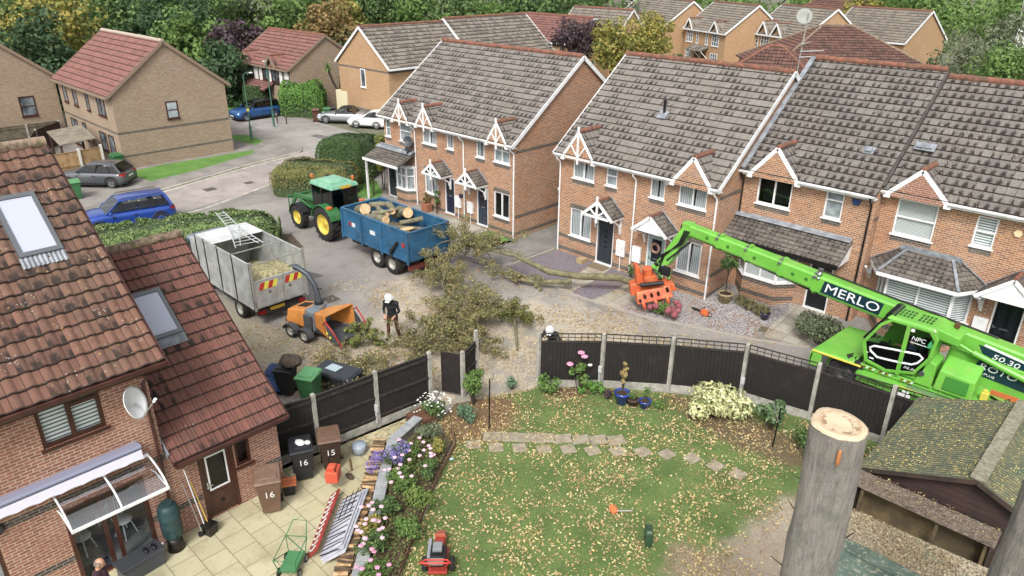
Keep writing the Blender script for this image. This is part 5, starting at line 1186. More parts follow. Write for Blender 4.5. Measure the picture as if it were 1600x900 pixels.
SUVB = paint('deep_blue_paint', '2048a0'); MIDB = paint('mid_blue_paint', '1e5590'); GREYP = paint('graphite_paint', '54575c'); SILV = paint('silver_paint', 'a3a8ac', .6); WHT = P('white_car_paint', 'd9dad8', .3, coat=.5)
car('parked_car', 'deep blue SUV parked on the road behind the long hedge, left of the tractor', (-39.75,12.1,.01), rad(-98), SUVB, 4.6, 1.88, 1.66, kind='suv', wr=.36, hood=1.05, belt=1.02, rails=True)
car('parked_car', 'dark grey hatchback parked on the drive beside the new pine fence', (-48.9,13.7,.08), rad(178+14), GREYP, 4.35, 1.8, 1.44, kind='hatch').rotation_euler[2] = rad(-137)
car('parked_car', 'mid blue car with dark roof parked at the far hedge beyond the lamp posts', (-61.6,31.0,.01), rad(-88), MIDB, 4.4, 1.8, 1.55, kind='suv', roofmat=P('black_roof','15171a',.3), wr=.34, hood=1.0, belt=.96)
car('parked_car', 'silver convertible with a black fabric roof parked by the buff gable wall', (-54.7,35.6,.01), rad(-142), SILV, 4.4, 1.75, 1.38, kind='conv', roofmat=P('black_canvas','17181a',.9), wr=.32, belt=.88, hood=.88)
car('parked_car', 'small white hatchback half hidden behind the corner of the left terrace', (-51.5,36.0,.01), rad(-150), WHT, 3.5, 1.63, 1.46, kind='hatch', wr=.29, belt=.93, hood=.93)
JG = P('tractor_green', '2a6f35', .35, c2='22602c', scale=2, coat=.2, dirt=('6b6a48', 3, .25)); JY = P('wheel_yellow', 'cdb62e', .45, c2='b89f28', scale=4); JROOF = P('sun_faded_green_roof', '5f9a7c', .4, c2='79ad8d', scale=2)
tr = thing('tractor', 'green farm tractor with yellow wheel rims and front loader coupled to the blue trailer', 'tractor', (-31.6,19.35,0))
T = Matrix.Translation((-31.6,19.35,0)) @ Matrix.Rotation(pi, 4, 'Z')    # local +x = forward
def tb(name, fn, mat, par=tr, bev=.015, **k):
 m = MB(); m.M = T; fn(m); return m.build(name, mat, par, world=True, bevel=bev, **k)
def f(m):
 m.hexa([(.2,-.36,1.05),(2.35,-.3,1.0),(2.35,.3,1.0),(.2,.36,1.05)],[(.2,-.33,1.78),(2.3,-.24,1.5),(2.3,.24,1.5),(.2,.33,1.78)])
tb('bonnet', f, JG, bev=.06)
tb('grille', lambda m: m.box(2.34,-.26,.98,2.4,.26,1.45), DKPL)
tb('chassis', lambda m: (m.box(-.9,-.28,.55,2.2,.28,1.05), m.cyl((-.85,-.85,.85),(-.85,.85,.85),.14), m.cyl((1.75,-.75,.62),(1.75,.75,.62),.1), m.box(-1.5,-.06,.45,-.9,.06,.58)), UNDER)
for s in (-1, 1):
 wheel(tr, (-.85, s*.88, .86), .86, .52, s, rim=JY, tread=18, spokes=0, M=T, world=True, rr=.6)
 wheel(tr, (1.75, s*.86, .62), .62, .4, s, rim=JY, tread=16, spokes=0, M=T, world=True, rr=.58)
 def f(m, s=s):
  n = 9; vs = []
  for i in range(n+1):
   a = rad(15+145*i/n);
   for y in (s*.5, s*1.16): vs.append((-.85+cos(a)*1.0, y, .9+sin(a)*.98))
   for y in (s*1.16, s*.5): vs.append((-.85+cos(a)*.94, y, .9+sin(a)*.92))
  m.add(vs, [(i*4+j,i*4+(j+1)%4,(i+1)*4+(j+1)%4,(i+1)*4+j) for i in range(n) for j in range(4)]+[(0,1,2,3),(n*4+3,n*4+2,n*4+1,n*4)], 0, smooth=False)
 tb('fender', f, JG, bev=.02)
 def f(m, s=s):
  n = 7; vs = []
  for i in range(n+1):
   a = rad(10+140*i/n)
   for rr_, y in ((.74,s*.68),(.74,s*1.06),(.7,s*1.06),(.7,s*.68)): vs.append((1.75+cos(a)*rr_, y, .62+sin(a)*rr_))
  m.add(vs, [(i*4+j,i*4+(j+1)%4,(i+1)*4+(j+1)%4,(i+1)*4+j) for i in range(n) for j in range(4)]+[(0,1,2,3),(n*4+3,n*4+2,n*4+1,n*4)], 0)
 tb('front_mudguard', f, DKPL, bev=0)
 tb('indicator', lambda m, s=s: m.box(-1.45,s*.95-.13,1.72,-1.22,s*.95+.13,1.86), AMBER, bev=.03)
 tb('loader_arm', lambda m, s=s: (m.beam((.6,s*.5,1.7),(2.5,s*.5,1.55),.1,.2), m.beam((2.5,s*.5,1.6),(3.1,s*.5,.75),.1,.2), m.beam((.6,s*.5,1.0),(.6,s*.5,1.85),.1,.2), m.cyl((1.1,s*.5,1.15),(2.4,s*.5,1.45),.05)), JG)
 tb('side_window', lambda m, s=s: m.poly([(-1.3,s*.77,1.55),(.35,s*.75,1.3),(.5,s*.73,2.55),(-1.25,s*.74,2.6)]), CARGL, bev=0)
tb('loader_frame', lambda m: (m.box(2.95,-.75,.45,3.02,.75,.55), m.box(2.95,-.75,1.35,3.02,.75,1.45), *[m.beam((2.98,y,.45),(2.98,y,1.45),.05,.05) for y in (-.72,-.36,0,.36,.72)], m.beam((3.0,-.7,.5),(3.0,.7,1.4),.05,.05)), JG)
tb('lower_cab', lambda m: m.hexa([(-1.25,-.72,1.05),(.35,-.72,1.05),(.35,.72,1.05),(-1.25,.72,1.05)],[(-1.35,-.75,1.55),(.35,-.75,1.3),(.35,.75,1.3),(-1.35,.75,1.55)]), JG)
tb('cab_pillars', lambda m: [m.beam(a, b, .07, .07) for s in (-1,1) for a, b in (((-1.32,s*.74,1.5),(-1.28,s*.72,2.66)),((-.45,s*.76,1.45),(-.4,s*.74,2.66)),((.35,s*.74,1.28),(.5,s*.7,2.62)))], DKPL)
tb('rear_window', lambda m: m.poly([(-1.33,-.7,1.55),(-1.33,.7,1.55),(-1.29,.68,2.6),(-1.29,-.68,2.6)]), CARGL, bev=0)
tb('windscreen', lambda m: m.poly([(.36,-.7,1.4),(.36,.7,1.4),(.5,.68,2.6),(.5,-.68,2.6)]), CARGL, bev=0)
tb('cab_roof', lambda m: (m.hexa([(-1.45,-.82,2.64),(.68,-.78,2.6),(.68,.78,2.6),(-1.45,.82,2.64)],[(-1.38,-.74,2.84),(.55,-.7,2.82),(.55,.7,2.82),(-1.38,.74,2.84)]), m.hexa([(-1.0,-.5,2.83),(.2,-.5,2.82),(.2,.5,2.82),(-1.0,.5,2.83)],[(-.9,-.42,2.93),(.1,-.42,2.92),(.1,.42,2.92),(-.9,.42,2.93)])), JROOF, bev=.05)
tb('number_plate', lambda m: m.box(-1.5,-.28,2.66,-1.46,.28,2.79), YPLATE, bev=0)
for x, y in ((-1.2,-.62),(.45,.66)):
 tb('beacon', lambda m, x=x, y=y: (m.cyl((x,y,2.84),(x,y,2.98),.025), m.cyl((x,y,2.98),(x,y,3.12),.075,.06)), AMBER, bev=.01)
tb('seat', lambda m: (m.box(-.7,-.25,1.4,-.2,.25,1.6), m.box(-.8,-.25,1.5,-.68,.25,2.15), m.cyl((.1,0,1.5),(.2,0,1.95),.03), m.tube([(.15+.02*sin(a),.2*cos(a),1.97+.05*sin(a)) for a in [pi*i/6 for i in range(12)]],.02,6,closed=True)), DKPL, bev=.03)
tb('exhaust', lambda m: m.tube([(.75,-.5,1.6),(.75,-.5,2.7),(.85,-.5,2.8)],.05,8), DKPL, bev=0)
tb('step', lambda m: (m.box(.1,-1.0,.5,.5,-.75,.54), m.box(.1,-1.0,.85,.5,-.75,.89), m.beam((.1,-.95,.5),(.1,-.8,1.1),.03,.06), m.beam((.5,-.95,.5),(.5,-.8,1.1),.03,.06)), JG)
TB = P('trailer_blue', '255f84', .45, c2='1f5070', scale=1.5, dirt=('5d6a70', 4, .35)); TBI = P('trailer_inside', '44545c', .8, c2='5d5a50', scale=3)
ta = thing('trailer', 'blue twin-axle tipping trailer loaded with cut tree trunks', 'trailer', (-26.0,19.15,0))
X0, X1, Y0, Y1, Z0, Z1 = -28.55, -23.55, 18.02, 20.25, .98, 2.35
m = MB(); m.box(X0,Y0,Z0,X1,Y1,Z0+.08); m.build('floor', TBI, ta, world=True)
def side(y, s):
 m = MB(); m.box(X0,y-.03,Z0,X1,y+.03,Z1-.05); m.box(X0-.02,y-.06,Z1-.07,X1+.02,y+.06,Z1)
 for x in (X0+.04, X0+1.55, X0+3.1, X1-.05): m.box(x-.06,y+s*.03,Z0-.12,x+.06,y+s*.09,Z1-.07)
 m.box(X0,y+s*.03,Z0+.45,X1,y+s*.055,Z0+.5); m.box(X0,y+s*.03,Z0-.02,X1,y+s*.07,Z0+.1)
 return m.build('side_panel', TB, ta, world=True, bevel=.008)
p1 = side(Y0, -1); side(Y1, 1)
for x in (X0, X1):
 m = MB(); m.box(x-.03,Y0+.06,Z0,x+.03,Y1-.06,Z1-.05); m.box(x-.06,Y0+.061,Z1-.07,x+.06,Y1-.061,Z1+.001); m.box(x-.04,Y0+.06,Z0+.45,x+.045,Y1-.06,Z0+.5); m.build('tailgate' if x == X1 else 'headboard', TB, ta, world=True, bevel=.008)
m = MB(); m.box(X0+.1,18.55,.72,X1-.2,18.68,.97); m.box(X0+.1,19.6,.72,X1-.2,19.73,.97); m.box(X0-1.1,19.05,.6,X0+.5,19.25,.78); m.box(-26.6,18.3,.45,-24.4,18.5,.7); m.box(-26.6,19.8,.45,-24.4,20.0,.7); m.box(-28.0,18.1,.75,-26.9,18.4,.97); m.build('chassis', UNDER, ta, world=True)
for x in (-26.05,-24.93):
 for y, s in ((18.25,-1),(20.02,1)): wheel(ta, (x,y,.5), .5, .42, s, rim=STEELRIM, spokes=0, world=True, rr=.52)
 m = MB(); m.cyl((x,18.2,.5),(x,20.1,.5),.06); m.build('axle', UNDER, ta, world=True)
m = MB(); m.box(X1-.25,18.1,.5,X1-.1,20.2,.72); m.build('rear_bumper', P('rusty_red_bar','6b2c28',.7), ta, world=True)
m = MB(); m.cyl((-24.75,17.9,1.15),(-24.25,17.92,1.75),.07); m.box(-24.8,17.9,.85,-24.65,18.0,1.3); m.build('tailgate_ram', DKPL, ta, world=True)
WPNT = P('white_paint_mark', 'c9cdcf', .5); RPNT = P('red_paint_mark', '9c2b28', .5)
for x, w, mt in ((-27.95,.16,RPNT),(-27.72,.24,WPNT),(-26.3,.36,WPNT),(-24.0,.2,RPNT)):
 m = MB(); m.box(x,Y0-.062,Z0+.62,x+w,Y0-.031,Z0+.8); m.build('decal', mt, ta, world=True)
BARK = P('grey_green_bark', '7d7860', .95, c2='5c5645', scale=5, bump=1, bscale=22, dirt=('7f8a5c', 3, .5)); CUT = P('fresh_cut_wood', 'd3b287', .8, c2='c19a69', scale=7)
def log(p, q, r0, r1, label, name='log', cat='log', grp=None, bend=0, n=12):
 p, q = Vector(p), Vector(q); m = MB(); k = 7; pts = []; rs = []; rn = random.Random(int(p.x*97+p.y*31))
 side_ = (q-p).cross(Vector((0,0,1))).normalized()
 for i in range(k):
  t = i/(k-1); pts.append(p.lerp(q, t)+side_*bend*sin(pi*t)+Vector((0,0,rn.uniform(-.01,.02)))); rs.append((r0+(r1-r0)*t)*rn.uniform(.95,1.06))
 m.tube(pts, rs, n)
 for a, b, r in ((pts[0],pts[1],rs[0]),(pts[-1],pts[-2],rs[-1])):
  d = (a-b).normalized(); m.cyl(a+d*.002, a+d*.006, r*.97, r*.95, n=n, mi=1)
 o = m.build(name, [BARK, CUT], None); return tag(o, label, cat, grp)
LG = 'cut trunks lying in the blue trailer'
log((-28.2,18.75,2.1),(-27.4,18.55,2.38),.24,.27,'thick short log at the front left of the trailer, pale end up', grp=LG)
log((-27.6,18.5,1.95),(-25.7,18.45,2.3),.2,.22,'long log on the near side of the trailer load with a round pale end', grp=LG)
log((-27.9,19.6,2.2),(-26.3,19.0,2.3),.13,.11,'thin crooked limb lying across the middle of the trailer load', grp=LG, bend=.12)
log((-27.3,19.8,2.35),(-26.2,19.2,2.4),.17,.14,'mossy limb pointing back over the middle of the load', grp=LG, bend=-.08)
log((-26.6,19.9,2.2),(-25.3,19.4,2.5),.23,.24,'stout log at the far side of the load with the highest pale end', grp=LG)
log((-26.6,19.5,2.05),(-25.8,19.9,2.4),.17,.18,'short log wedged behind the stout far-side log', grp=LG)
log((-25.8,18.9,1.8),(-24.0,19.6,2.0),.1,.09,'thin branch lying towards the tailgate', grp=LG)
log((-25.4,19.0,2.1),(-24.9,19.9,2.2),.1,.12,'stubby grey branch end beside the pale slice', grp=LG)
log((-28.1,19.3,2.25),(-27.3,20.0,2.35),.14,.12,'mossy limb end at the front of the load', grp=LG)
log((-26.9,18.6,2.3),(-26.1,19.6,2.5),.1,.08,'crooked thin limb lying across the top of the load', grp=LG, bend=.15)
log((-25.6,18.4,1.75),(-24.3,18.6,1.95),.14,.12,'low log near the tailgate on the near side', grp=LG)
m = MB(); m.lathe([(0,0),(.3,.01),(.34,.05),(.33,.1),(0,.12)], (-24.6,18.75,2.02), 12); m.v = [Vector((v.x,v.y,v.z+(v.x+24.6)*.2)) for v in m.v]; tag(m.build('wood_slice', CUT), 'flat pale slice of trunk near the tailgate of the trailer', 'log')
m = MB(); rn = random.Random(3)
for i in range(9): m.sph((X0+.7+i*.43, 19.12+rn.uniform(-.25,.25), 1.5), .55, 9, 6, squash=(1,1.25,.55), jit=.15, seed=i)
tag(m.build('wood_debris', BARK), 'heap of bark and small branches filling the bottom of the trailer', 'debris', kind='stuff')
ALU = P('dull_aluminium', 'b0b3b0', .5, .25, c2='999c98', scale=2.5, dirt=('7d8068', 3, .45)); TCAB = P('dark_green_cab', '233a3c', .35, coat=.3)
tk = thing('tipper_truck', 'aluminium-sided tipper truck with its bed part full of wood chips', 'truck', (-26.5,12.2,0))
def kb(name, fn, mat, par=tk, bev=.01, **k):
 m = MB(); fn(m); return m.build(name, mat, par, world=True, bevel=bev, **k)
yn, yf_, xr, xf, zb, zt = 11.12, 13.3, -24.1, -28.6, .92, 2.68
kb('bed_floor', lambda m: m.box(xf,yn,zb-.06,xr,yf_,zb), ALU)
for y, s in ((yn,-1),(yf_,1)):
 kb('side_panel', lambda m: (m.box(xf,y-.02,zb,xr,y+.02,zt), m.box(xf,y-.04,zt-.05,xr,y+.04,zt+.02), m.box(xf,y-.035,zb-.1,xr,y+.035,zb-.0)), ALU)
 for x in (xf+.0, xf+.75, xf+1.9, xf+3.1, xr-.03): kb('stake', lambda m: m.box(x-.03,y+s*.02,zb-.12,x+.03,y+s*.05,zt+.06), DKPL)
kb('headboard', lambda m: m.box(xf-.02,yn,zb,xf+.02,yf_,zt), ALU)
kb('tailgate', lambda m: (m.box(xr-.02,yn,zb-.02,xr+.02,(yn+yf_)/2-.02,1.98), m.box(xr-.02,(yn+yf_)/2+.02,zb-.02,xr+.02,yf_,1.98), m.box(xr-.03,yn,1.96,xr+.03,yf_,2.0), m.box(xr+.01,12.1,zb,xr+.05,12.3,1.98)), ALU)
for y in (yn, yf_): kb('rear_post', lambda m: m.box(xr-.04,y-.045,.8,xr+.04,y+.045,zt+.1), STEELRIM)
for x in (xr, xr-1.55): kb('cross_tube', lambda m: m.beam((x,yn,zt-.02),(x,yf_,zt-.02),.04,.05), STEELRIM)
kb('roof_sheet', lambda m: m.hexa([(xf,yn,zt+.03),(xf+1.55,yn,zt+.03),(xf+1.55,yf_,zt+.03),(xf,yf_,zt+.03)],[(xf,yn,zt+.05),(xf+1.55,yn,zt+.05),(xf+1.55,yf_,zt+.05),(xf,yf_,zt+.05)]), P('white_cover_sheet','c9cccb',.5,c2='b4b7b4',scale=2))
kb('storage_locker', lambda m: m.box(xf-.02,yn,1.0,xf-.65,yf_,2.45), ALU)
cr = P('chevron_red','b12a20',.4); cy = P('chevron_yellow','d8cf3a',.4)
for y0 in (11.32, 12.38):
 for i in range(4):
  a = y0+i*.18
  kb('chevron', lambda m: m.hexa([(xr+.022,a,1.6),(xr+.03,a,1.6),(xr+.03,a+.18,1.6),(xr+.022,a+.18,1.6)],[(xr+.022,a+.1,1.88),(xr+.03,a+.1,1.88),(xr+.03,a+.28,1.88),(xr+.022,a+.28,1.88)]), cr if i % 2 == 0 else cy, bev=0)
for y0 in (11.75, 12.6):
 kb('ring_logo', lambda m: m.tube([(xr+.03,y0+.05*cos(a),1.45+.05*sin(a)) for a in [pi*i/5 for i in range(10)]],.012,5,closed=True), DKPL, bev=0)
kb('chassis', lambda m: (m.box(-30.2,11.7,.5,xr-.2,11.85,.78), m.box(-30.2,12.6,.5,xr-.2,12.75,.78), m.box(xr-.3,yn+.1,.5,xr-.15,yf_-.1,.72), m.box(-27.2,11.3,.45,-26.4,11.7,.8)), UNDER)
kb('number_plate', lambda m: m.box(xr-.14,11.75,.6,xr-.12,12.35,.73), YPLATE, bev=0)
for y in (11.25, 12.95): kb('tail_light', lambda m: m.box(xr-.16,y,.55,xr-.1,y+.3,.7), REDL)
for x in (-25.6,-29.2):
 for y, s in ((11.28,-1),(13.12,1)):
  wheel(tk, (x,y,.4), .4, .3 if x > -28 else .24, s, rim=STEELRIM, spokes=0, world=True, rr=.6)
  kb('mudguard', lambda m: m.tube([(x+.5*cos(a),y,.42+.5*sin(a)) for a in [rad(20+14*i) for i in range(11)]], .04, 6), DKPL, bev=0)
kb('cab', lambda m: m.hexa([(-29.35,11.2,.55),(-30.9,11.22,.55),(-30.9,13.2,.55),(-29.35,13.22,.55)][::-1],[(-29.35,11.25,2.15),(-30.35,11.35,2.1),(-30.35,13.05,2.1),(-29.35,13.15,2.15)][::-1]), TCAB, bev=.06)
kb('cab_roof', lambda m: m.hexa([(-29.35,11.27,2.14),(-30.4,11.37,2.09),(-30.4,13.05,2.09),(-29.35,13.13,2.14)][::-1],[(-29.35,11.4,2.26),(-30.2,11.5,2.22),(-30.2,12.92,2.22),(-29.35,13.0,2.26)][::-1]), P('slate_grey_roof','6d7480',.35,coat=.3), bev=.03)
kb('side_window', lambda m: m.poly([(-29.5,11.19,1.3),(-30.4,11.19,1.3),(-30.25,11.3,1.95),(-29.5,11.27,2.0)]), CARGL, bev=0, fix=False)
kb('windscreen', lambda m: m.poly([(-30.78,11.4,1.3),(-30.78,13.0,1.3),(-30.42,12.9,2.02),(-30.42,11.5,2.02)]), CARGL, bev=0, fix=False)
kb('mirror', lambda m: m.box(-30.4,10.95,1.4,-30.3,11.12,1.75), TCAB)
CHIP = P('wood_chips', 'a79a74', .95, c2='7b7a52', scale=9, spread=(.4,.6), bump=1.2, bscale=26)
m = MB(); N = 22; vs = []
for i in range(N+1):
 for j in range(N+1):
  x = xf+.05+(xr-xf-.1)*i/N; y = yn+.04+(yf_-yn-.08)*j/N; h = 1.55+.35*math.exp(-((x+25.2)**2+(y-12.4)**2*1.2)/1.1)+.18*noise.noise(Vector((x*2,y*2,0)))
  vs.append((x,y,h-.25*max(0,(-26.4-x))))
m.add(vs, [(i*(N+1)+j,(i+1)*(N+1)+j,(i+1)*(N+1)+j+1,i*(N+1)+j+1) for i in range(N) for j in range(N)], 0, smooth=True); tag(m.build('wood_chip_heap', CHIP), 'heap of wood chips inside the aluminium tipper bed', 'wood chips', kind='stuff')
ld = thing('orchard_ladder', 'pale aluminium tapering ladder lying across the top of the tipper truck', 'ladder', (-28,12.6,2.75))
LP0, LP1 = Vector((-30.0,12.85,2.95)), Vector((-25.7,12.0,2.82));
dL = (LP1-LP0); pL = dL.cross(Vector((0,0,1))).normalized()
for s in (-1, 1):
 m = MB(); m.tube([LP0+pL*s*.16, LP0.lerp(LP1,.55)+pL*s*.22, LP1+pL*s*(.55 if s>0 else .5)+Vector((.0,0,.0))], .024, 6); m.build('rail', P('pale_aluminium','c3c6c6',.4,.4), ld, world=True)
for i in range(13):
 t = .05+i*.075; w = .17+.05*min(t,.55)/.55+(.3*(t-.55)/.45 if t > .55 else 0); c0 = LP0.lerp(LP1,t)
 m = MB(); m.cyl(c0-pL*w, c0+pL*w, .016, n=6); m.build('rung', MATS['pale_aluminium'], ld, world=True)
for a, b in (((.5,.2),(1.02,-.1)),((.5,-.2),(1.0,.12))):
 m = MB(); m.cyl(LP0.lerp(LP1,a[0])+pL*a[1]+Vector((0,0,.05)), LP0.lerp(LP1,b[0])+pL*b[1]*3+Vector((0,0,.05)), .02, n=6); m.build('tripod_leg', MATS['pale_aluminium'], ld, world=True)
ORG = P('chipper_orange', 'd08428', .4, c2='c07522', scale=3, dirt=('7d6a3c', 5, .3)); CGRY = P('chipper_grey', '43474c', .5); FRED = P('feed_bar_red', 'a82226', .45)
ch = thing('wood_chipper', 'orange towed wood chipper with a tall grey discharge spout aimed into the truck', 'wood chipper', (-22.25,12.6,0), rad(10)); ch.scale = (.88,.88,.88)
def cb(name, fn, mat, par=ch, bev=.015, **k):
 m = MB(); fn(m); return m.build(name, mat, par, bevel=bev, **k)
cb('engine_cover', lambda m: (m.hexa([(-1.35,-.62,.5),(-.25,-.62,.5),(-.25,.62,.5),(-1.35,.62,.5)],[(-1.3,-.5,1.05),(-.15,-.55,1.3),(-.15,.55,1.3),(-1.3,.5,1.05)])), ORG, bev=.05)
cb('vents', lambda m: [m.box(-1.0+i*.12,-.2,1.13+i*.028,-.93+i*.12,.25,1.15+i*.028) for i in range(5)], DKPL, bev=0)
cb('rotor_housing', lambda m: (m.hexa([(-.2,-.55,.45),(.35,-.55,.45),(.35,.55,.45),(-.2,.55,.45)],[(-.2,-.5,1.32),(.3,-.5,1.25),(.3,.5,1.25),(-.2,.5,1.32)]), m.cyl((.05,.1,1.28),(.05,.1,1.42),.26,n=18)), P('galvanised_grey','7d868e',.45,.3))
cb('control_panel', lambda m: m.box(-.15,-.66,.55,.3,-.56,1.15), CGRY)
cb('chassis', lambda m: (m.box(-1.6,-.45,.35,1.2,-.35,.47), m.box(-1.6,.35,.35,1.2,.45,.47), m.box(-2.3,-.05,.36,-1.4,.05,.46), m.box(-.6,-.8,.3,.3,.8,.4)), UNDER)
for s in (-1, 1):
 for x in (-.75, .12):
  wheel(ch, (x, s*.86, .31), .31, .2, s, rim=STEELRIM, spokes=0, rr=.6)
  def f(m, x=x, s=s):
   vs = []; n = 7
   for i in range(n+1):
    a = rad(5+170*i/n)
    for rr_, y in ((.42,s*.72),(.42,s*1.0),(.38,s*1.0),(.38,s*.72)): vs.append((x+cos(a)*rr_, y, .3+sin(a)*rr_*.85))
   m.add(vs, [(i*4+j,i*4+(j+1)%4,(i+1)*4+(j+1)%4,(i+1)*4+j) for i in range(n) for j in range(4)]+[(0,1,2,3),(n*4+3,n*4+2,n*4+1,n*4)], 0)
  cb('mudguard', f, CGRY, bev=0)
ha = [(.3,-.4,.62),(.3,.4,.62),(.3,.4,1.2),(.3,-.4,1.2)]; hb = [(1.45,-.78,.55),(1.45,.78,.55),(1.35,.78,1.5),(1.35,-.78,1.5)]
def f(m):
 for i in (1,2,3):
  a, b = ha[i], ha[(i+1)%4]; c_, d = hb[(i+1)%4], hb[i]; n = (Vector(b)-Vector(a)).cross(Vector(d)-Vector(a)).normalized()*.025
  A = [Vector(p) for p in (a,b,c_,d)]; m.hexa([p-n for p in A],[p+n for p in A])
cb('feed_hopper', f, ORG, bev=.01)
cb('feed_table', lambda m: m.hexa([(.3,-.4,.58),(1.95,-.7,.42),(1.95,.7,.42),(.3,.4,.58)],[(.3,-.4,.62),(1.95,-.7,.46),(1.95,.7,.46),(.3,.4,.62)]), CGRY)
for s in (-1, 1):
 cb('side_wing', lambda m: m.hexa([(1.35,s*.79,.5),(2.05,s*.75,.35),(2.05,s*.72,.35),(1.35,s*.76,.5)],[(1.3,s*.8,1.35),(1.75,s*.76,.95),(1.75,s*.73,.95),(1.3,s*.77,1.35)]), CGRY)
 cb('safety_bar', lambda m: m.tube([(1.25,s*.84,1.15),(1.45,s*.86,1.35),(1.85,s*.84,.95),(2.2,s*.8,.45),(2.1,s*.8,.3)], .035, 8), FRED, bev=0)
cb('discharge_spout', lambda m: m.tube([(.05,.1,1.35),(.0,.1,1.9),(-.12,.08,2.3),(-.4,.02,2.68),(-.8,-.08,2.9),(-1.0,-.1,2.92)], [.15,.12,.11,.11,.12,.14], 10), P('spout_grey','454c54',.45,.2), bev=0)
cb('spout_flap', lambda m: m.hexa([(-1.0,-.25,2.98),(-1.35,-.28,2.88),(-1.35,.05,2.88),(-1.0,.06,2.98)],[(-1.0,-.25,3.0),(-1.35,-.28,2.9),(-1.35,.05,2.9),(-1.0,.06,3.0)]), CGRY)
cb('spout_handle', lambda m: (m.cyl((-.05,.08,2.1),(.25,.1,2.15),.02,n=6), m.sph((.27,.1,2.15),.04,8,6)), DKPL, bev=0)
cb('spout_collar', lambda m: m.cyl((.05,.1,1.42),(.04,.1,1.52),.2,n=16), DKPL)
cb('reflector', lambda m: (m.box(1.4,-.83,.75,1.5,-.81,.85), m.box(1.55,-.82,.6,1.65,-.8,.7)), cy, bev=0)
CABGLASS = glass_mat('cab_glass', (.62,.68,.68))
MG = P('lime_green_paint', '66b22e', .4, c2='5ba52a', scale=1.2, coat=.2, dirt=('8c9a5a', 3.2, .4)); MDK = P('dark_teal_decal', '10303a', .35); MWH = P('decal_white', 'd8dcdc', .4); BLK = P('gloss_black', '0c0d0e', .15, coat=.5); MYL = P('yellow_edge_strip','cfc22a',.5)
mh = thing('telehandler', 'lime green rotating telehandler with its long boom reaching left over the front gardens', 'telehandler', (-5.0,23.8,0))
def q_(name, fn, mat, par=mh, bev=.012, fix=True):
 m = MB(); fn(m); return m.build(name, mat, par, world=True, bevel=bev, fix=fix)
q_('chassis', lambda m: (m.box(-7.3,22.95,.55,1.2,24.75,1.0), m.box(-6.2,22.6,.6,-3.9,23.0,.98)), MG)
for x in (-6.55,-1.6):
 for y, s in ((22.85,-1),(24.85,1)): wheel(mh, (x,y,.62), .62, .45, s, rim=P('dark_grey_rim','35383a',.5), spokes=0, tread=16, world=True, rr=.55)
q_('front_fender', lambda m: (m.hexa([(-7.72,22.5,1.1),(-6.35,22.5,1.12),(-6.2,25.15,1.12),(-7.55,25.15,1.1)],[(-7.68,22.55,1.2),(-6.35,22.55,1.24),(-6.2,25.1,1.24),(-7.5,25.1,1.2)]), m.hexa([(-7.78,22.5,.6),(-7.68,22.5,.6),(-7.5,25.15,.6),(-7.6,25.15,.6)],[(-7.72,22.5,1.11),(-7.62,22.5,1.11),(-7.45,25.15,1.11),(-7.55,25.15,1.11)]), m.box(-7.75,22.5,.62,-7.35,22.56,1.1)), MG, bev=.03)
for p, q in (((-7.7,22.5,1.16),(-6.1,22.5,1.17)),((-5.0,22.45,.98),(-3.2,22.45,.98))): q_('edge_strip', lambda m: m.beam(p, q, .055, .055), MYL)
q_('running_board', lambda m: m.hexa([(-6.2,22.42,.9),(-1.0,22.42,.9),(-1.0,23.0,.9),(-6.2,23.0,.9)],[(-6.2,22.42,.97),(-1.0,22.42,.97),(-1.0,23.0,.97),(-6.2,23.0,.97)]), MG)
q_('tread_plate', lambda m: [m.box(-4.7+i*.075,22.5,.975,-4.66+i*.075,22.92,.99) for i in range(26)], P('tread_grey','7c7f80',.5,.4), bev=0)
prof = [(-6.28,1.95),(-5.9,2.72),(-5.6,3.0),(-4.42,3.0),(-4.22,2.75),(-4.28,2.1),(-4.62,1.42),(-5.45,1.18),(-6.1,1.32)]
def inset(ps, k):
 cx = sum(p[0] for p in ps)/len(ps); cz = sum(p[1] for p in ps)/len(ps)
 return [(cx+(x-cx)*k, cz+(z-cz)*k) for x, z in ps]
inn = inset(prof, .9)
def f(m):
 n = len(prof)
 for i in range(n):
  j = (i+1)%n; a, b, c_, d = prof[i], prof[j], inn[j], inn[i]
  m.add([(a[0],22.68,a[1]),(b[0],22.68,b[1]),(c_[0],22.68,c_[1]),(d[0],22.68,d[1]),(a[0],22.8,a[1]),(b[0],22.8,b[1]),(c_[0],22.8,c_[1]),(d[0],22.8,d[1])], [(0,1,2,3),(4,7,6,5),(0,4,5,1),(2,6,7,3),(1,5,6,2),(0,3,7,4)])
 m.box(-5.14,22.67,1.22,-5.02,22.74,2.98)
q_('door_frame', f, MG, bev=.01)
q_('door_glass', lambda m: m.add([(x,22.72,z) for x,z in inn], [tuple(range(len(inn)))]), CABGLASS, bev=0, fix=False)
lowp = [(-6.17,2.0),(-4.31,2.22),(-4.62,1.5),(-5.45,1.27),(-6.0,1.4)]
q_('lower_door_panel', lambda m: m.add([(x,22.712,z) for x,z in lowp]+[(x,22.75,z) for x,z in lowp], [(0,1,2,3,4),(9,8,7,6,5)]), BLK, bev=0)
loop = [(-6.02,1.84),(-5.9,1.93),(-5.2,2.04),(-4.62,2.12),(-4.5,2.04),(-4.6,1.84),(-4.75,1.72),(-5.3,1.63),(-5.75,1.58),(-5.98,1.72)]
q_('white_stripe', lambda m: m.tube([(x,22.70,z) for x,z in loop], .036, 6, closed=True), MWH, bev=0)
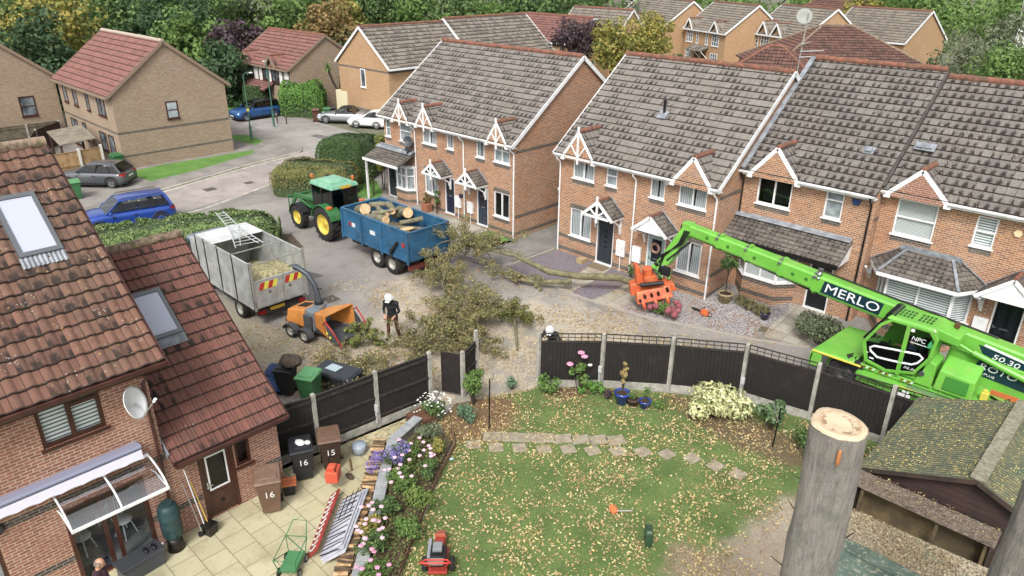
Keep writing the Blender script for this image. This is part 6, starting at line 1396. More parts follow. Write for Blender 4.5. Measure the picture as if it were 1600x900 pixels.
q_('cab_shell', lambda m: (m.hexa([(-6.2,23.72,1.2),(-4.3,23.72,1.2),(-4.3,23.78,1.2),(-6.2,23.78,1.2)],[(-5.6,23.72,2.95),(-4.4,23.72,2.95),(-4.4,23.78,2.95),(-5.6,23.78,2.95)]), m.box(-4.42,22.8,1.3,-4.3,23.72,2.9), m.box(-6.1,22.8,1.2,-4.3,23.75,1.28)), MG)
q_('cab_roof', lambda m: (m.hexa([(-5.75,22.66,2.96),(-4.3,22.66,2.96),(-4.3,23.82,2.96),(-5.75,23.82,2.96)],[(-5.68,22.72,3.08),(-4.38,22.72,3.08),(-4.38,23.78,3.08),(-5.68,23.78,3.08)]), m.hexa([(-4.4,22.9,2.7),(-3.75,23.1,2.55),(-3.75,23.8,2.55),(-4.4,23.8,2.7)],[(-4.4,22.85,3.06),(-3.75,23.05,2.85),(-3.75,23.8,2.85),(-4.4,23.8,3.06)])), MG, bev=.04)
for k in (0,5): q_('roof_vent', lambda m: [m.box(-5.5+(i+k)*.11,22.95+j*.22,3.081,-5.43+(i+k)*.11,23.1+j*.22,3.086) for i in range(4) for j in range(3)], P('vent_dark_green','1d4a12',.6), bev=0)
q_('windscreen', lambda m: m.poly([(-6.26,22.8,1.95),(-6.26,23.7,1.95),(-5.78,23.7,2.92),(-5.78,22.8,2.92)]), CARGL, bev=0, fix=False)
q_('roof_guard', lambda m: (m.cyl((-5.72,22.75,3.0),(-5.72,23.75,3.0),.1,n=10), *[m.beam((-6.3,y,2.0),(-5.8,y,2.95),.04,.04) for y in (22.85,23.68)], *[m.tube([(-5.66+.14*cos(a),22.8+i*.11,3.02+.14*sin(a)) for a in [pi*k/5 for k in range(6)]], .02, 5) for i in range(9)]), BLACKP, bev=0)
q_('wiper_arm', lambda m: m.cyl((-6.42,23.25,1.85),(-5.9,23.1,2.8),.022,n=6), BLACKP, bev=0)
q_('seat', lambda m: (m.box(-5.1,23.0,1.45,-4.6,23.5,1.65), m.box(-4.75,23.0,1.6,-4.58,23.5,2.4)), DKPL, bev=.04)
q_('console', lambda m: (m.box(-5.95,22.95,1.3,-5.7,23.5,1.8), m.tube([(-5.65,23.25+.17*cos(a),1.85+.17*sin(a)) for a in [pi*k/6 for k in range(12)]],.018,6,closed=True)), DKPL)
for y in (22.66,):
 q_('work_lamp', lambda m: m.cyl((-4.42,22.66,1.55),(-4.42,22.75,1.55),.08,n=14), CHROME, bev=0)
q_('beacon', lambda m: (m.cyl((-4.0,23.55,2.86),(-4.0,23.55,2.98),.04,n=8), m.cyl((-4.0,23.55,2.98),(-4.0,23.55,3.1),.08,n=12)), P('brown_beacon','5b3a20',.4), bev=0)
for x0 in (-6.1, -5.6, -4.95):
 for i in range(4): q_('hazard_stripe', lambda m: m.hexa([(x0+i*.1,22.66,1.1),(x0+.05+i*.1,22.66,1.1),(x0+.05+i*.1,22.69,1.1),(x0+i*.1,22.69,1.1)],[(x0+.03+i*.1,22.66,1.16),(x0+.08+i*.1,22.66,1.16),(x0+.08+i*.1,22.69,1.16),(x0+.03+i*.1,22.69,1.16)]), MWH if i % 2 else REDL, bev=0)
q_('turret', lambda m: (m.hexa([(-6.3,22.72,1.0),(1.0,22.9,1.0),(1.0,25.0,1.0),(-6.3,24.6,1.0)],[(-6.2,22.75,1.16),(1.0,22.95,1.16),(1.0,24.95,1.16),(-6.2,24.55,1.16)]), m.hexa([(-4.62,22.72,1.14),(-4.1,22.72,1.14),(-4.1,23.6,1.14),(-4.62,23.6,1.14)],[(-4.3,22.8,2.0),(-4.1,22.8,1.9),(-4.1,23.6,1.9),(-4.3,23.6,2.0)])), MG, bev=.03)
q_('engine_box', lambda m: (m.hexa([(-4.05,22.72,1.15),(-3.0,22.72,1.15),(-3.0,23.6,1.15),(-4.05,23.6,1.15)],[(-4.0,22.82,1.8),(-3.02,22.82,1.74),(-3.02,23.55,2.0),(-4.0,23.55,2.05)])), MG, bev=.04)
q_('engine_grille', lambda m: m.hexa([(-3.8,22.70,1.28),(-3.15,22.70,1.28),(-3.15,22.76,1.28),(-3.8,22.76,1.28)],[(-3.78,22.77,1.68),(-3.15,22.77,1.66),(-3.15,22.83,1.66),(-3.78,22.83,1.68)]), P('mesh_green','2b7a14',.7), bev=0)
q_('rear_tower', lambda m: (m.hexa([(-4.2,23.95,1.14),(1.2,23.95,1.14),(1.2,24.1,1.14),(-4.2,24.1,1.14)],[(-4.1,23.95,2.15),(1.2,23.95,1.85),(1.2,24.1,1.85),(-4.1,24.1,2.15)]), m.hexa([(-4.2,24.85,1.14),(1.2,24.85,1.14),(1.2,25.0,1.14),(-4.2,25.0,1.14)],[(-4.1,24.85,2.15),(1.2,24.85,1.85),(1.2,25.0,1.85),(-4.1,25.0,2.15)])), MG, bev=.03)
q_('name_panel', lambda m: m.hexa([(-3.42,23.935,1.52),(-1.1,23.935,1.33),(-1.1,23.948,1.33),(-3.42,23.948,1.52)],[(-3.25,23.935,2.0),(-1.0,23.935,1.84),(-1.0,23.948,1.84),(-3.05,23.948,2.02)]), MDK, bev=0)
pm = plane_M((-2.72,23.93,1.78),(1,0,-.09),(0,0,1)); text('lettering', 'ROTO', .27, pm, MWH, mh, shear=.2, xs=1.35)
pm = plane_M((-2.95,23.93,1.58),(1,0,-.09),(0,0,1)); text('lettering', 'S PLUS', .1, pm, MWH, mh, xs=1.4)
bd = Vector((-1,0,.098)).normalized(); ORI = Vector((-2.24,24.28,2.54))   # near-top line passes z 2.54 here
def bpt(x, up=0, y=24.28): return Vector((x, y, 2.54-.098*(x+2.24)+up))
def section(x0, x1, h, w, nm='boom_section'):
 def f(m):
  lo = []; hi = []
  a, b = bpt(x0), bpt(x1)
  c_ = .05
  for p in (a, b):
   lo.append([(p.x,24.28-w/2+c_,p.z-h),(p.x,24.28+w/2-c_,p.z-h),(p.x,24.28+w/2,p.z-h+.08),(p.x,24.28+w/2,p.z-.06),(p.x,24.28+w/2-c_,p.z),(p.x,24.28-w/2+c_,p.z),(p.x,24.28-w/2,p.z-.06),(p.x,24.28-w/2,p.z-h+.08)])
  vs = lo[0]+lo[1]; m.add(vs, [(i,(i+1)%8,(i+1)%8+8,i+8) for i in range(8)]+[tuple(range(7,-1,-1)), tuple(range(8,16))])
 return q_(nm, f, MG, bev=.008)
secs = [(-13.7,-12.3,.46,.40),(-12.55,-11.1,.50,.43),(-11.35,-9.8,.55,.47),(-10.0,-8.5,.60,.51),(-8.7,1.6,.66,.55)]
for x0, x1, h, w in secs: section(x0, x1, h, w)
for (x, h, w) in ((-12.5,.53,.47),(-11.3,.57,.51),(-9.95,.62,.55),(-8.65,.69,.59)):
 def f(m, x=x, h=h, w=w):
  a, b = bpt(x, .015), bpt(x+.14, .015)
  m.hexa([(a.x,24.28-w/2,a.z-h),(b.x,24.28-w/2,b.z-h),(b.x,24.28+w/2,b.z-h),(a.x,24.28+w/2,a.z-h)],[(a.x,24.28-w/2,a.z),(b.x,24.28-w/2,b.z),(b.x,24.28+w/2,b.z),(a.x,24.28+w/2,a.z)])
 co_ = q_('boom_collar', f, MG)
 q_('wear_pad', lambda m: (m.box(x-.02,24.28-w/2-.05,bpt(x).z-.12,x+.1,24.28-w/2,bpt(x).z-.02), m.box(x+.02,24.28-w/2+.02,bpt(x).z+.015,x+.12,24.28-w/2+.12,bpt(x).z+.09)), CHROME, par=mh)
 q_('pad_bolts', lambda m: [m.cyl((x+.02+i*.1,24.28-w/2-.03,bpt(x).z-h+.06),(x+.02+i*.1,24.28-w/2+.0,bpt(x).z-h+.06),.03,n=8) for i in range(3)], BLACKP, bev=0)
for x in (-12.9,-12.0,-10.9,-9.4,-8.9,-8.2,-7.9):   # oval lightening holes, seen as dark rims
 if x > -8.5: continue
 q_('boom_hole', lambda m: (lambda p, h, w: m.cyl((p.x,24.28-w/2-.004,p.z-h*.5),(p.x,24.28-w/2+.002,p.z-h*.5),.07,n=14))(bpt(x), *[(s[2],s[3]) for s in secs if s[0] <= x <= s[1]][-1]), P('hole_green','2a6a10',.6), bev=0)
q_('boom_hoses', lambda m: (m.tube([bpt(-8.6,.07,24.4),bpt(-7,.05,24.42),bpt(-5,.06,24.4),bpt(-3,.04,24.42)], .03, 6), m.tube([bpt(-13.2,-.46,24.18),bpt(-10,-.62,24.2),bpt(-8.7,-.72,24.2)], .03, 6), m.beam(bpt(-12.4,-.5,24.25),bpt(-8.6,-.7,24.25),.08,.08)), BLACKP, bev=0)
q_('boom_lamps', lambda m: (m.box(-8.55,24.02,2.54+.62,-8.4,24.12,3.42), m.sph((-8.48,24.0,3.22),.07,8,6), m.sph((-8.48,23.98,3.08),.06,8,6)), CHROME, bev=0)
ys = 24.28-.275-.006
a_, b_ = bpt(-8.35), bpt(-6.35)
q_('name_panel', lambda m: m.hexa([(-8.35,ys,a_.z-.55),(-6.35,ys,b_.z-.55),(-6.35,ys+.004,b_.z-.55),(-8.35,ys+.004,a_.z-.55)],[(-8.25,ys,a_.z-.1),(-6.25,ys,b_.z-.1),(-6.25,ys+.004,b_.z-.1),(-8.25,ys+.004,a_.z-.1)]), MDK, bev=0)
text('lettering', 'MERLO', .46, plane_M((-7.3,ys-.004,bpt(-7.3).z-.325),(1,0,-.098),(0,0,1)), MWH, mh, shear=.12, xs=1.28)
q_('name_panel', lambda m: m.hexa([(-3.2,ys,bpt(-3.2).z-.5),(-1.0,ys,bpt(-1).z-.56),(-1.0,ys+.004,bpt(-1).z-.56),(-3.2,ys+.004,bpt(-3.2).z-.5)],[(-3.4,ys,bpt(-3.4).z-.2),(-1.0,ys,bpt(-1).z-.34),(-1.0,ys+.004,bpt(-1).z-.34),(-3.4,ys+.004,bpt(-3.4).z-.2)]), MDK, bev=0)
q_('white_stripe', lambda m: m.beam((-3.25,ys-.004,bpt(-3.25).z-.15),(-1.0,ys-.004,bpt(-1).z-.3),.012,.07), MWH, bev=0)
text('lettering', '50.30', .24, plane_M((-2.62,ys-.006,bpt(-2.62).z-.41),(1,0,-.12),(0,0,1)), MWH, mh, shear=.2, xs=1.4)
q_('lift_ram', lambda m: (m.cyl((-4.1,23.75,2.45),(-3.4,23.8,2.2),.05,n=10), m.cyl((-3.45,23.8,2.22),(-1.6,23.9,1.75),.1,n=12)), MG, bev=0)
q_('ram_rod', lambda m: (m.cyl((-4.15,23.74,2.48),(-3.4,23.8,2.21),.035,n=10)), CHROME, bev=0)
text('lettering', 'NPC', .2, plane_M((-4.74,22.70,2.58),(1,0,-.02),(0,0,1)), MWH, mh, shear=.15, ext=.002)
q_('underline', lambda m: m.box(-4.95,22.70,2.43,-4.5,22.71,2.45), MWH, bev=0)
q_('tree_logo', lambda m: m.prism([(-4.5,2.42),(-4.3,2.42),(-4.36,2.52),(-4.33,2.52),(-4.4,2.68),(-4.47,2.52),(-4.44,2.52)],22.70,22.71,'y'), P('logo_green','2f9a5a',.5), bev=0)
for b_ in ((-5.0,22.70,2.78,-4.9,22.708,2.88),(-6.12,22.70,1.62,-6.04,22.705,1.66),(-5.98,22.70,1.46,-5.84,22.705,1.51)): q_('sticker', lambda m: m.box(*b_), MWH, bev=0)
text('lettering', '50.30', .11, plane_M((-4.78,22.698,1.56),(1,0,0),(0,0,1)), MWH, mh, shear=.2, xs=1.5, ext=.002)
q_('chassis_label', lambda m: (m.box(-4.9,22.4,.68,-4.5,22.42,.85), m.box(-4.75,22.39,.86,-4.55,22.41,.93)), MWH, bev=0)
ARM0, ARM1 = Vector((-13.85,24.28,3.45)), Vector((-14.72,24.0,1.75))
q_('boom_head', lambda m: (m.box(-14.05,24.08,3.2,-13.68,24.48,3.72), m.box(-14.08,24.05,3.0,-13.8,24.5,3.25)), MG, bev=.04)
q_('head_cover', lambda m: m.box(-14.08,24.06,3.25,-14.055,24.5,3.62), BLACKP)
q_('drop_arm', lambda m: (m.hexa([ARM1+Vector(p) for p in ((-.2,-.24,0),(.42,-.24,.15),(.42,.2,.15),(-.2,.2,0))],[ARM0+Vector(p) for p in ((-.16,-.2,.1),(.2,-.2,.0),(.2,.2,.0),(-.16,.2,.1))])), MG, bev=.03)
q_('arm_hoses', lambda m: [m.tube([ARM0+Vector((.0+i*.07,-.26,.0)), ARM0.lerp(ARM1,.35)+Vector((.18+i*.05,-.32,.05)), ARM0.lerp(ARM1,.7)+Vector((-.05-i*.05,-.3,0)), ARM1+Vector((i*.06,-.3,-.35))], .024, 6) for i in range(4)], BLACKP, bev=0)
q_('arm_linkage', lambda m: (m.cyl(ARM0+Vector((.25,-.2,-.45)), ARM1+Vector((.35,-.2,.35)), .05, n=8), m.cyl(ARM1+Vector((.1,-.35,.25)), ARM1+Vector((.1,.3,.25)), .07, n=10), m.cyl(ARM1+Vector((-.1,-.3,.05)), ARM1+Vector((-.1,.3,.05)), .09, n=10), m.box(-14.5,23.6,1.5,-14.15,23.8,1.85)), DKPL, bev=.01)
q_('yoke', lambda m: (m.beam((-15.0,23.75,1.75),(-14.3,24.0,1.55),.22,.12), m.beam((-14.95,23.7,1.7),(-14.4,23.6,1.35),.1,.1), m.beam((-14.3,24.0,1.55),(-14.2,23.75,1.35),.1,.12)), MG, bev=.02)
GO = P('grapple_orange', 'c4652a', .4, c2='b8481a', scale=4, dirt=('6a4630', 7, .4))
gs = thing('grapple_saw', 'orange tree grapple saw hanging from the tip of the green boom, just above the ground', 'grapple saw', (-14.6,23.6,.2))
gm = rotz(rad(48), (-14.5,23.4,.2)) @ Matrix.Rotation(rad(-13), 4, 'Y') @ Matrix.Diagonal((.98,1.3,1.2,1))
def gb_(name, fn, mat, bev=.015):
 m = MB(); m.M = gm; fn(m); return m.build(name, mat, gs, world=True, bevel=bev)
gb_('rotator', lambda m: (m.cyl((-.05,.05,1.15),(-.05,.05,1.4),.2,n=16), m.box(-.3,-.2,.95,.25,.25,1.18)), GO)
gb_('top_bracket', lambda m: (m.hexa([(-.6,-.15,1.0),(-.3,-.2,.95),(-.3,.3,.95),(-.6,.25,1.0)],[(-.55,-.12,1.65),(-.38,-.15,1.6),(-.38,.25,1.6),(-.55,.2,1.65)])), GO, .03)
gb_('body', lambda m: (m.hexa([(-.75,-.35,.35),(.75,-.35,.35),(.75,.1,.3),(-.75,.1,.3)],[(-.7,-.2,.72),(.7,-.2,.72),(.65,.25,.85),(-.65,.25,.85)]), m.hexa([(-.9,-.05,.55),(-.35,-.1,.6),(-.35,.4,.6),(-.9,.35,.55)],[(-.85,0,.95),(-.4,-.05,1.0),(-.4,.35,1.0),(-.85,.3,.95)])), GO, .04)
gb_('body_holes', lambda m: [m.cyl((x,-.36+.0,.56),(x,-.27,.6),.055,n=12) for x in (-.4,-.12,.16)]+[m.cyl((-.62,-.38,.45),(-.62,-.3,.5),.05,n=12), m.cyl((.55,-.35,.62),(.55,-.24,.66),.06,n=12)], BLACKP, 0)
gb_('hydraulic_ram', lambda m: (m.cyl((-.5,-.25,1.0),(.45,-.3,.92),.07,n=10), m.cyl((-.1,.1,1.2),(.3,-.1,.8),.05,n=8)), DKPL, 0)
gb_('hoses', lambda m: [m.tube([(.05+i*.08,.0,1.35),(.25+i*.06,-.25,1.25),(.3+i*.05,-.2,1.0)],.02,6) for i in range(3)], BLACKP, 0)
for s in (-1, 0, 1):
 gb_('claw', lambda m: m.tube([(s*.5,-.2,.4),(s*.5,-.38,.28),(s*.48,-.34,.12)], [.09,.08,.04], 8), GO, 0)
gb_('saw_box', lambda m: m.hexa([(.5,-.1,.5),(.95,-.2,.45),(.95,.15,.45),(.5,.3,.5)],[(.5,-.05,.78),(.9,-.15,.7),(.9,.12,.7),(.5,.25,.8)]), GO, .02)
# ================================================================ vegetation
import numpy as np
RS = np.random.RandomState(11)
def leaf_mat(name, cols, rough=.75, trans=.25):
 t = NT(name); g = t.new('ShaderNodeNewGeometry'); r = g.outputs['Random Per Island']
 x = t.new('ShaderNodeValToRGB'); e = x.color_ramp.elements; x.color_ramp.interpolation = 'LINEAR'
 while len(e) > 1: e.remove(e[-1])
 e[0].position = 0; e[0].color = lin(cols[0])
 for i, c in enumerate(cols[1:]): k = e.new((i+1)/(len(cols)-1)); k.color = lin(c)
 t.L(r, x.inputs[0]); c = x.outputs[0]
 big = t.ramp(t.noise(.6, 3), .35, .7); c = t.mix(t.math('MULTIPLY', big, .35), c, lin(cols[0]))
 t.put(t.b.inputs['Base Color'], c); t.b.inputs['Roughness'].default_value = rough
 if trans:
  tl = t.new('ShaderNodeBsdfTranslucent'); t.L(c, tl.inputs[0]); mx = t.new('ShaderNodeMixShader'); mx.inputs[0].default_value = trans
  t.L(t.b.outputs[0], mx.inputs[1]); t.L(tl.outputs[0], mx.inputs[2]); t.L(mx.outputs[0], t.o.inputs[0])
 return t.m
def leaves(name, C, Nn, size, mat, parent=None, ratio=.55, jit=.6, rs=RS, flat=False, sizevar=.35):
 """one rhombic leaf per centre; Nn = preferred normals"""
 C = np.asarray(C, float); n = len(C); Nn = np.asarray(Nn, float)+rs.normal(0, jit, (n, 3)) if not flat else np.asarray(Nn, float)+rs.normal(0, .12, (n, 3))
 Nn /= np.linalg.norm(Nn, axis=1, keepdims=True)+1e-9
 r = rs.normal(0, 1, (n, 3)); u = np.cross(Nn, r); u /= np.linalg.norm(u, axis=1, keepdims=True)+1e-9; v = np.cross(Nn, u)
 s = size*(1+rs.uniform(-sizevar, sizevar, (n, 1)))
 P0 = C-u*s*.5; P2 = C+u*s*.5; P1 = C+v*s*ratio*.5+Nn*s*.08; P3 = C-v*s*ratio*.5+Nn*s*.08
 V = np.stack([P0,P1,P2,P3], 1).reshape(-1, 3)
 me = bpy.data.meshes.new(name); me.vertices.add(4*n); me.vertices.foreach_set('co', V.ravel()); me.loops.add(4*n)
 me.loops.foreach_set('vertex_index', np.arange(4*n)); me.polygons.add(n); me.polygons.foreach_set('loop_start', np.arange(n)*4)
 me.update(calc_edges=True); me.validate(); me.materials.append(mat)
 o = bpy.data.objects.new(name, me); COL.objects.link(o)
 if parent is not None: o.parent = parent
 return o
def clump_points(n, centers, rad_, rs=RS, shell=.55, up=.2):
 """points in shells round clump centres"""
 centers = np.asarray(centers, float); k = rs.randint(0, len(centers), n); d = rs.normal(0, 1, (n, 3)); d /= np.linalg.norm(d, axis=1, keepdims=True)
 rr = np.asarray(rad_, float)[k] if np.ndim(rad_) else np.full(n, rad_)
 r = rr*(shell+(1-shell)*rs.uniform(0, 1, n))**.8*rs.uniform(.75, 1.12, n)
 P_ = centers[k]+d*r[:, None]*np.array([1,1,.85]); N_ = d+np.array([0,0,up]); return P_, N_
G_OAK = leaf_mat('oak_green', ['3a5228','4a6632','5c7a3c','708c46','465e2e']); G_DK = leaf_mat('dark_green_leaf', ['2e4628','3a5632','4a683e','36502c']); G_LT = leaf_mat('light_green_leaf', ['4b6a2a','5d7d34','759344','567430'])
G_YL = leaf_mat('turning_yellow_leaf', ['5f7030','8c8a3a','b3a040','6c7a34','c2a545']); G_OR = leaf_mat('turning_orange_leaf', ['7c6a38','957440','66683a','a57e48','5c6434']); G_PUR = leaf_mat('purple_leaf', ['43333a','554149','65505a','3a2c33','5e5548'])
G_GRY = leaf_mat('grey_green_leaf', ['5d6a4a','727d5c','868e6a','525e42']); G_BRN = leaf_mat('browning_leaf', ['6a5f3c','96804e','66743e','a89660','52633a','84724a','7c8c4a','b59e68','5a5436','8a9452'], trans=.15)
TRUNKM = P('tree_bark', '4d4236', .95, c2='3a3229', scale=6, bump=1, bscale=18)
def in_poly(P_, poly):
 x, y = P_[:,0], P_[:,1]; ins = np.zeros(len(P_), bool); j = len(poly)-1
 for i in range(len(poly)):
  xi, yi = poly[i]; xj, yj = poly[j]; c = ((yi > y) != (yj > y)) & (x < (xj-xi)*(y-yi)/(yj-yi+1e-12)+xi); ins ^= c; j = i
 return ins
def scatter(poly, n, dens=None, seed=0):
 rs = np.random.RandomState(seed); a = np.array(poly); lo, hi = a.min(0), a.max(0); P_ = rs.uniform(lo, hi, (n, 2)); P_ = P_[in_poly(P_, poly)]
 if dens is not None:
  d = np.array([dens(x, y) for x, y in P_]); P_ = P_[rs.uniform(0,1,len(P_)) < d]
 return P_
def tree(name, label, x, y, h, r, mat, n=2600, leaf=.42, cat='tree', group=None, seed=0, squash=.85, crown_z=None, nb=26, mats2=None, trunk_r=.16, core=True):
 rs = np.random.RandomState(seed+100); rn = random.Random(seed)
 t = thing(name, label, cat, (x, y, 0), rn.uniform(0, 6), group)
 cz = crown_z or h-r*squash
 cs = []; rr = []
 for i in range(nb):
  d = Vector((rn.gauss(0,1), rn.gauss(0,1), rn.gauss(0,1)+.25)).normalized(); k = rn.uniform(.45, .95)
  cs.append((d.x*r*k*.8, d.y*r*k*.8, cz+d.z*r*k*squash)); rr.append(r*rn.uniform(.2, .42))
 m = MB(); m.tube([(0,0,0),(.05*r,0,cz*.4),(-.03*r,.05*r,cz*.8),(0,0,cz+r*.3)], [trunk_r*1.3,trunk_r,trunk_r*.8,trunk_r*.3], 8)
 for c in cs[:12]: m.tube([(0,0,cz*.55+rn.uniform(0,.3)*r), (c[0]*.45,c[1]*.45,(cz*.7+c[2])/2), c], [trunk_r*.45,trunk_r*.3,trunk_r*.1], 5)
 m.build('trunk', TRUNKM, t)
 P_, N_ = clump_points(n, cs, rr, rs)
 q = rs.normal(0, 1, (n//4, 3)); q /= np.linalg.norm(q, axis=1, keepdims=True); q = q*rs.uniform(.2, .75, (n//4, 1))*np.array([r*.75,r*.75,r*squash*.8])+np.array([0,0,cz])
 P_ = np.vstack([P_, q]); N_ = np.vstack([N_, q-np.array([0,0,cz])])
 P_[:, 2] = np.maximum(P_[:, 2], .15)
 leaves('crown', P_, N_, leaf, mat, t, rs=rs)
 return t
GW = 'trees of the wood at the top of the picture'
def far(px, z, d):    # a point on the ray at horizontal distance d
 r = FW + RR*((px-800)/FPX) + UU*(390/FPX); hl = math.hypot(r.x, r.y); return r.x/hl*d, r.y/hl*d
W = [ # px, distance, height, radius, material, label
 (15,92,13,6.0,G_OAK,'green tree with a few yellowing leaves in the top left corner'),
 (90,88,13.5,5.0,G_YL,'tree with yellow-tipped upper branches above the left gable house'),
 (60,80,9.5,4.2,G_DK,'dark low tree behind the roof of the left-most gable house'),
 (150,98,15,6.5,G_OAK,'tall green tree right of the yellow-tipped tree at the top left'),
 (205,92,12.5,5.0,G_OAK,'mid green tree directly above the ridge of the grey-brown house'),
 (265,90,13,5.5,G_DK,'deep green tree behind the right end of the grey-brown house roof'),
 (300,84,9.5,4.2,G_LT,'mid green tree over the right slope of the grey-brown gable'),
 (330,96,15,5.5,G_OAK,'tall leafy green tree at the top, left of the dark purple bush'),
 (345,76,6.5,3.0,G_DK,'dark bush under the wood, right of the grey-brown house'),
 (372,82,9.5,3.0,G_PUR,'slim dull purple tree between the grey-brown house and the timbered house'),
 (400,100,14,4.6,G_GRY,'grey-green tree behind the purple one at the edge of the wood'),
 (440,98,12,5.2,G_LT,'light green spreading tree above the red timbered house'),
 (478,104,14,4.6,G_OAK,'green tree between the light green and the orange tree'),
 (508,94,11.5,4.2,G_OR,'orange-brown autumn tree above the gap beside the buff gable'),
 (540,100,12,4.0,G_YL,'yellow-green tree right of the orange tree'),
 (572,104,12,5.0,G_OAK,'green tree behind the apex of the buff gable'),
 (615,108,12,5.5,G_DK,'dark green tree above the first grey roof'),
 (650,106,11.5,4.6,G_LT,'light green tree above the long grey roof at the top centre'),
 (695,86,8.0,1.9,G_PUR,'small round grey-purple tree standing on the line of the grey roof'),
 (725,112,11,5.5,G_OAK,'green tree behind the grey roofs left of the top centre'),
 (772,108,10,4.6,G_LT,'pale-stemmed green tree at the top centre'),
 (815,112,11,5.5,G_DK,'dark evergreen above the brown-red roof'),
 (870,118,12,5.5,G_OAK,'broad green tree at the top right of centre'),
 (915,122,11,5.0,G_OAK,'green tree left of the yellow-brick houses'),
]
for i, (px, d, h, r, mt, lb) in enumerate(W):
 x, y = far(px, 0, d); tree('woodland_tree', lb, x, y, h*.85, r*1.12, mt, n=3300, leaf=.48, seed=i, group=GW, crown_z=h*.40, squash=.95)
cs = []; rr = []
rn = random.Random(19)
for i in range(110): px = rn.uniform(-150, 960); d = rn.uniform(88, 108); x, y = far(px, 0, d); cs.append((x, y, rn.uniform(.6, 3))); rr.append(rn.uniform(1.8, 3.2))
P_, N_ = clump_points(16000, cs, rr); P_[:,2] = np.maximum(P_[:,2], .05); tag(leaves('undergrowth', P_, N_, .5, G_DK), 'dark undergrowth along the foot of the wood', 'undergrowth', kind='stuff')
cs = []; rr = []
rn = random.Random(9)
for i in range(230):
 px = rn.uniform(-250, 1000); d = rn.uniform(106, 150); x, y = far(px, 0, d); cs.append((x, y, rn.uniform(2, 10))); rr.append(rn.uniform(2.5, 5))
P_, N_ = clump_points(42000, cs, rr); tag(leaves('woodland', P_, N_, .8, G_OAK), 'deep green wood closing the view behind the individual trees', 'woodland', kind='stuff')
cs = []; rr = []
for i in range(90):
 px = rn.uniform(980, 1900); d = rn.uniform(150, 210); x, y = far(px, 0, d); cs.append((x, y, rn.uniform(1, 7))); rr.append(rn.uniform(2.5, 6))
P_, N_ = clump_points(16000, cs, rr); tag(leaves('woodland', P_, N_, 1.0, G_LT), 'lighter tree belt behind the far houses at the top right', 'woodland', kind='stuff')
def pxtree(name, lb, px, d, h, r, mt, **k):
 x, y = far(px, 0, d); return tree(name, lb, x, y, h, r, mt, **k)
pxtree('garden_tree', 'large round dark purple tree rising behind the middle roofs', 902, 76, 8.6, 3.4, G_PUR, n=3600, leaf=.3, seed=50)
pxtree('garden_tree', 'yellow-green tree with orange base leaves right of the purple tree', 958, 74, 8.0, 2.7, G_YL, n=3200, leaf=.3, seed=51)
pxtree('garden_tree', 'wide pale yellow tree in front of the blank yellow brick gable', 1012, 76, 8.8, 3.3, G_YL, n=3600, leaf=.3, seed=52)
pxtree('conifer', 'small dark green conical tree beside the far porch', 1063, 88, 3.6, 1.1, G_DK, n=900, leaf=.25, seed=53)
pxtree('garden_tree', 'big bright green tree right of the hipped brown roof at the top', 1440, 112, 12.5, 7.0, G_LT, n=5200, leaf=.5, seed=54)
pxtree('garden_tree', 'ochre-tinged tree peeping over the far roof left of the big green tree', 1350, 128, 10, 5.0, G_YL, n=2200, leaf=.5, seed=55)
pxtree('garden_tree', 'grey-green feathery tree at the right edge of the picture', 1575, 84, 9.6, 5.6, G_GRY, n=4200, leaf=.36, seed=56)
pxtree('garden_tree', 'bright green bushy tree just above the right-hand roof ridge', 1585, 66, 7.6, 3.4, G_LT, n=4200, leaf=.28, seed=57, crown_z=5.2)
pxtree('garden_tree', 'small dark bush beside the low outbuilding at the top right', 1470, 96, 4.0, 2.6, G_DK, n=1400, leaf=.32, seed=58)
pl = thing('palm', 'small spiky twin-headed palm in front of the brick gable of the timbered house', 'palm', (-57.8,37.3,0))
m = MB(); m.tube([(0,0,0),(0,.1,2.2),(-.1,.5,3.4)], .12, 8); m.tube([(0,.05,1.8),(.1,-.6,3.0),(.1,-1.0,4.1)], .1, 8); m.build('trunk', TRUNKM, pl)
for cpt in ((-.1,.5,3.5),(.1,-1.0,4.2)):
 m = MB(); rn = random.Random(4)
 for i in range(60):
  a, b = rn.uniform(0,2*pi), rn.uniform(-.5,1.2); d = Vector((cos(a)*cos(b),sin(a)*cos(b),sin(b))); c0 = Vector(cpt); s = d.cross(Vector((0,0,1))).normalized()*.045
  m.poly([c0-s, c0+s, c0+d*.9+Vector((0,0,-.15))])
 m.build('crown', G_LT, pl, fix=False)
CORE = P('hedge_core', '2f3f22', .95, c2='40522c', scale=6, bump=1)
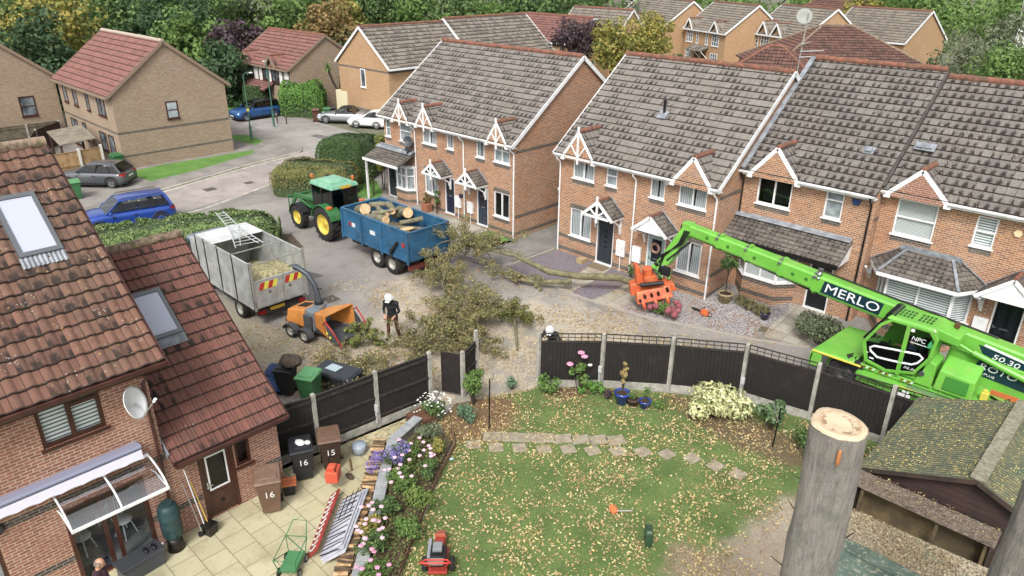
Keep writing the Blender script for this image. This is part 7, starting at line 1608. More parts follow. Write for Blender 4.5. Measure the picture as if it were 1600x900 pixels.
def hedge(name, label, path, w, h, mat, dens=330, leaf=.09, top_round=.35, cat='hedge', seed=0, z0=0, wave=.05):
 """solid hedge along a path; super-elliptic section"""
 t = thing(name, label, cat, (path[0][0], path[0][1], 0)); o = Vector((path[0][0], path[0][1], 0))
 rs = np.random.RandomState(seed); pts = [Vector((p[0], p[1], 0)) for p in path]
 def sect(a): # a in 0..pi ; rounded box
  c, s = cos(a), sin(a); e = top_round
  return (math.copysign(abs(c)**e, c)*w/2, abs(s)**e*h)
 L = sum((b-a).length for a, b in zip(pts, pts[1:])); segs = []
 m = MB(); ns = max(8, int(L/.4)); nc = 12; rows = []
 def at(sv):
  for a, b in zip(pts, pts[1:]):
   l = (b-a).length
   if sv <= l+1e-6: d = (b-a)/l; return a+d*sv, d
   sv -= l
  return pts[-1], (pts[-1]-pts[-2]).normalized()
 for i in range(ns+1):
  t_ = i/ns; k = min(1, (1-abs(2*t_-1)**10))**.35 if 0 < i < ns else .5
  p, d = at(L*t_); sd = Vector((-d.y, d.x, 0)); rows.append([p+sd*(sect(pi*j/nc)[0]*.93*k)+Vector((0,0,z0+sect(pi*j/nc)[1]*.95*k*(1+wave*noise.noise(Vector((t_*L*.8,j*.4,seed))))))-o for j in range(nc+1)])
 m.add([p for r_ in rows for p in r_], [(i*(nc+1)+j,(i+1)*(nc+1)+j,(i+1)*(nc+1)+j+1,i*(nc+1)+j+1) for i in range(ns) for j in range(nc)], 0, smooth=True)
 m.add(rows[0], [tuple(range(nc+1))]); m.add(rows[-1], [tuple(range(nc,-1,-1))])
 m.build('branch_core', CORE, t)
 n = int(L*(w+2*h)*dens); C = np.zeros((n,3)); Nn = np.zeros((n,3))
 for i in range(n):
  tt = rs.uniform(0,1); a = rs.uniform(0,pi);
  if rs.uniform() < .12: tt = rs.choice([0.0,1.0]) + rs.uniform(-.01,.01); kk = rs.uniform(.1,1)
  else: kk = 1
  tt = min(max(tt,0),1); k = min(1,(1-abs(2*tt-1)**10))**.35 if .002 < tt < .998 else .5*kk+.3
  p, d = at(L*tt); sd = Vector((-d.y,d.x,0)); c, s = sect(a); b = 1+wave*2.2*noise.noise(Vector((tt*L*.9,a*1.6,seed+5)))+rs.normal(0,.012)
  q = p+sd*(c*k*b)+Vector((0,0,z0+s*k*b))-o; C[i] = q; nn = sd*(cos(a))+Vector((0,0,sin(a)))+d*((1 if tt > .97 else (-1 if tt < .03 else 0))); Nn[i] = nn
 leaves('foliage', C, Nn, leaf, mat, t, jit=.55, rs=rs); return t
H_MID = leaf_mat('hedge_mid_green', ['4c6832','62803e','7f9652','42592a','929f62','6d8746'], trans=.1); H_OL = leaf_mat('hedge_olive', ['6a6c34','7d7a3e','5c6430','8a8446','566029'], trans=.1); H_DK = leaf_mat('hedge_dark', ['31481f','3c5727','49662f','2b401b'], trans=.1); H_BR = leaf_mat('hedge_bright', ['43701f','548228','679534','3a6219'], trans=.1)
hedge('hedge', 'long thick green hedge between the parked blue SUV and the tipper truck', [(-34.9,8.0),(-34.5,10.8),(-33.4,13.6),(-31.6,16.3)], 3.2, 1.65, H_MID, seed=1, dens=330, leaf=.12, top_round=.42, wave=.06)
hedge('hedge', 'olive-brown square-cut hedge in front of the tractor, beside the pink road', [(-40.2,21.0),(-37.4,23.3),(-36.3,24.0)], 2.7, 1.8, H_OL, seed=2, dens=380, leaf=.1, top_round=.3)
hedge('round_bush', 'large clipped dark green dome-shaped bush between the road and the left terrace', [(-41.3,25.2),(-39.9,26.0),(-38.4,26.9)], 3.8, 2.65, H_DK, seed=3, dens=420, leaf=.1, top_round=.55, cat='bush', wave=.03)
hedge('hedge', 'bright green tall hedge by the bins at the far end of the road', [(-61.4,33.7),(-59.6,35.2),(-58.6,36.2)], 2.8, 2.9, H_BR, seed=4, dens=190, leaf=.17, top_round=.45, wave=.06)
hedge('hedge', 'dark green hedge behind the parked mid blue car', [(-66.5,33.0),(-63.8,33.4)], 1.6, 2.2, H_DK, seed=5, dens=110, leaf=.17)
def bush(name, label, x, y, r, h, mat, n=900, leaf=.09, seed=0, cat='bush', parent_extra=None, group=None, z=0, stems=True, jit=.6, upright=.3, squash=None):
 rs = np.random.RandomState(seed+7); rn = random.Random(seed); t = thing(name, label, cat, (x,y,z), 0, group)
 cs = []; rr = []
 for i in range(9):
  a = rn.uniform(0,2*pi); k = rn.uniform(0,.62); cs.append((cos(a)*r*k, sin(a)*r*k, h*rn.uniform(.35,.78))); rr.append(min(r,h)*rn.uniform(.28,.5))
 P_, N_ = clump_points(n, cs, rr, rs, up=upright); P_[:,2] = np.clip(P_[:,2], .03, h*1.05)
 if stems:
  m = MB()
  for c in cs: m.tube([(c[0]*.15,c[1]*.15,0),(c[0]*.6,c[1]*.6,c[2]*.6),c], [.018,.014,.006], 5)
  m.build('stem', TRUNKM, t)
 leaves('foliage', P_, N_, leaf, mat, t, rs=rs, jit=jit); return t
bush('climbing_shrub', 'yellow-green climber on the left end corner of the left terrace', -36.0, 25.8, .8, 4.0, leaf_mat('climber_leaf',['5c7030','7f8a3a','a39a44','4c6228']), n=1500, leaf=.16, seed=21)
bush('climbing_shrub', 'leafy green climber under the lean-to roof post at the left terrace end', -35.3, 24.6, .5, 2.2, G_OAK, n=700, leaf=.12, seed=22)
bush('lavender_bush', 'silvery grey-green rosemary-like bush in front of the dark door, left of the crane cab', -8.5, 25.3, 1.25, 1.25, G_GRY, n=3600, leaf=.11, seed=23, jit=.9)
bush('garden_bush', 'low green bush at the left edge beyond the near roof ridge', -30.5, 2.6, 1.1, 2.6, G_LT, n=900, leaf=.14, seed=24) if False else None
bush('garden_shrub', 'glossy round green shrub in the garden behind the new pine fence', -53.3, 10.8, 1.5, 2.0, H_BR, n=1500, leaf=.17, seed=25)
bush('garden_shrub', 'orange-tinged shrub peeping above the near roof ridge at the left edge', -58.0, 6.8, 1.8, 3.0, G_OR, n=1200, leaf=.25, seed=26)
bush('roadside_sapling', 'sprawling yellow-leaved sapling in front of the blue SUV bonnet', -36.5, 8.6, .9, 2.3, G_YL, n=420, leaf=.13, seed=27)
def grass_tuft(name, label, x, y, r, h, n, mat, cat='grass plant', group=None, z=0, seed=1):
 rs = np.random.RandomState(seed); m = MB()
 for i in range(n):
  a = rs.uniform(0,2*pi); k = rs.uniform(.2,1); b = Vector((cos(a)*r*.25*k, sin(a)*r*.25*k, 0)); tip = Vector((cos(a)*r*k, sin(a)*r*k, h*rs.uniform(.5,1)*(1.1-.5*k))); mid = (b+tip)/2+Vector((0,0,h*.25)); s = Vector((-sin(a),cos(a),0))*.012
  m.add([b-s,b+s,mid+s*.8,mid-s*.8,tip], [(0,1,2,3),(3,2,4)])
 for v in range(len(m.v)): m.v[v] = m.v[v]+Vector((x,y,z))
 o = m.build(name, mat, None, fix=False); return tag(o, label, cat, group)
STRAW = leaf_mat('straw_grass', ['8a8058','a0946a','6f7048','7d7a50'], trans=.1)
for i, (x, y, lb) in enumerate(((-12.1,26.1,'straw-coloured grass clump against the corner of the bay wall'),(-11.65,25.95,'middle clump of straw-coloured grass below the bay window'),(-11.15,25.8,'straw-green grass clump next to the navy pot'))): grass_tuft('ornamental_grass', lb, x, y, .45, .6, 260, STRAW, seed=i, z=.1)
def pot(name, label, x, y, r, h, mat, z=0, soil=True, taper=.75, group=None):
 t = thing(name, label, 'plant pot', (x,y,z), 0, group); m = MB(); m.lathe([(0,.0),(r*taper,0),(r*.95,h*.8),(r*1.05,h*.82),(r*1.05,h),(r*.92,h),(r*.88,h*.85),(0,h*.85)], (0,0,0), 20); m.build('pot', mat, t)
 m = MB(); m.lathe([(0,.0),(r*.87,0)], (0,0,h*.86), 16); m.build('soil', SOIL, t); return t
SOIL = P('potting_soil', '33271e', .95, c2='45362a', scale=20, bump=1); BLUEG = P('blue_glaze', '17398a', .2, c2='1c4299', scale=3, coat=.6); STONE = P('stone_pot', 'a8966f', .85, c2='8f7d58', scale=5)
pot('plant_pot', 'tan stone pot holding the standard bay tree beside the brick return wall', -12.75, 25.95, .3, .42, STONE, z=.1)
tb_ = tree('standard_bay_tree', 'small ball-headed bay tree in the stone pot', -12.75, 25.95, 1.75, .45, G_OAK, n=1100, leaf=.09, seed=61, trunk_r=.02, nb=12, crown_z=1.35); tb_.location.z = .46
pot('plant_pot', 'navy blue pot with straw grass on the gravel below the bay window', -10.85, 25.7, .2, .3, P('navy_glaze','141d44',.25,coat=.5), z=.06); grass_tuft('potted_grass', 'green-straw grass growing in the navy blue pot', -10.85, 25.7, .35, .4, 160, STRAW, z=.31, seed=9)
pot('plant_pot', 'larger bright blue glazed pot at the foot of the fence, second post', -11.3, 16.85, .24, .42, BLUEG)
o = bush('dead_conifer', 'tall withered brown conifer in the larger blue pot', -11.3, 16.85, .17, 1.45, leaf_mat('withered_leaf',['8a7440','a08a4e','6b5a34','b39c5e'], trans=0), n=900, leaf=.07, seed=31, cat='plant', z=.36)
pot('plant_pot', 'smaller bright blue glazed pot nearer the middle fence post', -10.62, 17.15, .19, .28, BLUEG); bush('potted_plant', 'spindly green plant with a cane in the smaller blue pot', -10.62, 17.15, .2, .7, G_LT, n=150, leaf=.07, seed=32, cat='plant', z=.22)
pot('plant_pot', 'dark brown pot between the two blue pots', -10.98, 17.0, .2, .26, P('brown_pot','4a3a30',.8)); bush('potted_plant', 'small green plant in the dark brown pot', -10.98, 17.0, .2, .3, G_LT, n=160, leaf=.06, seed=33, cat='plant', z=.2)
VAR = leaf_mat('variegated_leaf', ['cdc98c','dcd8a2','a9b070','7d9050','e0dcae'], trans=.1)
bush('variegated_shrub', 'wide cream and green variegated shrub in front of the trellis fence', -8.75, 18.35, 1.15, 1.3, VAR, n=2600, leaf=.13, seed=41, jit=.5)
bush('broadleaf_shrub', 'dark green glossy broad-leaved shrub right of the variegated one', -7.2, 18.9, .6, 1.15, leaf_mat('aucuba_leaf',['3c5a30','4f7040','8aa070','2f4a26']), n=900, leaf=.15, seed=42)
bush('border_plant', 'bright green leafy perennial by the first post of the trellis fence', -13.35, 15.6, .5, .75, G_LT, n=600, leaf=.1, seed=43, cat='plant')
bush('border_plant', 'low green perennials under the pink rose', -12.3, 16.6, .6, .4, H_BR, n=700, leaf=.09, seed=44, cat='plant')
bush('border_plant', 'dull purple-brown low plant beside the larger blue pot', -11.75, 16.75, .25, .5, G_PUR, n=300, leaf=.06, seed=45, cat='plant')
bush('border_plant', 'blue-green leafy plant right of the smaller blue pot', -10.25, 17.45, .3, .35, G_LT, n=260, leaf=.08, seed=46, cat='plant')
bush('border_bush', 'green bush in the shade behind the tall cut trunk, by the fence', -5.9, 18.6, .7, .8, G_OAK, n=700, leaf=.11, seed=47)
PINK = P('pink_petals', 'c97a9c', .7, c2='d79ab2', scale=20); PALEP = P('pale_pink_petals', 'cf9fae', .7, c2='dab6c0', scale=20); WHP = P('white_petals', 'd6d6cc', .7); LILAC = P('lilac_petals', '6f60a8', .7, c2='8a78bd', scale=20); REDP = P('dusky_red_petals', '7c3a40', .8, c2='93505a', scale=14)
def blooms(par_label, name, pts, r, mat, parent, seed=0, n=7):
 rn = random.Random(seed)
 for p in pts:
  m = MB()
  for k in range(n):
   a = 2*pi*k/n; m.sph((p[0]+cos(a)*r*.55, p[1]+sin(a)*r*.55, p[2]+rn.uniform(-.1,.1)*r), r*.5, 6, 4, squash=(1,1,.6))
  m.sph((p[0],p[1],p[2]+r*.25), r*.5, 6, 4, squash=(1,1,.7)); m.build(name, mat, parent)
ro = bush('rose_bush', 'rose bush with three large pink blooms against the black fence', -12.75, 16.45, .42, 1.25, G_LT, n=420, leaf=.1, seed=48)
blooms('', 'bloom', [(.05,.15,1.25),(-.12,.18,1.32),(-.3,-.15,.95)], .12, PINK, ro); blooms('', 'bloom', [(.25,.2,1.0)], .08, WHP, ro)
wd_ = bush('daisy_bush', 'bush covered in small white daisies at the patio corner by the fence gap', -14.75, 11.9, .5, .95, G_OAK, n=1000, leaf=.08, seed=49)
rn = random.Random(5)
m = MB()
for i in range(75):
 a, b = rn.uniform(0,2*pi), rn.uniform(0,.62); z = .5+.45*math.sqrt(max(0,1-(b/.62)**2))*rn.uniform(.8,1.15); m.lathe([(0,.012),(.032,.0)], (cos(a)*b,sin(a)*b,z), 6)
 m.build('daisy_flower', WHP, wd_, fix=False); m = MB()
bush('garden_bush', 'loose green bush beside the tall concrete post at the fence opening', -14.6, 13.4, .55, 1.6, G_LT, n=1500, leaf=.1, seed=50)
bush('border_plant', 'blue-green spurge at the foot of the loose green bush', -14.1, 12.6, .45, .5, leaf_mat('spurge_leaf',['5a7a5c','6f8f6c','4b6a4a']), n=520, leaf=.08, seed=51, cat='plant')
BEDP = [(-14.3,10.9),(-14.1,9.9),(-12.1,8.0),(-10.6,6.3),(-9.7,6.2),(-10.5,7.3),(-12.0,9.3),(-13.4,11.4)]
BEDS = [(-13.9,10.9,'rosemary-like grey shrub at the top of the flower bed',G_GRY,.5,.6),(-13.2,10.7,'yellow-green shrub in the top corner of the bed',G_YL,.35,.45),(-13.5,9.9,'leafy green perennial below the rosemary',G_LT,.5,.55),(-12.6,9.9,'dahlia foliage by the picket edging',G_OAK,.45,.55),(-12.7,9.0,'dahlia foliage in the middle of the bed',G_LT,.5,.55),(-11.9,9.0,'fine grassy green plant beside the edging',leaf_mat('fine_green',['5f7a30','7a8f3c','4c682a']),.55,.6),(-12.1,8.2,'bushy green plant low in the bed beside the wall',G_OAK,.5,.5),(-11.3,8.1,'thin-leaved plant near the lower edging',G_LT,.45,.5),(-11.3,7.2,'flowering foliage at the lower end of the bed',G_OAK,.6,.55),(-10.7,6.6,'leafy mass at the bottom edge of the flower bed',G_LT,.6,.5),(-11.9,7.5,'cosmos foliage leaning over the log stack',G_YL,.4,.5)]
soil = sheet('flower_bed_soil', [(-14.4,11.0),(-14.2,9.9),(-12.2,8.0),(-10.6,6.2),(-9.9,5.6),(-9.6,6.0),(-10.5,7.2),(-12.0,9.3),(-13.35,11.4),(-14.3,11.5)], .3, P('dark_soil','4a3b2c',.95,c2='5f4d38',scale=12,bump=1))
bed_things = []
for i, (x, y, lb, mt, r, h) in enumerate(BEDS): bed_things.append(bush('flower_bed_plant', lb, x, y, r, h, mt, n=1300, leaf=.075, seed=70+i, cat='plant', z=.3))
P_ = scatter(BEDP, 26000, lambda x, y: max(.05, .5+.9*noise.noise(Vector((x*2,y*2,6)))), 44); C_ = np.c_[P_, .32+np.abs(np.random.RandomState(4).normal(0,.12,len(P_)))]
tag(leaves('ground_cover', C_, np.tile([0,0,1],(len(C_),1)), .07, leaf_mat('bed_leaf',['4c6428','5f7a32','7a8a44','8f7a4c','42582a'],trans=.2), jit=.9), 'low mixed green growth filling the flower bed', 'ground cover', kind='stuff')
rn = random.Random(12)
for bi, npk, mt in ((3,6,PALEP),(4,7,PALEP),(8,9,PALEP),(9,6,PINK),(10,6,PALEP),(2,2,PALEP)):
 blooms('', 'bloom', [(rn.uniform(-.4,.4), rn.uniform(-.4,.4), rn.uniform(.5,.75)) for _ in range(npk+3)], .06, mt, bed_things[bi], seed=bi)
as_ = bush('aster_clump', 'lilac-blue aster clump spilling over the grey wall', -13.55, 9.35, .45, .6, G_OAK, n=300, leaf=.06, seed=90, cat='plant', z=.35)
C_, N_ = clump_points(900, [(0,0,.5),(.25,.3,.65),(-.2,-.25,.4),(.3,.05,.45),(-.15,-.5,.25)], .22); leaves('flowers', C_, N_, .055, leaf_mat('aster_petals',['6a5ba6','8273bd','9a8cc8'],trans=.1), as_)
rh = bush('hydrangea', 'dusky red hydrangea under the orange grapple', -14.0, 23.2, .65, .6, G_LT, n=500, leaf=.1, seed=91, cat='bush')
rn = random.Random(2)
for i in range(16):
 a, b = rn.uniform(0,2*pi), rn.uniform(.1,.75); m = MB(); m.sph((cos(a)*b,sin(a)*b,.3+.25*rn.random()), .13, 9, 6, jit=.14, seed=i); m.build('flower_head', REDP, rh)
LAWNP = [(-13.3,11.5),(-12.0,9.4),(-10.55,7.3),(-8.5,4.5),(-1,5),(-1,12),(-3.4,14),(-3.9,16),(-3.9,20.3),(-6.6,20.1),(-8.7,19.6),(-10.6,18.3),(-12.4,17.0),(-13.8,15.6),(-14.9,13.9),(-14.6,11.9)]
def bare(x, y): return min(1, math.exp(-(((x+3.7)/1.9)**2+((y-14.6)/2.3)**2))*1.5)
def dn(x, y):
 v = .5+1.1*noise.noise(Vector((x*.8,y*.8,3)))+.7*noise.noise(Vector((x*2.6,y*2.6,1))); return max(.06, v)*(1-.8*bare(x,y))
F_LEAF = leaf_mat('fallen_leaves', ['bba862','cbbb84','a8824c','94704a','bda274','80603e','cfc494','6e5236'], trans=0)
P_ = scatter(LAWNP, 85000, dn, 1); C_ = np.c_[P_, np.full(len(P_), .035)+RS.uniform(0,.02,len(P_))]
tag(leaves('fallen_leaves', C_, np.tile([0,0,1], (len(P_),1)), .062, F_LEAF, jit=.4, sizevar=.6), 'yellow and brown fallen leaves strewn over the lawn', 'leaves', kind='stuff')
P_ = scatter(LAWNP, 70000, lambda x, y: (1-1.1*bare(x,y))*(.75+.5*noise.noise(Vector((x*1.3,y*1.3,7)))), 2); n = len(P_)
h = RS.uniform(.03,.06,n); a = RS.uniform(0,2*pi,n); ln = RS.normal(0,.02,(n,2)); w = .009
V = np.zeros((n,3,3)); V[:,0,:2] = P_-np.c_[np.cos(a),np.sin(a)]*w; V[:,1,:2] = P_+np.c_[np.cos(a),np.sin(a)]*w; V[:,2,:2] = P_+ln; V[:,:2,2] = .012; V[:,2,2] = .012+h
me = bpy.data.meshes.new('grass_blades'); me.from_pydata(V.reshape(-1,3).tolist(), [], np.arange(3*n).reshape(-1,3).tolist()); me.materials.append(leaf_mat('grass_blade',['596a2f','6b783c','7f8548','4b5b29'], trans=.2))
o = bpy.data.objects.new('grass_blades', me); COL.objects.link(o); tag(o, 'short green grass of the lawn', 'grass', kind='stuff')
def litter(name, label, polyline, n, z, size, mat, seed, dens=None):
 P_ = scatter(polyline, n, dens, seed); C_ = np.c_[P_, np.full(len(P_), z)+np.random.RandomState(seed).uniform(0,.015,len(P_))]
 return tag(leaves(name, C_, np.tile([0,0,1], (len(P_),1)), size, mat, jit=.3), label, 'litter', kind='stuff')
CHL = leaf_mat('dry_chips', ['c4ae80','b08e5c','987242','cdbd92','80603a','a08050','a8a058','8a6a3c'], trans=0)
court = [(-25,10),(-19.5,9),(-16.2,12.8),(-13.9,15.8),(-10.8,18.9),(-8.6,20.3),(-8.7,24.5),(-14,22.5),(-22,22),(-26,17)]
litter('wood_debris', 'leaves, chips and twigs scattered over the courtyard where the tree was felled', court, 60000, .03, .075, CHL, 5, lambda x, y: max(.03, .3+1.0*noise.noise(Vector((x*.5,y*.5,9)))+.4*noise.noise(Vector((x*2,y*2,4))))*(1.3 if y < 17.5 or x > -18 else .7)+(.45 if y < 13.8 and x > -21.5 else 0))
litter('leaf_litter', 'orange-brown leaves on the gravel garden and path', [(-15.5,22.5),(-10.3,24),(-8.9,25),(-9,25.4),(-13.4,25.4),(-13.4,25.6),(-19.4,25.6),(-19,22.4)], 4200, .035, .07, leaf_mat('orange_leaf',['9a6238','b07a48','7f5536','c09a64'],trans=0), 6, lambda x, y: max(.05, .4+1.2*noise.noise(Vector((x*.8,y*.8,2)))))
litter('leaf_litter', 'brown leaves collected along the foot of the patio fence', [(-15.8,9),(-15.3,12.5),(-14.4,12.3),(-14.6,11.2),(-15.2,9)], 1100, .035, .06, CHL, 8)
litter('leaf_litter', 'brown leaves in the bed below the trellis fence', [(-14.9,13.6),(-12.3,17),(-10.5,18.3),(-8.6,19.6),(-6.4,20),(-6.6,18.8),(-10,17.2),(-12.6,15.4),(-14,12.4)], 4200, .04, .06, leaf_mat('brown_leaf',['7a5238','94684a','5f4330','a88560'],trans=0), 9)
def roof_litter(label, x0, x1, y0, y1, zf, n, mat, seed, par=None, size=.05):
 rs = np.random.RandomState(seed); P_ = np.c_[rs.uniform(x0,x1,n), rs.uniform(y0,y1,n)]; keep = np.array([noise.noise(Vector((x*1.5,y*1.5,seed)))+.25 > rs.uniform(-.3,.6) for x, y in P_]); P_ = P_[keep]
 C_ = np.array([(x,y,zf(x,y)+.02) for x, y in P_]); return tag(leaves('leaf_litter', C_, np.tile([-.3,0,1],(len(C_),1)), size, mat, jit=.25), label, 'litter', kind='stuff')
YLIT = leaf_mat('roof_leaves', ['b3a04a','c9b86a','8f8a4a','a8884a','d0c484','767a4a'], trans=0)
roof_litter('yellow leaves lying on the big green shed roof', xl, xm, 15.95, 20.1, lambda x, y: 2.1+(x+3.85)*.9/2.3, 1700, YLIT, 11)
roof_litter('leaves on the right slope of the big shed roof', xm, .7, 15.95, 20.1, lambda x, y: 3.0-(x+1.55)*.9/2.3, 1300, YLIT, 12)
roof_litter('thick tan leaf litter on the nearest shed roof', -3.3, -.45, 13.42, 14.05, lambda x, y: 2.03+(y-13.42)*.45, 5200, leaf_mat('tan_litter',['b3a27e','cbbd9a','8a7350','6f5a40','a8906a'],trans=0), 13, size=.045)
roof_litter('scattered leaves on the slatted log store roof', -3.75, -.9, 15.42, 15.84, lambda x, y: 1.98+(y-15.42)*.4, 500, F_LEAF, 14, size=.04)
BR = P('limb_bark', '7a7454', .95, c2='5d5840', scale=5, bump=1, bscale=25)
def brush(name, label, pts, spread, n, mat, seed, twigs=26, leafs=.12, zc=.8, cat='felled branch', h=1.0, main=None):
 rs = np.random.RandomState(seed); rn = random.Random(seed); t = thing(name, label, cat, (pts[0][0],pts[0][1],0)); o = Vector((pts[0][0],pts[0][1],0))
 P3 = [Vector(p)-o for p in pts]
 m = MB();
 if main: m.tube([Vector(p)-o for p in main[0]], main[1], 9)
 cs = []; rr = []
 for i in range(twigs):
  k = rn.randint(0, len(P3)-2) if len(P3) > 1 else 0; a = P3[k].lerp(P3[k+1], rn.random()) if len(P3) > 1 else P3[0]
  d = Vector((rn.gauss(0,1), rn.gauss(0,1), rn.gauss(.35,.5))).normalized()*spread*rn.uniform(.5,1.1); e = a+d; e.z = max(.08, min(e.z, h*1.3))
  m.tube([a, a.lerp(e,.5)+Vector((0,0,.12)), e], [.034,.02,.007], 5); cs += [tuple(e), tuple(a.lerp(e,.65))]; rr += [spread*.24, spread*.17]
 m.build('limb', BR, t)
 P_, N_ = clump_points(n, cs, rr, rs, shell=.2, up=.4); P_[:,2] = np.maximum(P_[:,2]*.9, .03); leaves('foliage', P_, N_, leafs, mat, t, rs=rs, jit=.8, ratio=.42); return t
butt = [(-14.9,23.7,.75),(-16.5,23.6,.75),(-17.8,22.6,.72),(-18.9,21.9,.8),(-20.4,21.3,1.3),(-21.7,20.7,1.4)]
brush('felled_limb', 'long mossy felled limb gripped by the orange grapple, its leafy top reaching the blue trailer', [(-20.8,21.2,1.4),(-22.2,20.6,1.5),(-23.2,20.1,1.6)], 1.35, 6500, G_BRN, 201, leafs=.1, twigs=44, h=2.3, main=(butt,[.17,.16,.15,.14,.09,.05]))
brush('side_branch', 'thinner forked side branch of the felled limb lying on the slate bed', [(-19.0,21.6,.6),(-20.2,21.2,.4),(-21.0,20.9,.5)], .7, 700, G_BRN, 202, twigs=12, h=.9, main=([(-18.0,22.3,.5),(-19.3,21.5,.32),(-20.6,21.0,.3)],[.12,.1,.06]))
brush('brushwood', 'brown-green brushwood pile reaching up beside the tailgate of the blue trailer', [(-22.4,18.6,.6),(-21.6,18.3,.8),(-21.0,17.6,.7)], 1.25, 5000, G_BRN, 203, leafs=.1, twigs=38, h=1.9)
brush('brushwood', 'large mid courtyard brushwood heap between the trailer and the fence opening', [(-20.0,17.2,.5),(-18.9,17.2,.7),(-18.2,16.6,.6)], 1.4, 7000, G_BRN, 204, leafs=.1, twigs=48, h=1.7)
brush('brushwood', 'greener brushwood heap right of the large heap, with a bare pole sticking out', [(-17.9,18.6,.5),(-17.2,18.2,.7)], .95, 2000, leaf_mat('green_brown_leaf',['5d6a32','77803c','8a7c44','4f5c2c']), 205, twigs=20, h=1.3, main=([(-18.0,18.8,.6),(-17.0,17.8,.35),(-16.0,16.9,.08)],[.06,.05,.04]))
brush('brushwood', 'brushwood heap just behind the tall concrete fence post', [(-18.2,15.4,.35),(-17.3,15.6,.45),(-16.7,15.9,.4)], 1.15, 5200, G_BRN, 206, leafs=.1, twigs=36, h=1.2)
brush('brushwood', 'brown branches spread on the ground behind the standing worker', [(-19.8,15.4,.3),(-18.8,14.4,.35),(-18.0,14.2,.35)], 1.1, 4000, G_BRN, 207, leafs=.1, twigs=30, h=.8)
brush('brushwood', 'leafy branches feeding off the chipper table', [(-21.0,13.2,.55),(-20.3,13.4,.4),(-19.9,13.0,.3)], .65, 2200, leaf_mat('fresh_cut_leaf',['5f7434','7d8c40','a39a58','4f642a']), 208, twigs=20, h=.8)
brush('brushwood', 'low litter of twigs and leaves between the patio fence and the chipper', [(-19.4,11.4,.1),(-18.3,12.0,.12),(-17.3,12.9,.12)], 1.5, 5200, G_BRN, 209, twigs=34, h=.35, leafs=.1)
brush('brushwood', 'small green sprigs lying behind the crouching worker', [(-14.3,17.6,.1),(-13.0,18.6,.12)], .7, 900, G_BRN, 210, twigs=12, h=.35)
t = NT('ash_bark'); ob = t.co(); mp = t.new('ShaderNodeMapping'); mp.inputs['Scale'].default_value = (3.2,3.2,.55); t.L(ob, mp.inputs[0])
f1 = t.noise(5, 8, mp.outputs[0], rough=.75); c = t.mix(t.ramp(f1, .3, .6), lin('958c84'), lin('bfb7ac')); c = t.mix(t.math('MULTIPLY', t.ramp(t.noise(3.0, 4, ob), .5, .68), .55), c, lin('8c9080')); c = t.mix(t.math('MULTIPLY', t.ramp(t.noise(38, 4, ob, rough=.7), .55, .68), .5), c, lin('6a625a'))
t.bump(t.noise(9, 8, mp.outputs[0], rough=.8), 1.0, .16); ASHB = t.fin(c, .95)
t = NT('sawn_end'); ob = t.co(); sp = t.new('ShaderNodeSeparateXYZ'); t.L(ob, sp.inputs[0]); r_ = t.math('SQRT', t.math('ADD', t.math('MULTIPLY', sp.outputs[0], sp.outputs[0]), t.math('MULTIPLY', sp.outputs[1], sp.outputs[1])))
r_ = t.math('ADD', r_, t.math('MULTIPLY', t.noise(3, 3, ob), .12)); ring = t.math('SINE', t.math('MULTIPLY', r_, 190)); c = t.mix(t.ramp(ring, -1, 1), lin('bba585'), lin('c9b597')); ck = t.math('MULTIPLY', t.math('MULTIPLY', t.ramp(r_, .2, .24), t.ramp(r_, .34, .3)), t.ramp(t.noise(6, 5, ob, rough=.7), .48, .56)); c = t.mix(t.math('MULTIPLY', ck, .8), c, lin('7c5c3e'))
mid = t.math('MULTIPLY', t.ramp(r_, .27, .3), t.ramp(r_, .36, .32)); c = t.mix(t.math('MULTIPLY', mid, .4), c, lin('a98a64')); c = t.mix(t.math('MULTIPLY', t.ramp(t.noise(7,5,ob), .52, .68), .4), c, lin('a98c68')); SAWN = t.fin(c, .85)
def cut_trunk(label, x, y, h, r, lean=(0,0), seed=0, flare=.18, burls=()):
 t = thing('cut_tree_trunk', label, 'tree trunk', (x,y,0)); m = MB(); n = 72; K = 90; vs = []
 for i in range(K+1):
  z = h*i/K; k = 1+flare*(1-i/K)**1.5
  for j in range(n):
   a = 2*pi*j/n; w = 1+.1*noise.noise(Vector((cos(a)*1.5,sin(a)*1.5,z*.7+seed)))+.035*noise.noise(Vector((cos(a)*5,sin(a)*5,z*1.6+seed)))+.02*noise.noise(Vector((cos(a)*11,sin(a)*11,z*3+seed)))
   for (ba, bz, bs, bw) in burls: w += bs*math.exp(-(((a-ba+pi)%(2*pi)-pi)/.5)**2-((z-bz)/bw)**2)
   vs.append((x*0+lean[0]*(i/K)+cos(a)*r*k*w, lean[1]*(i/K)+sin(a)*r*k*w, z))
 m.add(vs, [(i*n+j,i*n+(j+1)%n,(i+1)*n+(j+1)%n,(i+1)*n+j) for i in range(K) for j in range(n)], 0, smooth=True); m.build('bark', ASHB, t)
 m = MB(); top = [Vector(v) for v in vs[-n:]]; c0 = sum(top, Vector())/n
 rings = [(1.0,0),(.95,.03),(.75,.035),(.4,.02)]; pv = []
 for k, dz in rings: pv += [c0+(p-c0)*k+Vector((0,0,dz+.02*noise.noise(p*4*k)+.03*noise.noise(p*1.2))) for p in top]
 for v in pv: pass
 off = Vector((c0.x,c0.y,0)); m.add([p for p in pv]+[c0+Vector((0,0,.025))], [(i*n+j,i*n+(j+1)%n,(i+1)*n+(j+1)%n,(i+1)*n+j) for i in range(3) for j in range(n)]+[(3*n+j,3*n+(j+1)%n,4*n) for j in range(n)], 0, smooth=True)
 m.v = [v-off for v in m.v]; o = m.build('sawn_top', SAWN, t); o.location = off; return t
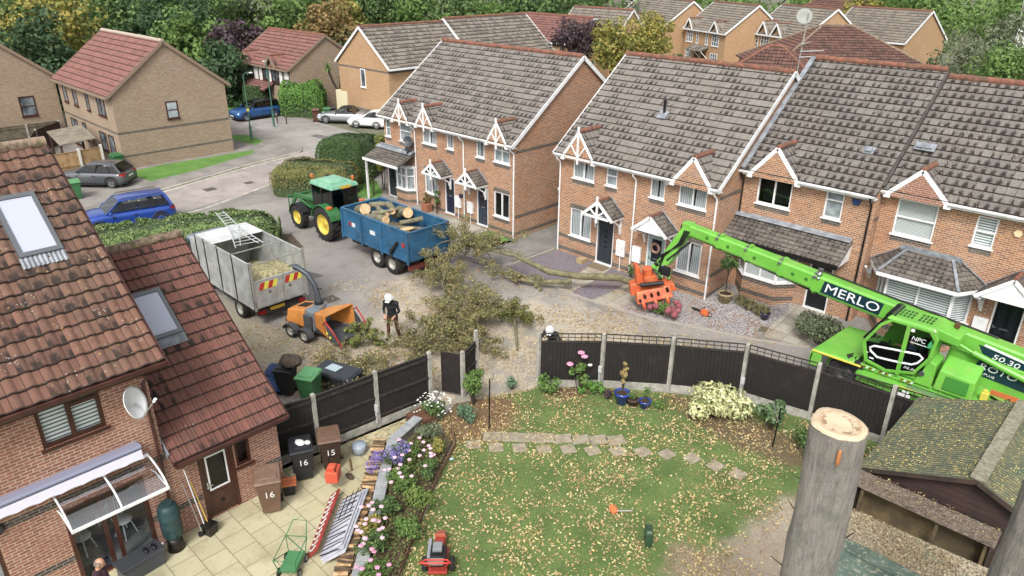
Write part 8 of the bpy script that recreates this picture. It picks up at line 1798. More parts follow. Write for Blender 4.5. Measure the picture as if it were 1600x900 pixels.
_ct = cut_trunk('tall grey bare trunk sawn off flat, its pale oval top in front of the fence', -2.35, 8.85, 7.62, .345, lean=(-.05,-.32), seed=2, flare=.42, burls=((3.6,5.6,.07,.3),(5.6,5.2,-.1,.35),(0.2,5.0,-.08,.5)))
cut_trunk('second grey bare trunk cut off by the right edge of the picture', -.1, 9.95, 7.1, .42, seed=7, flare=.3)
m = MB(); m.sph((.12,-.655,7.38),.1,8,6,squash=(.3,.25,1.3)); m.build('bark_scar', P('orange_scar','b8763c',.9,c2='9a5f30',scale=9), _ct)
for p_, q_2 in (((-.36,-.2,5.9),(-.5,-.3,6.15)),((-.38,-.2,4.9),(-.56,-.35,5.1)),((.34,-.3,6.0),(.46,-.4,6.25)),((-.3,-.35,6.6),(-.42,-.5,6.72))): m = MB(); m.cyl(p_, q_2, .012, .005, n=5); m.build('twig', TRUNKM, _ct)
# ================================================================ garden things
STN = P('stepping_stone', '9a907c', .9, c2='857b68', scale=4, bump=.4, dirt=('6a6a48', 5, .5))
rn = random.Random(8)
def stone(p, sx, sy, rz, lb, grp):
 m = MB(); m.M = rotz(rz, (p[0],p[1],.014)); c = [(-sx/2,-sy/2),(sx/2,-sy/2*rn.uniform(.85,1)),(sx/2*rn.uniform(.9,1),sy/2),(-sx/2,sy/2*rn.uniform(.85,1))]; m.prism(c, 0, .03, 'z'); tag(m.build('stepping_stone', STN, None, bevel=.01), lb, 'paving stone', grp)
pA = [G(770+i*27.5, 683+i*.9) for i in range(8)]
for i, p in enumerate(pA): stone(p, .56, .45, rad(42+i*2), 'pale paving stone in the upper straight row of the lawn path', 'upper row of path stones')
pB = [G(740,696),G(775,700),G(812,701),G(850,703),G(888,703),G(926,705),G(965,706),G(1004,707),G(1042,711),G(1081,717),G(1118,729),G(1153,742)]
for i, p in enumerate(pB): stone(p, .42, .4, rad(45+i*4), 'small square stepping stone in the curved lower row set in grass', 'lower row of stepping stones')
WCAP = P('grey_wall_cap', '9a9c9c', .85, c2='84878a', scale=4, bump=.2)
wl = thing('garden_wall', 'low grey-capped wall between the log stack and the flower bed', 'wall', (-14.6,10.0,0))
wp = [(-14.75,11.3),(-14.4,10.1),(-13.3,8.95),(-12.2,7.85),(-10.8,6.35),(-9.9,5.4)]
m = MB()
for a, b in zip(wp, wp[1:]): m.beam((a[0],a[1],.22),(b[0],b[1],.22),.2,.44)
m.build('wall', P('wall_blocks','8a8478',.9,c2='6f6a60',scale=5), wl, world=True)
for a, b in zip(wp, wp[1:]):
 a, b = Vector((*a,0)), Vector((*b,0)); n = max(1, round((b-a).length/.55))
 for i in range(n):
  m = MB(); p, q = a.lerp(b,i/n), a.lerp(b,(i+1)/n-.012); m.beam((p.x,p.y,.465),(q.x,q.y,.465),.3,.05); m.build('coping_slab', WCAP, wl, world=True, bevel=.006)
FIRE = P('split_wood', 'c3a478', .85, c2='9c7a4c', scale=4, spread=(.4,.6), dirt=('6f5538', 7, .4)); FBARK = P('firewood_bark','5a4733',.95,c2='453627',scale=8)
rn = random.Random(21); lp = [(-14.72,9.9),(-13.65,8.85),(-12.55,7.7),(-11.5,6.55),(-11.0,6.0)]
segs = [(Vector((*a,0)), Vector((*b,0))) for a, b in zip(lp, lp[1:])]; tot = sum((b-a).length for a, b in segs); N = 40; k_ = 0
for layer in range(3):
 for i in range(N):
  s = tot*(i+.5*rn.random())/N
  for a, b in segs:
   if s <= (b-a).length: break
   s -= (b-a).length
  d = (b-a).normalized(); p = a+d*s; sd = Vector((-d.y,d.x,0))*1; L = rn.uniform(.3,.42); r = rn.uniform(.05,.085); z = .07+layer*.14+rn.uniform(-.02,.02); ang = rn.uniform(-.18,.18)
  sd = (sd+d*ang).normalized(); c0 = p-sd*.02*layer+Vector((0,0,z)); tri = rn.uniform(0,2); m = MB(); nn = 5; vs = []
  for e in (-L/2, L/2):
   for j in range(nn):
    t_ = 2*pi*j/nn+tri; vs.append(c0+sd*e+d*cos(t_)*r*rn.uniform(.8,1.2)+Vector((0,0,sin(t_)*r*rn.uniform(.7,1.0))))
  m.add(vs, [tuple(range(nn))[::-1], tuple(range(nn,2*nn))]+[(j,(j+1)%nn,(j+1)%nn+nn,j+nn) for j in range(nn)], 0)
  m.m[-1] = 1; m.m[-2] = 1 if rn.random() < .5 else 0
  tag(m.build('split_log', [FIRE, FBARK]), 'split firewood log in the long low stack beside the grey wall', 'log', 'split logs stacked along the wall')
ed = thing('picket_edging', 'low brown wooden picket edging curving between the flower bed and the lawn', 'edging', (-13.3,11.45,0))
ep = [(-14.1,12.05),(-13.3,11.45),(-12.7,10.4),(-12.0,9.3),(-11.2,8.2),(-10.4,7.1),(-9.7,6.1),(-9.3,5.4)]; m = MB(); PK = P('brown_picket','7f6447',.9,c2='65503a',scale=6)
for a, b in zip(ep, ep[1:]):
 a, b = Vector((*a,0)), Vector((*b,0)); n = int((b-a).length/.085); m.beam(a+Vector((0,0,.1)), b+Vector((0,0,.1)), .02, .03)
 for i in range(n): p = a.lerp(b, i/n); m.cyl((p.x,p.y,0),(p.x,p.y,.24+.02*sin(i*3)), .028, .024, n=6)
m.build('pickets', PK, ed, world=True)
def bin_(label, x, y, rz, body, lid, num=None, open_=False, s=1.0, wheels=True, grp=None, axle=True):
 b = thing('wheelie_bin', label, 'wheelie bin', (x,y,.012), rz, grp); b.scale = (s,s,s)
 m = MB(); m.hexa([(-.2,-.22,.05),(.2,-.22,.05),(.2,.2,.05),(-.2,.2,.05)],[(-.28,-.34,.97),(.28,-.34,.97),(.28,.28,.97),(-.28,.28,.97)]); m.box(-.3,-.36,.93,.3,.3,.98); m.build('body', body, b, bevel=.02)
 m = MB(); m.hexa([(-.31,-.38,.98),(.31,-.38,.98),(.31,.34,.98),(-.31,.34,.98)],[(-.29,-.36,1.02),(.29,-.36,1.02),(.27,.3,1.07),(-.27,.3,1.07)]); m.box(-.22,-.25,1.02,.22,.1,1.06); m.box(-.26,.34,.96,.26,.38,1.0)
 m.build('lid', lid, b, bevel=.015)
 m = MB(); m.cyl((-.22,.4,.98),(.22,.4,.98),.018,n=8); m.box(-.22,.3,.96,-.18,.41,1.0); m.box(.18,.3,.96,.22,.41,1.0); m.build('handle', body, b)
 for sx in (-1,1): m = MB(); m.cyl((sx*.2,.22,.1),(sx*.26,.22,.1),.1,n=14); m.build('wheel', TYRE, b)
 if num:
  o = text('lettering', num, .26, plane_M((0,-.305,.62),(1,0,0),(0,-.13,1)), WHP2, b, world=False, ext=.003, xs=.95)
 return b
WHP2 = P('white_number', 'd8d8d4', .5); BRB = P('brown_bin', '5f4636', .5, c2='6b5140', scale=2); BRB2 = P('dark_brown_bin', '33231c', .5); BLB = P('black_bin', '1d2024', .5); GRB = P('green_bin', '2f6b3a', .5, c2='2a5f35', scale=2); GRL = P('light_green_lid','4d8a55',.5); FADE = P('faded_brown_lid','7d6250',.6,c2='6d5546',scale=3)
bin_('faded brown wheelie bin numbered 16 beside the brown back door', -14.75, 6.45, rad(62), BRB, FADE, '16', s=1.08)
b16 = bin_('black wheelie bin numbered 16 at the house corner, white cloth on its lid', -15.3, 7.72, rad(66), BLB, BLB, '16', s=1.05)
bin_('dark brown wheelie bin numbered 15 next to the black one, against the fence', -15.15, 8.5, rad(62), BRB2, BRB, '15', s=1.05)
m = MB(); m.sph((-15.28,7.7,1.14), .16, 12, 8, squash=(1.1,.7,.25), jit=.15, seed=4); m.sph((-15.15,7.85,1.14), .1, 10, 6, squash=(1,.8,.3), jit=.15, seed=5); tag(m.build('cloth', WHP2), 'crumpled white cloth lying on the lid of the black bin', 'cloth')
bx = thing('food_caddy', 'small black food caddy with an orange lid between the brown and black bins', 'caddy', (-14.95,7.08,.012), rad(60))
m = MB(); m.hexa([(-.13,-.12,0),(.13,-.12,0),(.13,.12,0),(-.13,.12,0)],[(-.17,-.16,.34),(.17,-.16,.34),(.17,.16,.34),(-.17,.16,.34)]); m.build('body', BLB, bx, bevel=.01)
m = MB(); m.box(-.19,-.18,.34,.19,.18,.38); m.tube([(-.19,0,.32),(-.17,0,.45),(.17,0,.45),(.19,0,.32)],.012,6); m.build('lid', P('orange_lid','c26a3a',.5), bx, bevel=.01)
bin_('black wheelie bin behind the patio fence with a coat on its lid', -19.35, 9.6, rad(35), BLB, BLB)
bin_('green wheelie bin behind the patio fence', -18.35, 9.85, rad(30), GRB, GRL, s=1.05)
bin_('green wheelie bin by the tail of the long lawn verge, at the grey-brown house corner', -51.2, 15.75, rad(95), GRB, GRB, s=1.15)
bin_('green bin with a leaf-covered lid beside the grey hatchback', -46.6, 11.8, rad(80), GRB, GRL, s=1.1)
bin_('dark bin behind the green one beside the grey hatchback', -47.3, 11.4, rad(80), BLB, BLB, s=1.05)
bin_('brown bin against the bright tall hedge', -56.6, 34.0, rad(-120), P('rust_brown_bin','5b3424',.6), BRB, s=1.05)
bin_('green bin right of the brown one by the bright hedge', -56.2, 34.9, rad(-120), GRB, GRB, s=1.1)
bin_('black bin beside the silver convertible', -56.6, 35.7, rad(-120), BLB, BLB)
bin_('far green bin by the wood beyond the timbered house', -71.5, 30.8, rad(-120), GRB, GRB); bin_('far black bin by the wood beyond the timbered house', -71.0, 32.0, rad(-120), BLB, BLB)
m = MB(); m.sph((-19.25,9.75,1.2), .4, 12, 8, squash=(1.1,.8,.35), jit=.14, seed=8); tag(m.build('coat', P('brown_coat','3c332a',.95,c2='54483a',scale=8)), 'brown coat dumped on the black bin behind the fence', 'coat')
m = MB(); m.sph((-20.1,9.75,.3), .6, 14, 9, squash=(1,.8,.6), jit=.13, seed=9); m.sph((-19.75,9.3,.25), .4, 12, 8, squash=(1,1,.6), jit=.15, seed=10); tag(m.build('tarpaulin', P('blue_tarpaulin','25487f',.6,c2='1c3866',scale=6,bump=1,bscale=6)), 'crumpled blue tarpaulin beside the black bin behind the fence', 'tarpaulin')
vb = thing('garden_storage_box', 'black storage box with cluttered lid behind the patio fence, right of the green bin', 'storage box', (-18.6,11.0,0), rad(20))
m = MB(); m.box(-.75,-.4,0,.75,.4,.55); m.build('body', BLB, vb, bevel=.04); m = MB(); m.hexa([(-.78,-.44,.55),(.78,-.44,.55),(.78,.44,.55),(-.78,.44,.55)],[(-.7,-.38,.66),(.7,-.38,.66),(.7,.38,.66),(-.7,.38,.66)]); m.build('lid', P('dark_grey_lid','2d3238',.4), vb, bevel=.03)
m = MB();
m.hexa([(-.35,-.15,.67),(.1,-.2,.67),(.15,.15,.67),(-.3,.2,.67)],[(-.35,-.15,.69),(.1,-.2,.69),(.15,.15,.69),(-.3,.2,.69)]); m.build('pale_sheet', P('pale_plastic_sheet','9fb3b8',.4), vb)
def dish(label, c, d, r, wallp=None, mat=None):
 c = Vector(c); d = Vector(d).normalized(); t = thing('satellite_dish', label, 'satellite dish', c); q = d.to_track_quat('Z','Y').to_matrix().to_4x4()
 m = MB(); m.M = q; m.lathe([(0,-.12*r/.4),(r*.5,-.09*r/.4),(r*.85,-.03*r/.4),(r,.0),(r*.99,.015),(r*.84,-.015*r/.4),(r*.5,-.075*r/.4),(0,-.105*r/.4)], (0,0,0), 28); m.build('reflector', mat or WHITE, t)
 m = MB(); m.M = q; m.cyl((0,-r*.95,-.02),(0,-r*.3,r*1.1),.012,n=6); m.build('feed_arm', STEELRIM, t)
 m = MB(); m.M = q; m.cyl((0,-r*.35,r*1.02),(0,-r*.2,r*1.22),.035,n=10); m.build('receiver', WHITE, t)
 if wallp: m = MB(); m.cyl((0,0,-.05), Vector(wallp)-c, .02, n=8); m.build('bracket', STEELRIM, t)
 return t
dish('white satellite dish on the red brick wall of the near house', (-15.1,3.98,4.2), (.62,.62,.35), .37, (-15.45,4.05,4.0))
dish('dark grey satellite dish at the left end of the left terrace', (-32.3,25.0,3.7), (.3,-.9,.3), .32, (-32.3,25.35,3.6), P('dark_dish','3b3f44',.5))
dish('second dark dish just below, above the lean-to roof', (-32.45,25.0,3.2), (-.4,-.85,.3), .3, (-32.45,25.35,3.1), P('dark_dish','3b3f44',.5))
ms = thing('aerial_mast', 'tall thin mast on the ridge with a big pale mesh dish and comb aerials', 'aerial', (-14.5,33.3,7.4))
m = MB(); m.cyl((0,0,0),(.1,.1,3.6),.03,n=8); m.build('pole', STEELRIM, ms)
m = MB(); m.M = Matrix.Translation((-.05,.05,3.45)) @ Vector((.5,-.75,.35)).to_track_quat('Z','Y').to_matrix().to_4x4(); m.lathe([(0,-.1),(.2,-.08),(.34,.0),(.33,.01),(.18,-.07),(0,-.09)], (0,0,0), 24); m.build('dish', P('pale_mesh','8f928c',.8), ms)
for z, dx in ((2.0,.9),(1.75,.8),(2.3,.2)):
 m = MB(); m.cyl((.05,.0,z),(.05+dx,.3,z+.08),.015,n=6)
 for i in range(9): x = .1+dx*i/9; m.cyl((x,.0+.3*i/9-.22,z+.01*i),(x,.3*i/9+.22,z+.01*i),.008,n=5)
 m.build('comb_aerial', P('pale_aluminium','c3c6c6',.4,.4), ms)
aw = thing('awning', 'closed white awning with a scalloped valance above the patio doors', 'awning', (-15.3,1.2,2.9))
m = MB(); m.cyl((-15.3,-1.5,2.99),(-15.3,3.92,2.99),.07,n=12); m.box(-15.45,-1.5,2.9,-15.25,3.9,3.06); m.build('cassette', P('lavender_grey_metal','8d90a8',.4,.2), aw, world=True, bevel=.01)
m = MB(); n = 120; vs = []
for i in range(n+1):
 y = -1.5+5.4*i/n; dz = .035*abs(sin(i/n*pi*13)); vs += [(-15.2,y,2.95),(-15.17,y,2.72+dz)]
m.add(vs, [(2*i,2*i+1,2*i+3,2*i+2) for i in range(n)]); o = m.build('valance', P('white_canvas','cfccd8',.8), aw, world=True, fix=False)
so_ = o.modifiers.new('s','SOLIDIFY'); so_.thickness = .006
cp = thing('door_canopy', 'curved clear sheet canopy with white ribs over the patio doors', 'canopy', (-15.4,3.0,2.55))
def arc(t_): return (-15.42+1.0*sin(t_*pi/2*.92), 2.62-.42*(1-cos(t_*pi/2*.92)))
m = MB(); vs = []; K = 10
for i in range(K+1): x, z = arc(i/K); vs += [(x,2.1,z),(x,4.05,z)]
m.add(vs, [(2*i,2*i+1,2*i+3,2*i+2) for i in range(K)], 0, smooth=True); m.build('clear_sheet', CLEAR, cp, world=True, fix=False)
for y in (2.1,3.08,4.05):
 m = MB(); m.tube([(arc(i/K)[0],y,arc(i/K)[1]+.012) for i in range(K+1)], .022, 6)
 if y != 3.08: m.tube([(-15.42,y,2.2),(-15.1,y,2.3),(arc(1)[0]-.02,y,arc(1)[1]-.0)], .02, 6)
 m.build('rib', WHITE, cp, world=True)
m = MB(); m.box(arc(1)[0]-.02,2.08,arc(1)[1]-.03,arc(1)[0]+.03,4.07,arc(1)[1]+.03); m.box(-15.44,2.08,2.58,-15.39,4.07,2.66); m.build('edge_profile', WHITE, cp, world=True)
wb_ = thing('water_butt', 'dark green ribbed water butt on a stand beside the patio doors', 'water butt', (-15.1,4.12,.012))
m = MB(); m.lathe([(0,.4),(.2,.4),(.225,.46),(.23,.7),(.24,.72),(.23,.74),(.235,.95),(.245,.97),(.235,.99),(.23,1.2),(.2,1.3),(.12,1.34),(0,1.35)], (0,0,0), 20); m.build('barrel', P('butt_green','1e3a3a',.45,c2='25484a',scale=2), wb_)
m = MB(); m.lathe([(0,0),(.2,0),(.17,.4),(0,.4)], (0,0,0), 16); m.build('stand', BLACKP, wb_); m = MB(); m.cyl((0,0,1.35),(0,0,1.38),.13,n=16); m.build('lid', P('butt_green','1e3a3a'), wb_)
m = MB(); m.cyl((.2,0,.48),(.3,0,.48),.02,n=8); m.build('tap', DKPL, wb_)
pb = thing('storage_trunk', 'dark grey plastic trunk with shoes on top, below the patio doors', 'storage box', (-14.95,3.3,.012), rad(5))
m = MB(); m.box(-.2,-.5,0,.2,.45,.4); m.build('body', CGRY, pb, bevel=.03); m = MB(); m.box(-.24,-.54,.4,.24,.49,.46); m.build('lid', P('lid_grey','3a3d42',.4), pb, bevel=.02)
for dy in (.12,.3):
 m = MB(); m.sph((-14.95,3.3+dy,.51),.08,8,6,squash=(1.5,.6,.6)); tag(m.build('shoe', BLACKP), 'black shoe on the grey trunk lid, nearer the water butt' if dy > .2 else 'black shoe on the grey trunk lid, farther from the water butt', 'shoe')
bk = thing('bucket', 'black square bucket standing on the patio under the long-handled tools', 'bucket', (-15.0,4.92,.012), rad(20)); m = MB(); m.hexa([(-.12,-.12,0),(.12,-.12,0),(.12,.12,0),(-.12,.12,0)],[(-.15,-.15,.3),(.15,-.15,.3),(.15,.15,.3),(-.15,.15,.3)]); m.build('body', BLACKP, bk, bevel=.01)
for i, (lb, mt, dy, L) in enumerate((('white-handled mop leaning on the brick pier beside the door', WHITE, 0, 1.75), ('yellow-handled brush leaning beside the white mop', P('yellow_handle','c9a83a',.5), .1, 1.3), ('thin grey pole leaning left of the mop', STEELRIM, -.1, 1.4))):
 tl = thing('garden_tool', lb, 'garden tool', (-15.05,4.85+dy,.1)); m = MB(); m.cyl((0,0,0),(-.33,-.12,L),.014,n=8); m.build('handle', mt, tl); m = MB(); m.box(-.04,-.1,-.06,.04,.1,.05); m.build('head', DKPL, tl, bevel=.01)
for i, (x, y, rz, lb) in enumerate(((-16.4,3.45,.4,'white spindle-back chair inside the patio doors, right'),(-16.5,2.55,2.2,'white spindle-back chair inside the patio doors, left'))):
 cc = thing('dining_chair', lb, 'chair', (x,y,.03), rz); m = MB(); m.lathe([(0,.44),(.2,.44),(.21,.46),(.2,.48),(0,.48)],(0,0,0),16); m.build('seat', WHITE, cc)
 for a in range(4): m = MB(); t_ = pi/4+a*pi/2; m.cyl((cos(t_)*.14,sin(t_)*.14,.44),(cos(t_)*.25,sin(t_)*.25,0),.018,n=8); m.build('leg', WHITE, cc)
 m = MB()
 for k in range(6): m.cyl((-.17,-.15+k*.06,.47),(-.24,-.2+k*.08,.95),.01,n=6)
 m.tube([(-.24,-.24,.94),(-.26,0,.98),(-.24,.24,.94)],.02,6); m.build('backrest', WHITE, cc)
tb2 = thing('dining_table', 'pale wooden table inside the patio doors', 'table', (-17.2,3.1,.03)); m = MB(); m.lathe([(0,.72),(.5,.72),(.5,.75),(0,.75)],(0,0,0),24); m.build('table_top', P('pale_wood','b59a74',.5), tb2); m = MB(); m.cyl((0,0,0),(0,0,.72),.05); m.build('leg', WHITE, tb2)
LB_ = thing('folded_gazebo_panels', 'white boards crossed by black straps leaning on the log stack', 'boards', (-13.1,7.2,0))
WB = P('scuffed_white_board', 'c3c4cc', .6, c2='aeb0bc', scale=3)
a, b = Vector((-13.75,8.1,0)), Vector((-12.2,6.3,0)); d = (b-a).normalized(); sd = Vector((-d.y,d.x,0)); lean = sd*.62; HB = .5
for k in range(3):
 m = MB(); o_ = -sd*.06*k; p0, p1 = a+o_+d*.1*k, b+o_-d*.1*k; t0, t1 = p0+lean+Vector((0,0,HB+.03*k))+d*.25, p1+lean+Vector((0,0,HB+.03*k))+d*.1; n = (p1-p0).cross(t0-p0).normalized()*.015
 m.add([p0-n,p1-n,t1-n,t0-n,p0+n,p1+n,t1+n,t0+n], [(0,1,2,3),(4,7,6,5),(0,4,5,1),(1,5,6,2),(2,6,7,3),(3,7,4,0)]); m.build('board', WB, LB_, world=True)
m = MB(); k = 2; o_ = -sd*.06*k; p0, p1 = a+o_+d*.2, b+o_-d*.2; up_ = lean+Vector((0,0,HB+.06)); nn = ((p1-p0).cross(up_)).normalized()
if nn.z < 0: nn = -nn
rn = random.Random(17)
for i in range(15):
 s_ = i/14; q0 = p0.lerp(p1, s_)+nn*.018; m.beam(q0+up_*.03, q0+up_*.97+d*rn.uniform(.1,.3), .03, .01, up=nn)
for hgt in (.3,.55,.8): m.beam(p0+up_*hgt+nn*.022, p0.lerp(p1,.45)+up_*hgt+nn*.022, .025, .01, up=nn)
m.build('black_strap', BLACKP, LB_, world=True)
RS_ = thing('folded_road_signs', 'bundle of red and white sign frames with an orange-red motor box at its top end', 'sign bundle', (-13.9,7.3,0))
RDS = P('sign_red', '9c2a1e', .45, c2='84241a', scale=3); ROR = P('faded_red_orange','bf4a2a',.5)
a, b = Vector((-14.1,7.75,0)), Vector((-12.6,6.1,0)); d = (b-a).normalized(); sd = Vector((-d.y,d.x,0)); up_ = sd*.26+Vector((0,0,.26))
m = MB(); m.add([a,b,b+up_,a+up_,a+sd*.05,b+sd*.05,b+up_+sd*.05,a+up_+sd*.05], [(0,1,2,3),(4,7,6,5),(0,4,5,1),(1,5,6,2),(2,6,7,3),(3,7,4,0)]); m.build('sign_plate', RDS, RS_, world=True)
nn = (b-a).cross(up_).normalized(); nn = nn if nn.z > 0 else -nn
for i in range(11):
 q0 = a.lerp(b, .05+.085*i); m = MB(); m.beam(q0+up_*.2+nn*.012, q0+up_*.5+d*.1+nn*.012, .05, .012, up=nn); m.beam(q0+up_*.55+nn*.012+d*.08, q0+up_*.85+nn*.012, .045, .012, up=nn); m.build('white_marking', WHP2, RS_, world=True)
m = MB(); m.M = rotz(math.atan2(d.y,d.x), (a.x-.15,a.y+.25,.0)); m.box(-.2,-.16,.35,.22,.18,.7); m.box(-.1,-.1,.7,.1,.1,.8); m.build('motor_box', ROR, RS_, world=True, bevel=.03)
m = MB(); m.M = rotz(math.atan2(d.y,d.x), (a.x-.15,a.y+.25,.0)); m.tube([(-.15,-.12,.7),(-.2,-.12,.92),(-.15,.0,.95)],.018,6); m.tube([(.15,.12,.7),(.2,.12,.85)],.02,6); m.cyl((0,-.17,.5),(0,-.2,.5),.08,n=12); m.build('grip', BLACKP, RS_, world=True)
wr_b = thing('wheelbarrow', 'green metal mesh-sided garden cart at the bottom edge of the patio', 'garden cart', (-12.55,5.75,0), rad(-50)); wr_b.scale = (.8,.8,.8)
GM = P('cart_green', '1f6b35', .5); m = MB()
for p, q in (((-.4,-.25,.25),(.4,-.25,.25)),((-.4,.25,.25),(.4,.25,.25)),((-.4,-.25,.25),(-.4,.25,.25)),((.4,-.25,.25),(.4,.25,.25)),((-.5,-.32,.75),(.5,-.32,.75)),((-.5,.32,.75),(.5,.32,.75)),((-.5,-.32,.75),(-.5,.32,.75)),((.5,-.32,.75),(.5,.32,.75)),((-.4,-.25,.25),(-.5,-.32,.75)),((.4,-.25,.25),(.5,-.32,.75)),((-.4,.25,.25),(-.5,.32,.75)),((.4,.25,.25),(.5,.32,.75)),((-.4,-.25,.25),(.5,-.32,.75)),((-.4,.25,.25),(-.5,-.32,.75))): m.cyl(p, q, .014, n=6)
m.tube([(-.5,-.3,.75),(-.9,-.2,1.0),(-.9,.2,1.0),(-.5,.3,.75)], .016, 6); m.build('frame', GM, wr_b)
m = MB(); m.hexa([(-.38,-.23,.27),(.38,-.23,.27),(.38,.23,.27),(-.38,.23,.27)],[(-.38,-.23,.3),(.38,-.23,.3),(.38,.23,.3),(-.38,.23,.3)]); m.build('tray', P('mesh_tray_green','3f7a4a',.7), wr_b)
for sx in (-.3,.3):
 for s in (-1,1): wheel(wr_b, (sx,s*.3,.13), .13, .06, s, rim=STEELRIM, spokes=0)
m = MB(); m.sph((-14.35,8.55,.06),.13,10,6,squash=(1.3,.6,.5)); tag(m.build('muddy_shoe', P('muddy_leather','4a3c2c',.9)), 'muddy dark shoe alone on the patio near the log stack', 'shoe')
gc = thing('glass_cloche', 'grey translucent tub lying beside the fence behind the dark brown bin', 'tub', (-15.1,9.4,.012)); m = MB(); m.lathe([(0,0),(.2,0),(.22,.25),(.18,.3),(0,.32)],(0,0,0),16); m.build('body', P('pale_blue_grey','8f9aa4',.4), gc)
m = MB(); m.cyl((-15.0,9.0,.03),(-14.55,8.75,.05),.03,n=6); m.cyl((-15.2,8.9,.04),(-15.05,8.6,.6),.04,n=6); tag(m.build('driftwood', P('old_wood','6b5038',.9)), 'weathered sticks leaning by the dark brown bin', 'wood')
pbx = thing('square_planter', 'brown wooden planter at the foot of the daisy bush', 'planter', (-14.95,11.6,.0)); m = MB(); m.box(-.35,-.35,0,.35,.35,.35); m.build('box', P('planter_brown','6b4630',.85,c2='573824',scale=5), pbx, bevel=.01)
def airer(label, x, y, h, arms):
 t = thing('rotary_airer', label, 'clothes airer', (x,y,0)); m = MB(); m.cyl((0,0,0),(.02,.01,h),.022,n=8); m.build('pole', BLACKP, t)
 for a in arms: m = MB(); m.cyl((.02,.01,h-.45), Vector((.02,.01,h-.45))+Vector(a), .014, n=6); m.build('arm', STEELRIM, t)
airer('folded grey rotary airer on a black pole at the left of the lawn', -13.3, 12.85, 1.75, ((.05,.12,.62),(.0,.16,.6),(.1,.05,.58)))
airer('black pole with two bent pale arms near the variegated shrub', -6.75, 18.1, 1.35, ((-.1,-.35,.75),(.15,-.5,.3)))
m = MB(); c0 = Vector((-8.25,12.55,.1)); m.cyl(c0+Vector((-.02,0,.02)), c0+Vector((.32,.18,.12)), .02, n=8); sv = thing('leaf_rake_head', 'orange plastic leaf grabber with a grey handle lying on the lawn', 'garden tool', c0); m.build('handle', STEELRIM, sv, world=True)
m = MB(); m.add([c0+Vector(p) for p in ((0,0,0),(-.06,-.16,.0),(-.2,-.12,.08),(-.24,.02,.1),(-.12,.1,.04),(0,0,.03))], [(0,1,2,3,4,5)]); m.add([c0+Vector(p)+Vector((0,0,-.015)) for p in ((0,0,0),(-.06,-.16,.0),(-.2,-.12,.08),(-.24,.02,.1),(-.12,.1,.04),(0,0,.03))], [(5,4,3,2,1,0)]); m.build('fan', P('bright_orange','d06224',.5), sv, world=True)
jc = thing('fuel_can', 'dark green fuel can standing on the lawn', 'fuel can', (-7.12,12.25,.015), rad(40)); m = MB(); m.box(-.09,-.17,0,.09,.17,.42); m.hexa([(-.09,-.17,.42),(.09,-.17,.42),(.09,.17,.42),(-.09,.17,.42)],[(-.06,-.12,.48),(.06,-.12,.48),(.06,.12,.48),(-.06,.12,.48)]); m.build('body', P('can_green','2e4a34',.35,c2='27402d',scale=3), jc, bevel=.02)
m = MB()
for y in (-.05,0,.05): m.tube([(-.06,y,.47),(-.05,y,.53),(.05,y,.53),(.06,y,.47)],.01,6)
m.build('handle', MATS['can_green'], jc); m = MB(); m.box(.09,-.05,.2,.095,.05,.3); m.build('label', WHP2, jc)
m = MB(); m.cyl((-13.0,11.0,.03),(-12.93,11.08,.05),.04,n=8); tag(m.build('bottle_cap', P('pale_turquoise','8fb8b4',.4)), 'tiny pale turquoise object on the grass beside the picket edging', 'toy')
sg = thing('stump_grinder', 'red and black pedestrian stump grinder with a looped handlebar on the lawn', 'stump grinder', (-10.15,8.15,.015), rad(135)); SR = P('machine_red','a03024',.4,c2='8a281e',scale=3)
def s_(n_, fn, mt, b=.01): m = MB(); fn(m); return m.build(n_, mt, sg, bevel=b)
s_('frame', lambda m: (m.box(-.35,-.22,.12,.45,.22,.2), m.hexa([(.1,-.12,.2),(.75,-.1,.2),(.75,.1,.2),(.1,.12,.2)],[(.1,-.12,.5),(.7,-.1,.34),(.7,.1,.34),(.1,.12,.5)])), SR, .02)
s_('engine', lambda m: (m.box(-.2,-.18,.2,.2,.18,.5), m.cyl((0,0,.5),(0,0,.58),.12,n=14), m.box(-.25,-.12,.35,-.18,.14,.55)), DKPL, .02); s_('engine_cover', lambda m: m.box(-.12,-.1,.56,.14,.12,.66), P('grey_cover','7c7f82',.5), .02)
s_('cutter_guard', lambda m: m.hexa([(.6,-.14,.08),(.95,-.12,.08),(.95,.12,.08),(.6,.14,.08)],[(.6,-.13,.45),(.9,-.1,.3),(.9,.1,.3),(.6,.13,.45)]), P('faded_red','b05a44',.5), .02)
for s in (-1,1): wheel(sg, (-.05,s*.32,.17), .17, .12, s, rim=STEELRIM, spokes=0)
s_('handlebar', lambda m: (m.tube([(-.3,-.15,.3),(-.6,-.32,.75),(-.72,-.34,.85),(-.76,-.2,.88),(-.76,.2,.88),(-.72,.34,.85),(-.6,.32,.75),(-.5,.25,.72),(-.5,-.25,.72),(-.6,-.32,.74)],.022,8), m.tube([(-.3,.15,.3),(-.6,.32,.74)],.022,8)), P('bar_red','c03a2c',.4), 0)
s_('control_plate', lambda m: m.box(-.55,-.16,.6,-.4,.16,.68), STEELRIM); s_('belt_guard', lambda m: m.box(-.1,.18,.18,.5,.26,.42), P('silver_guard','a5a8aa',.4,.5), .01)
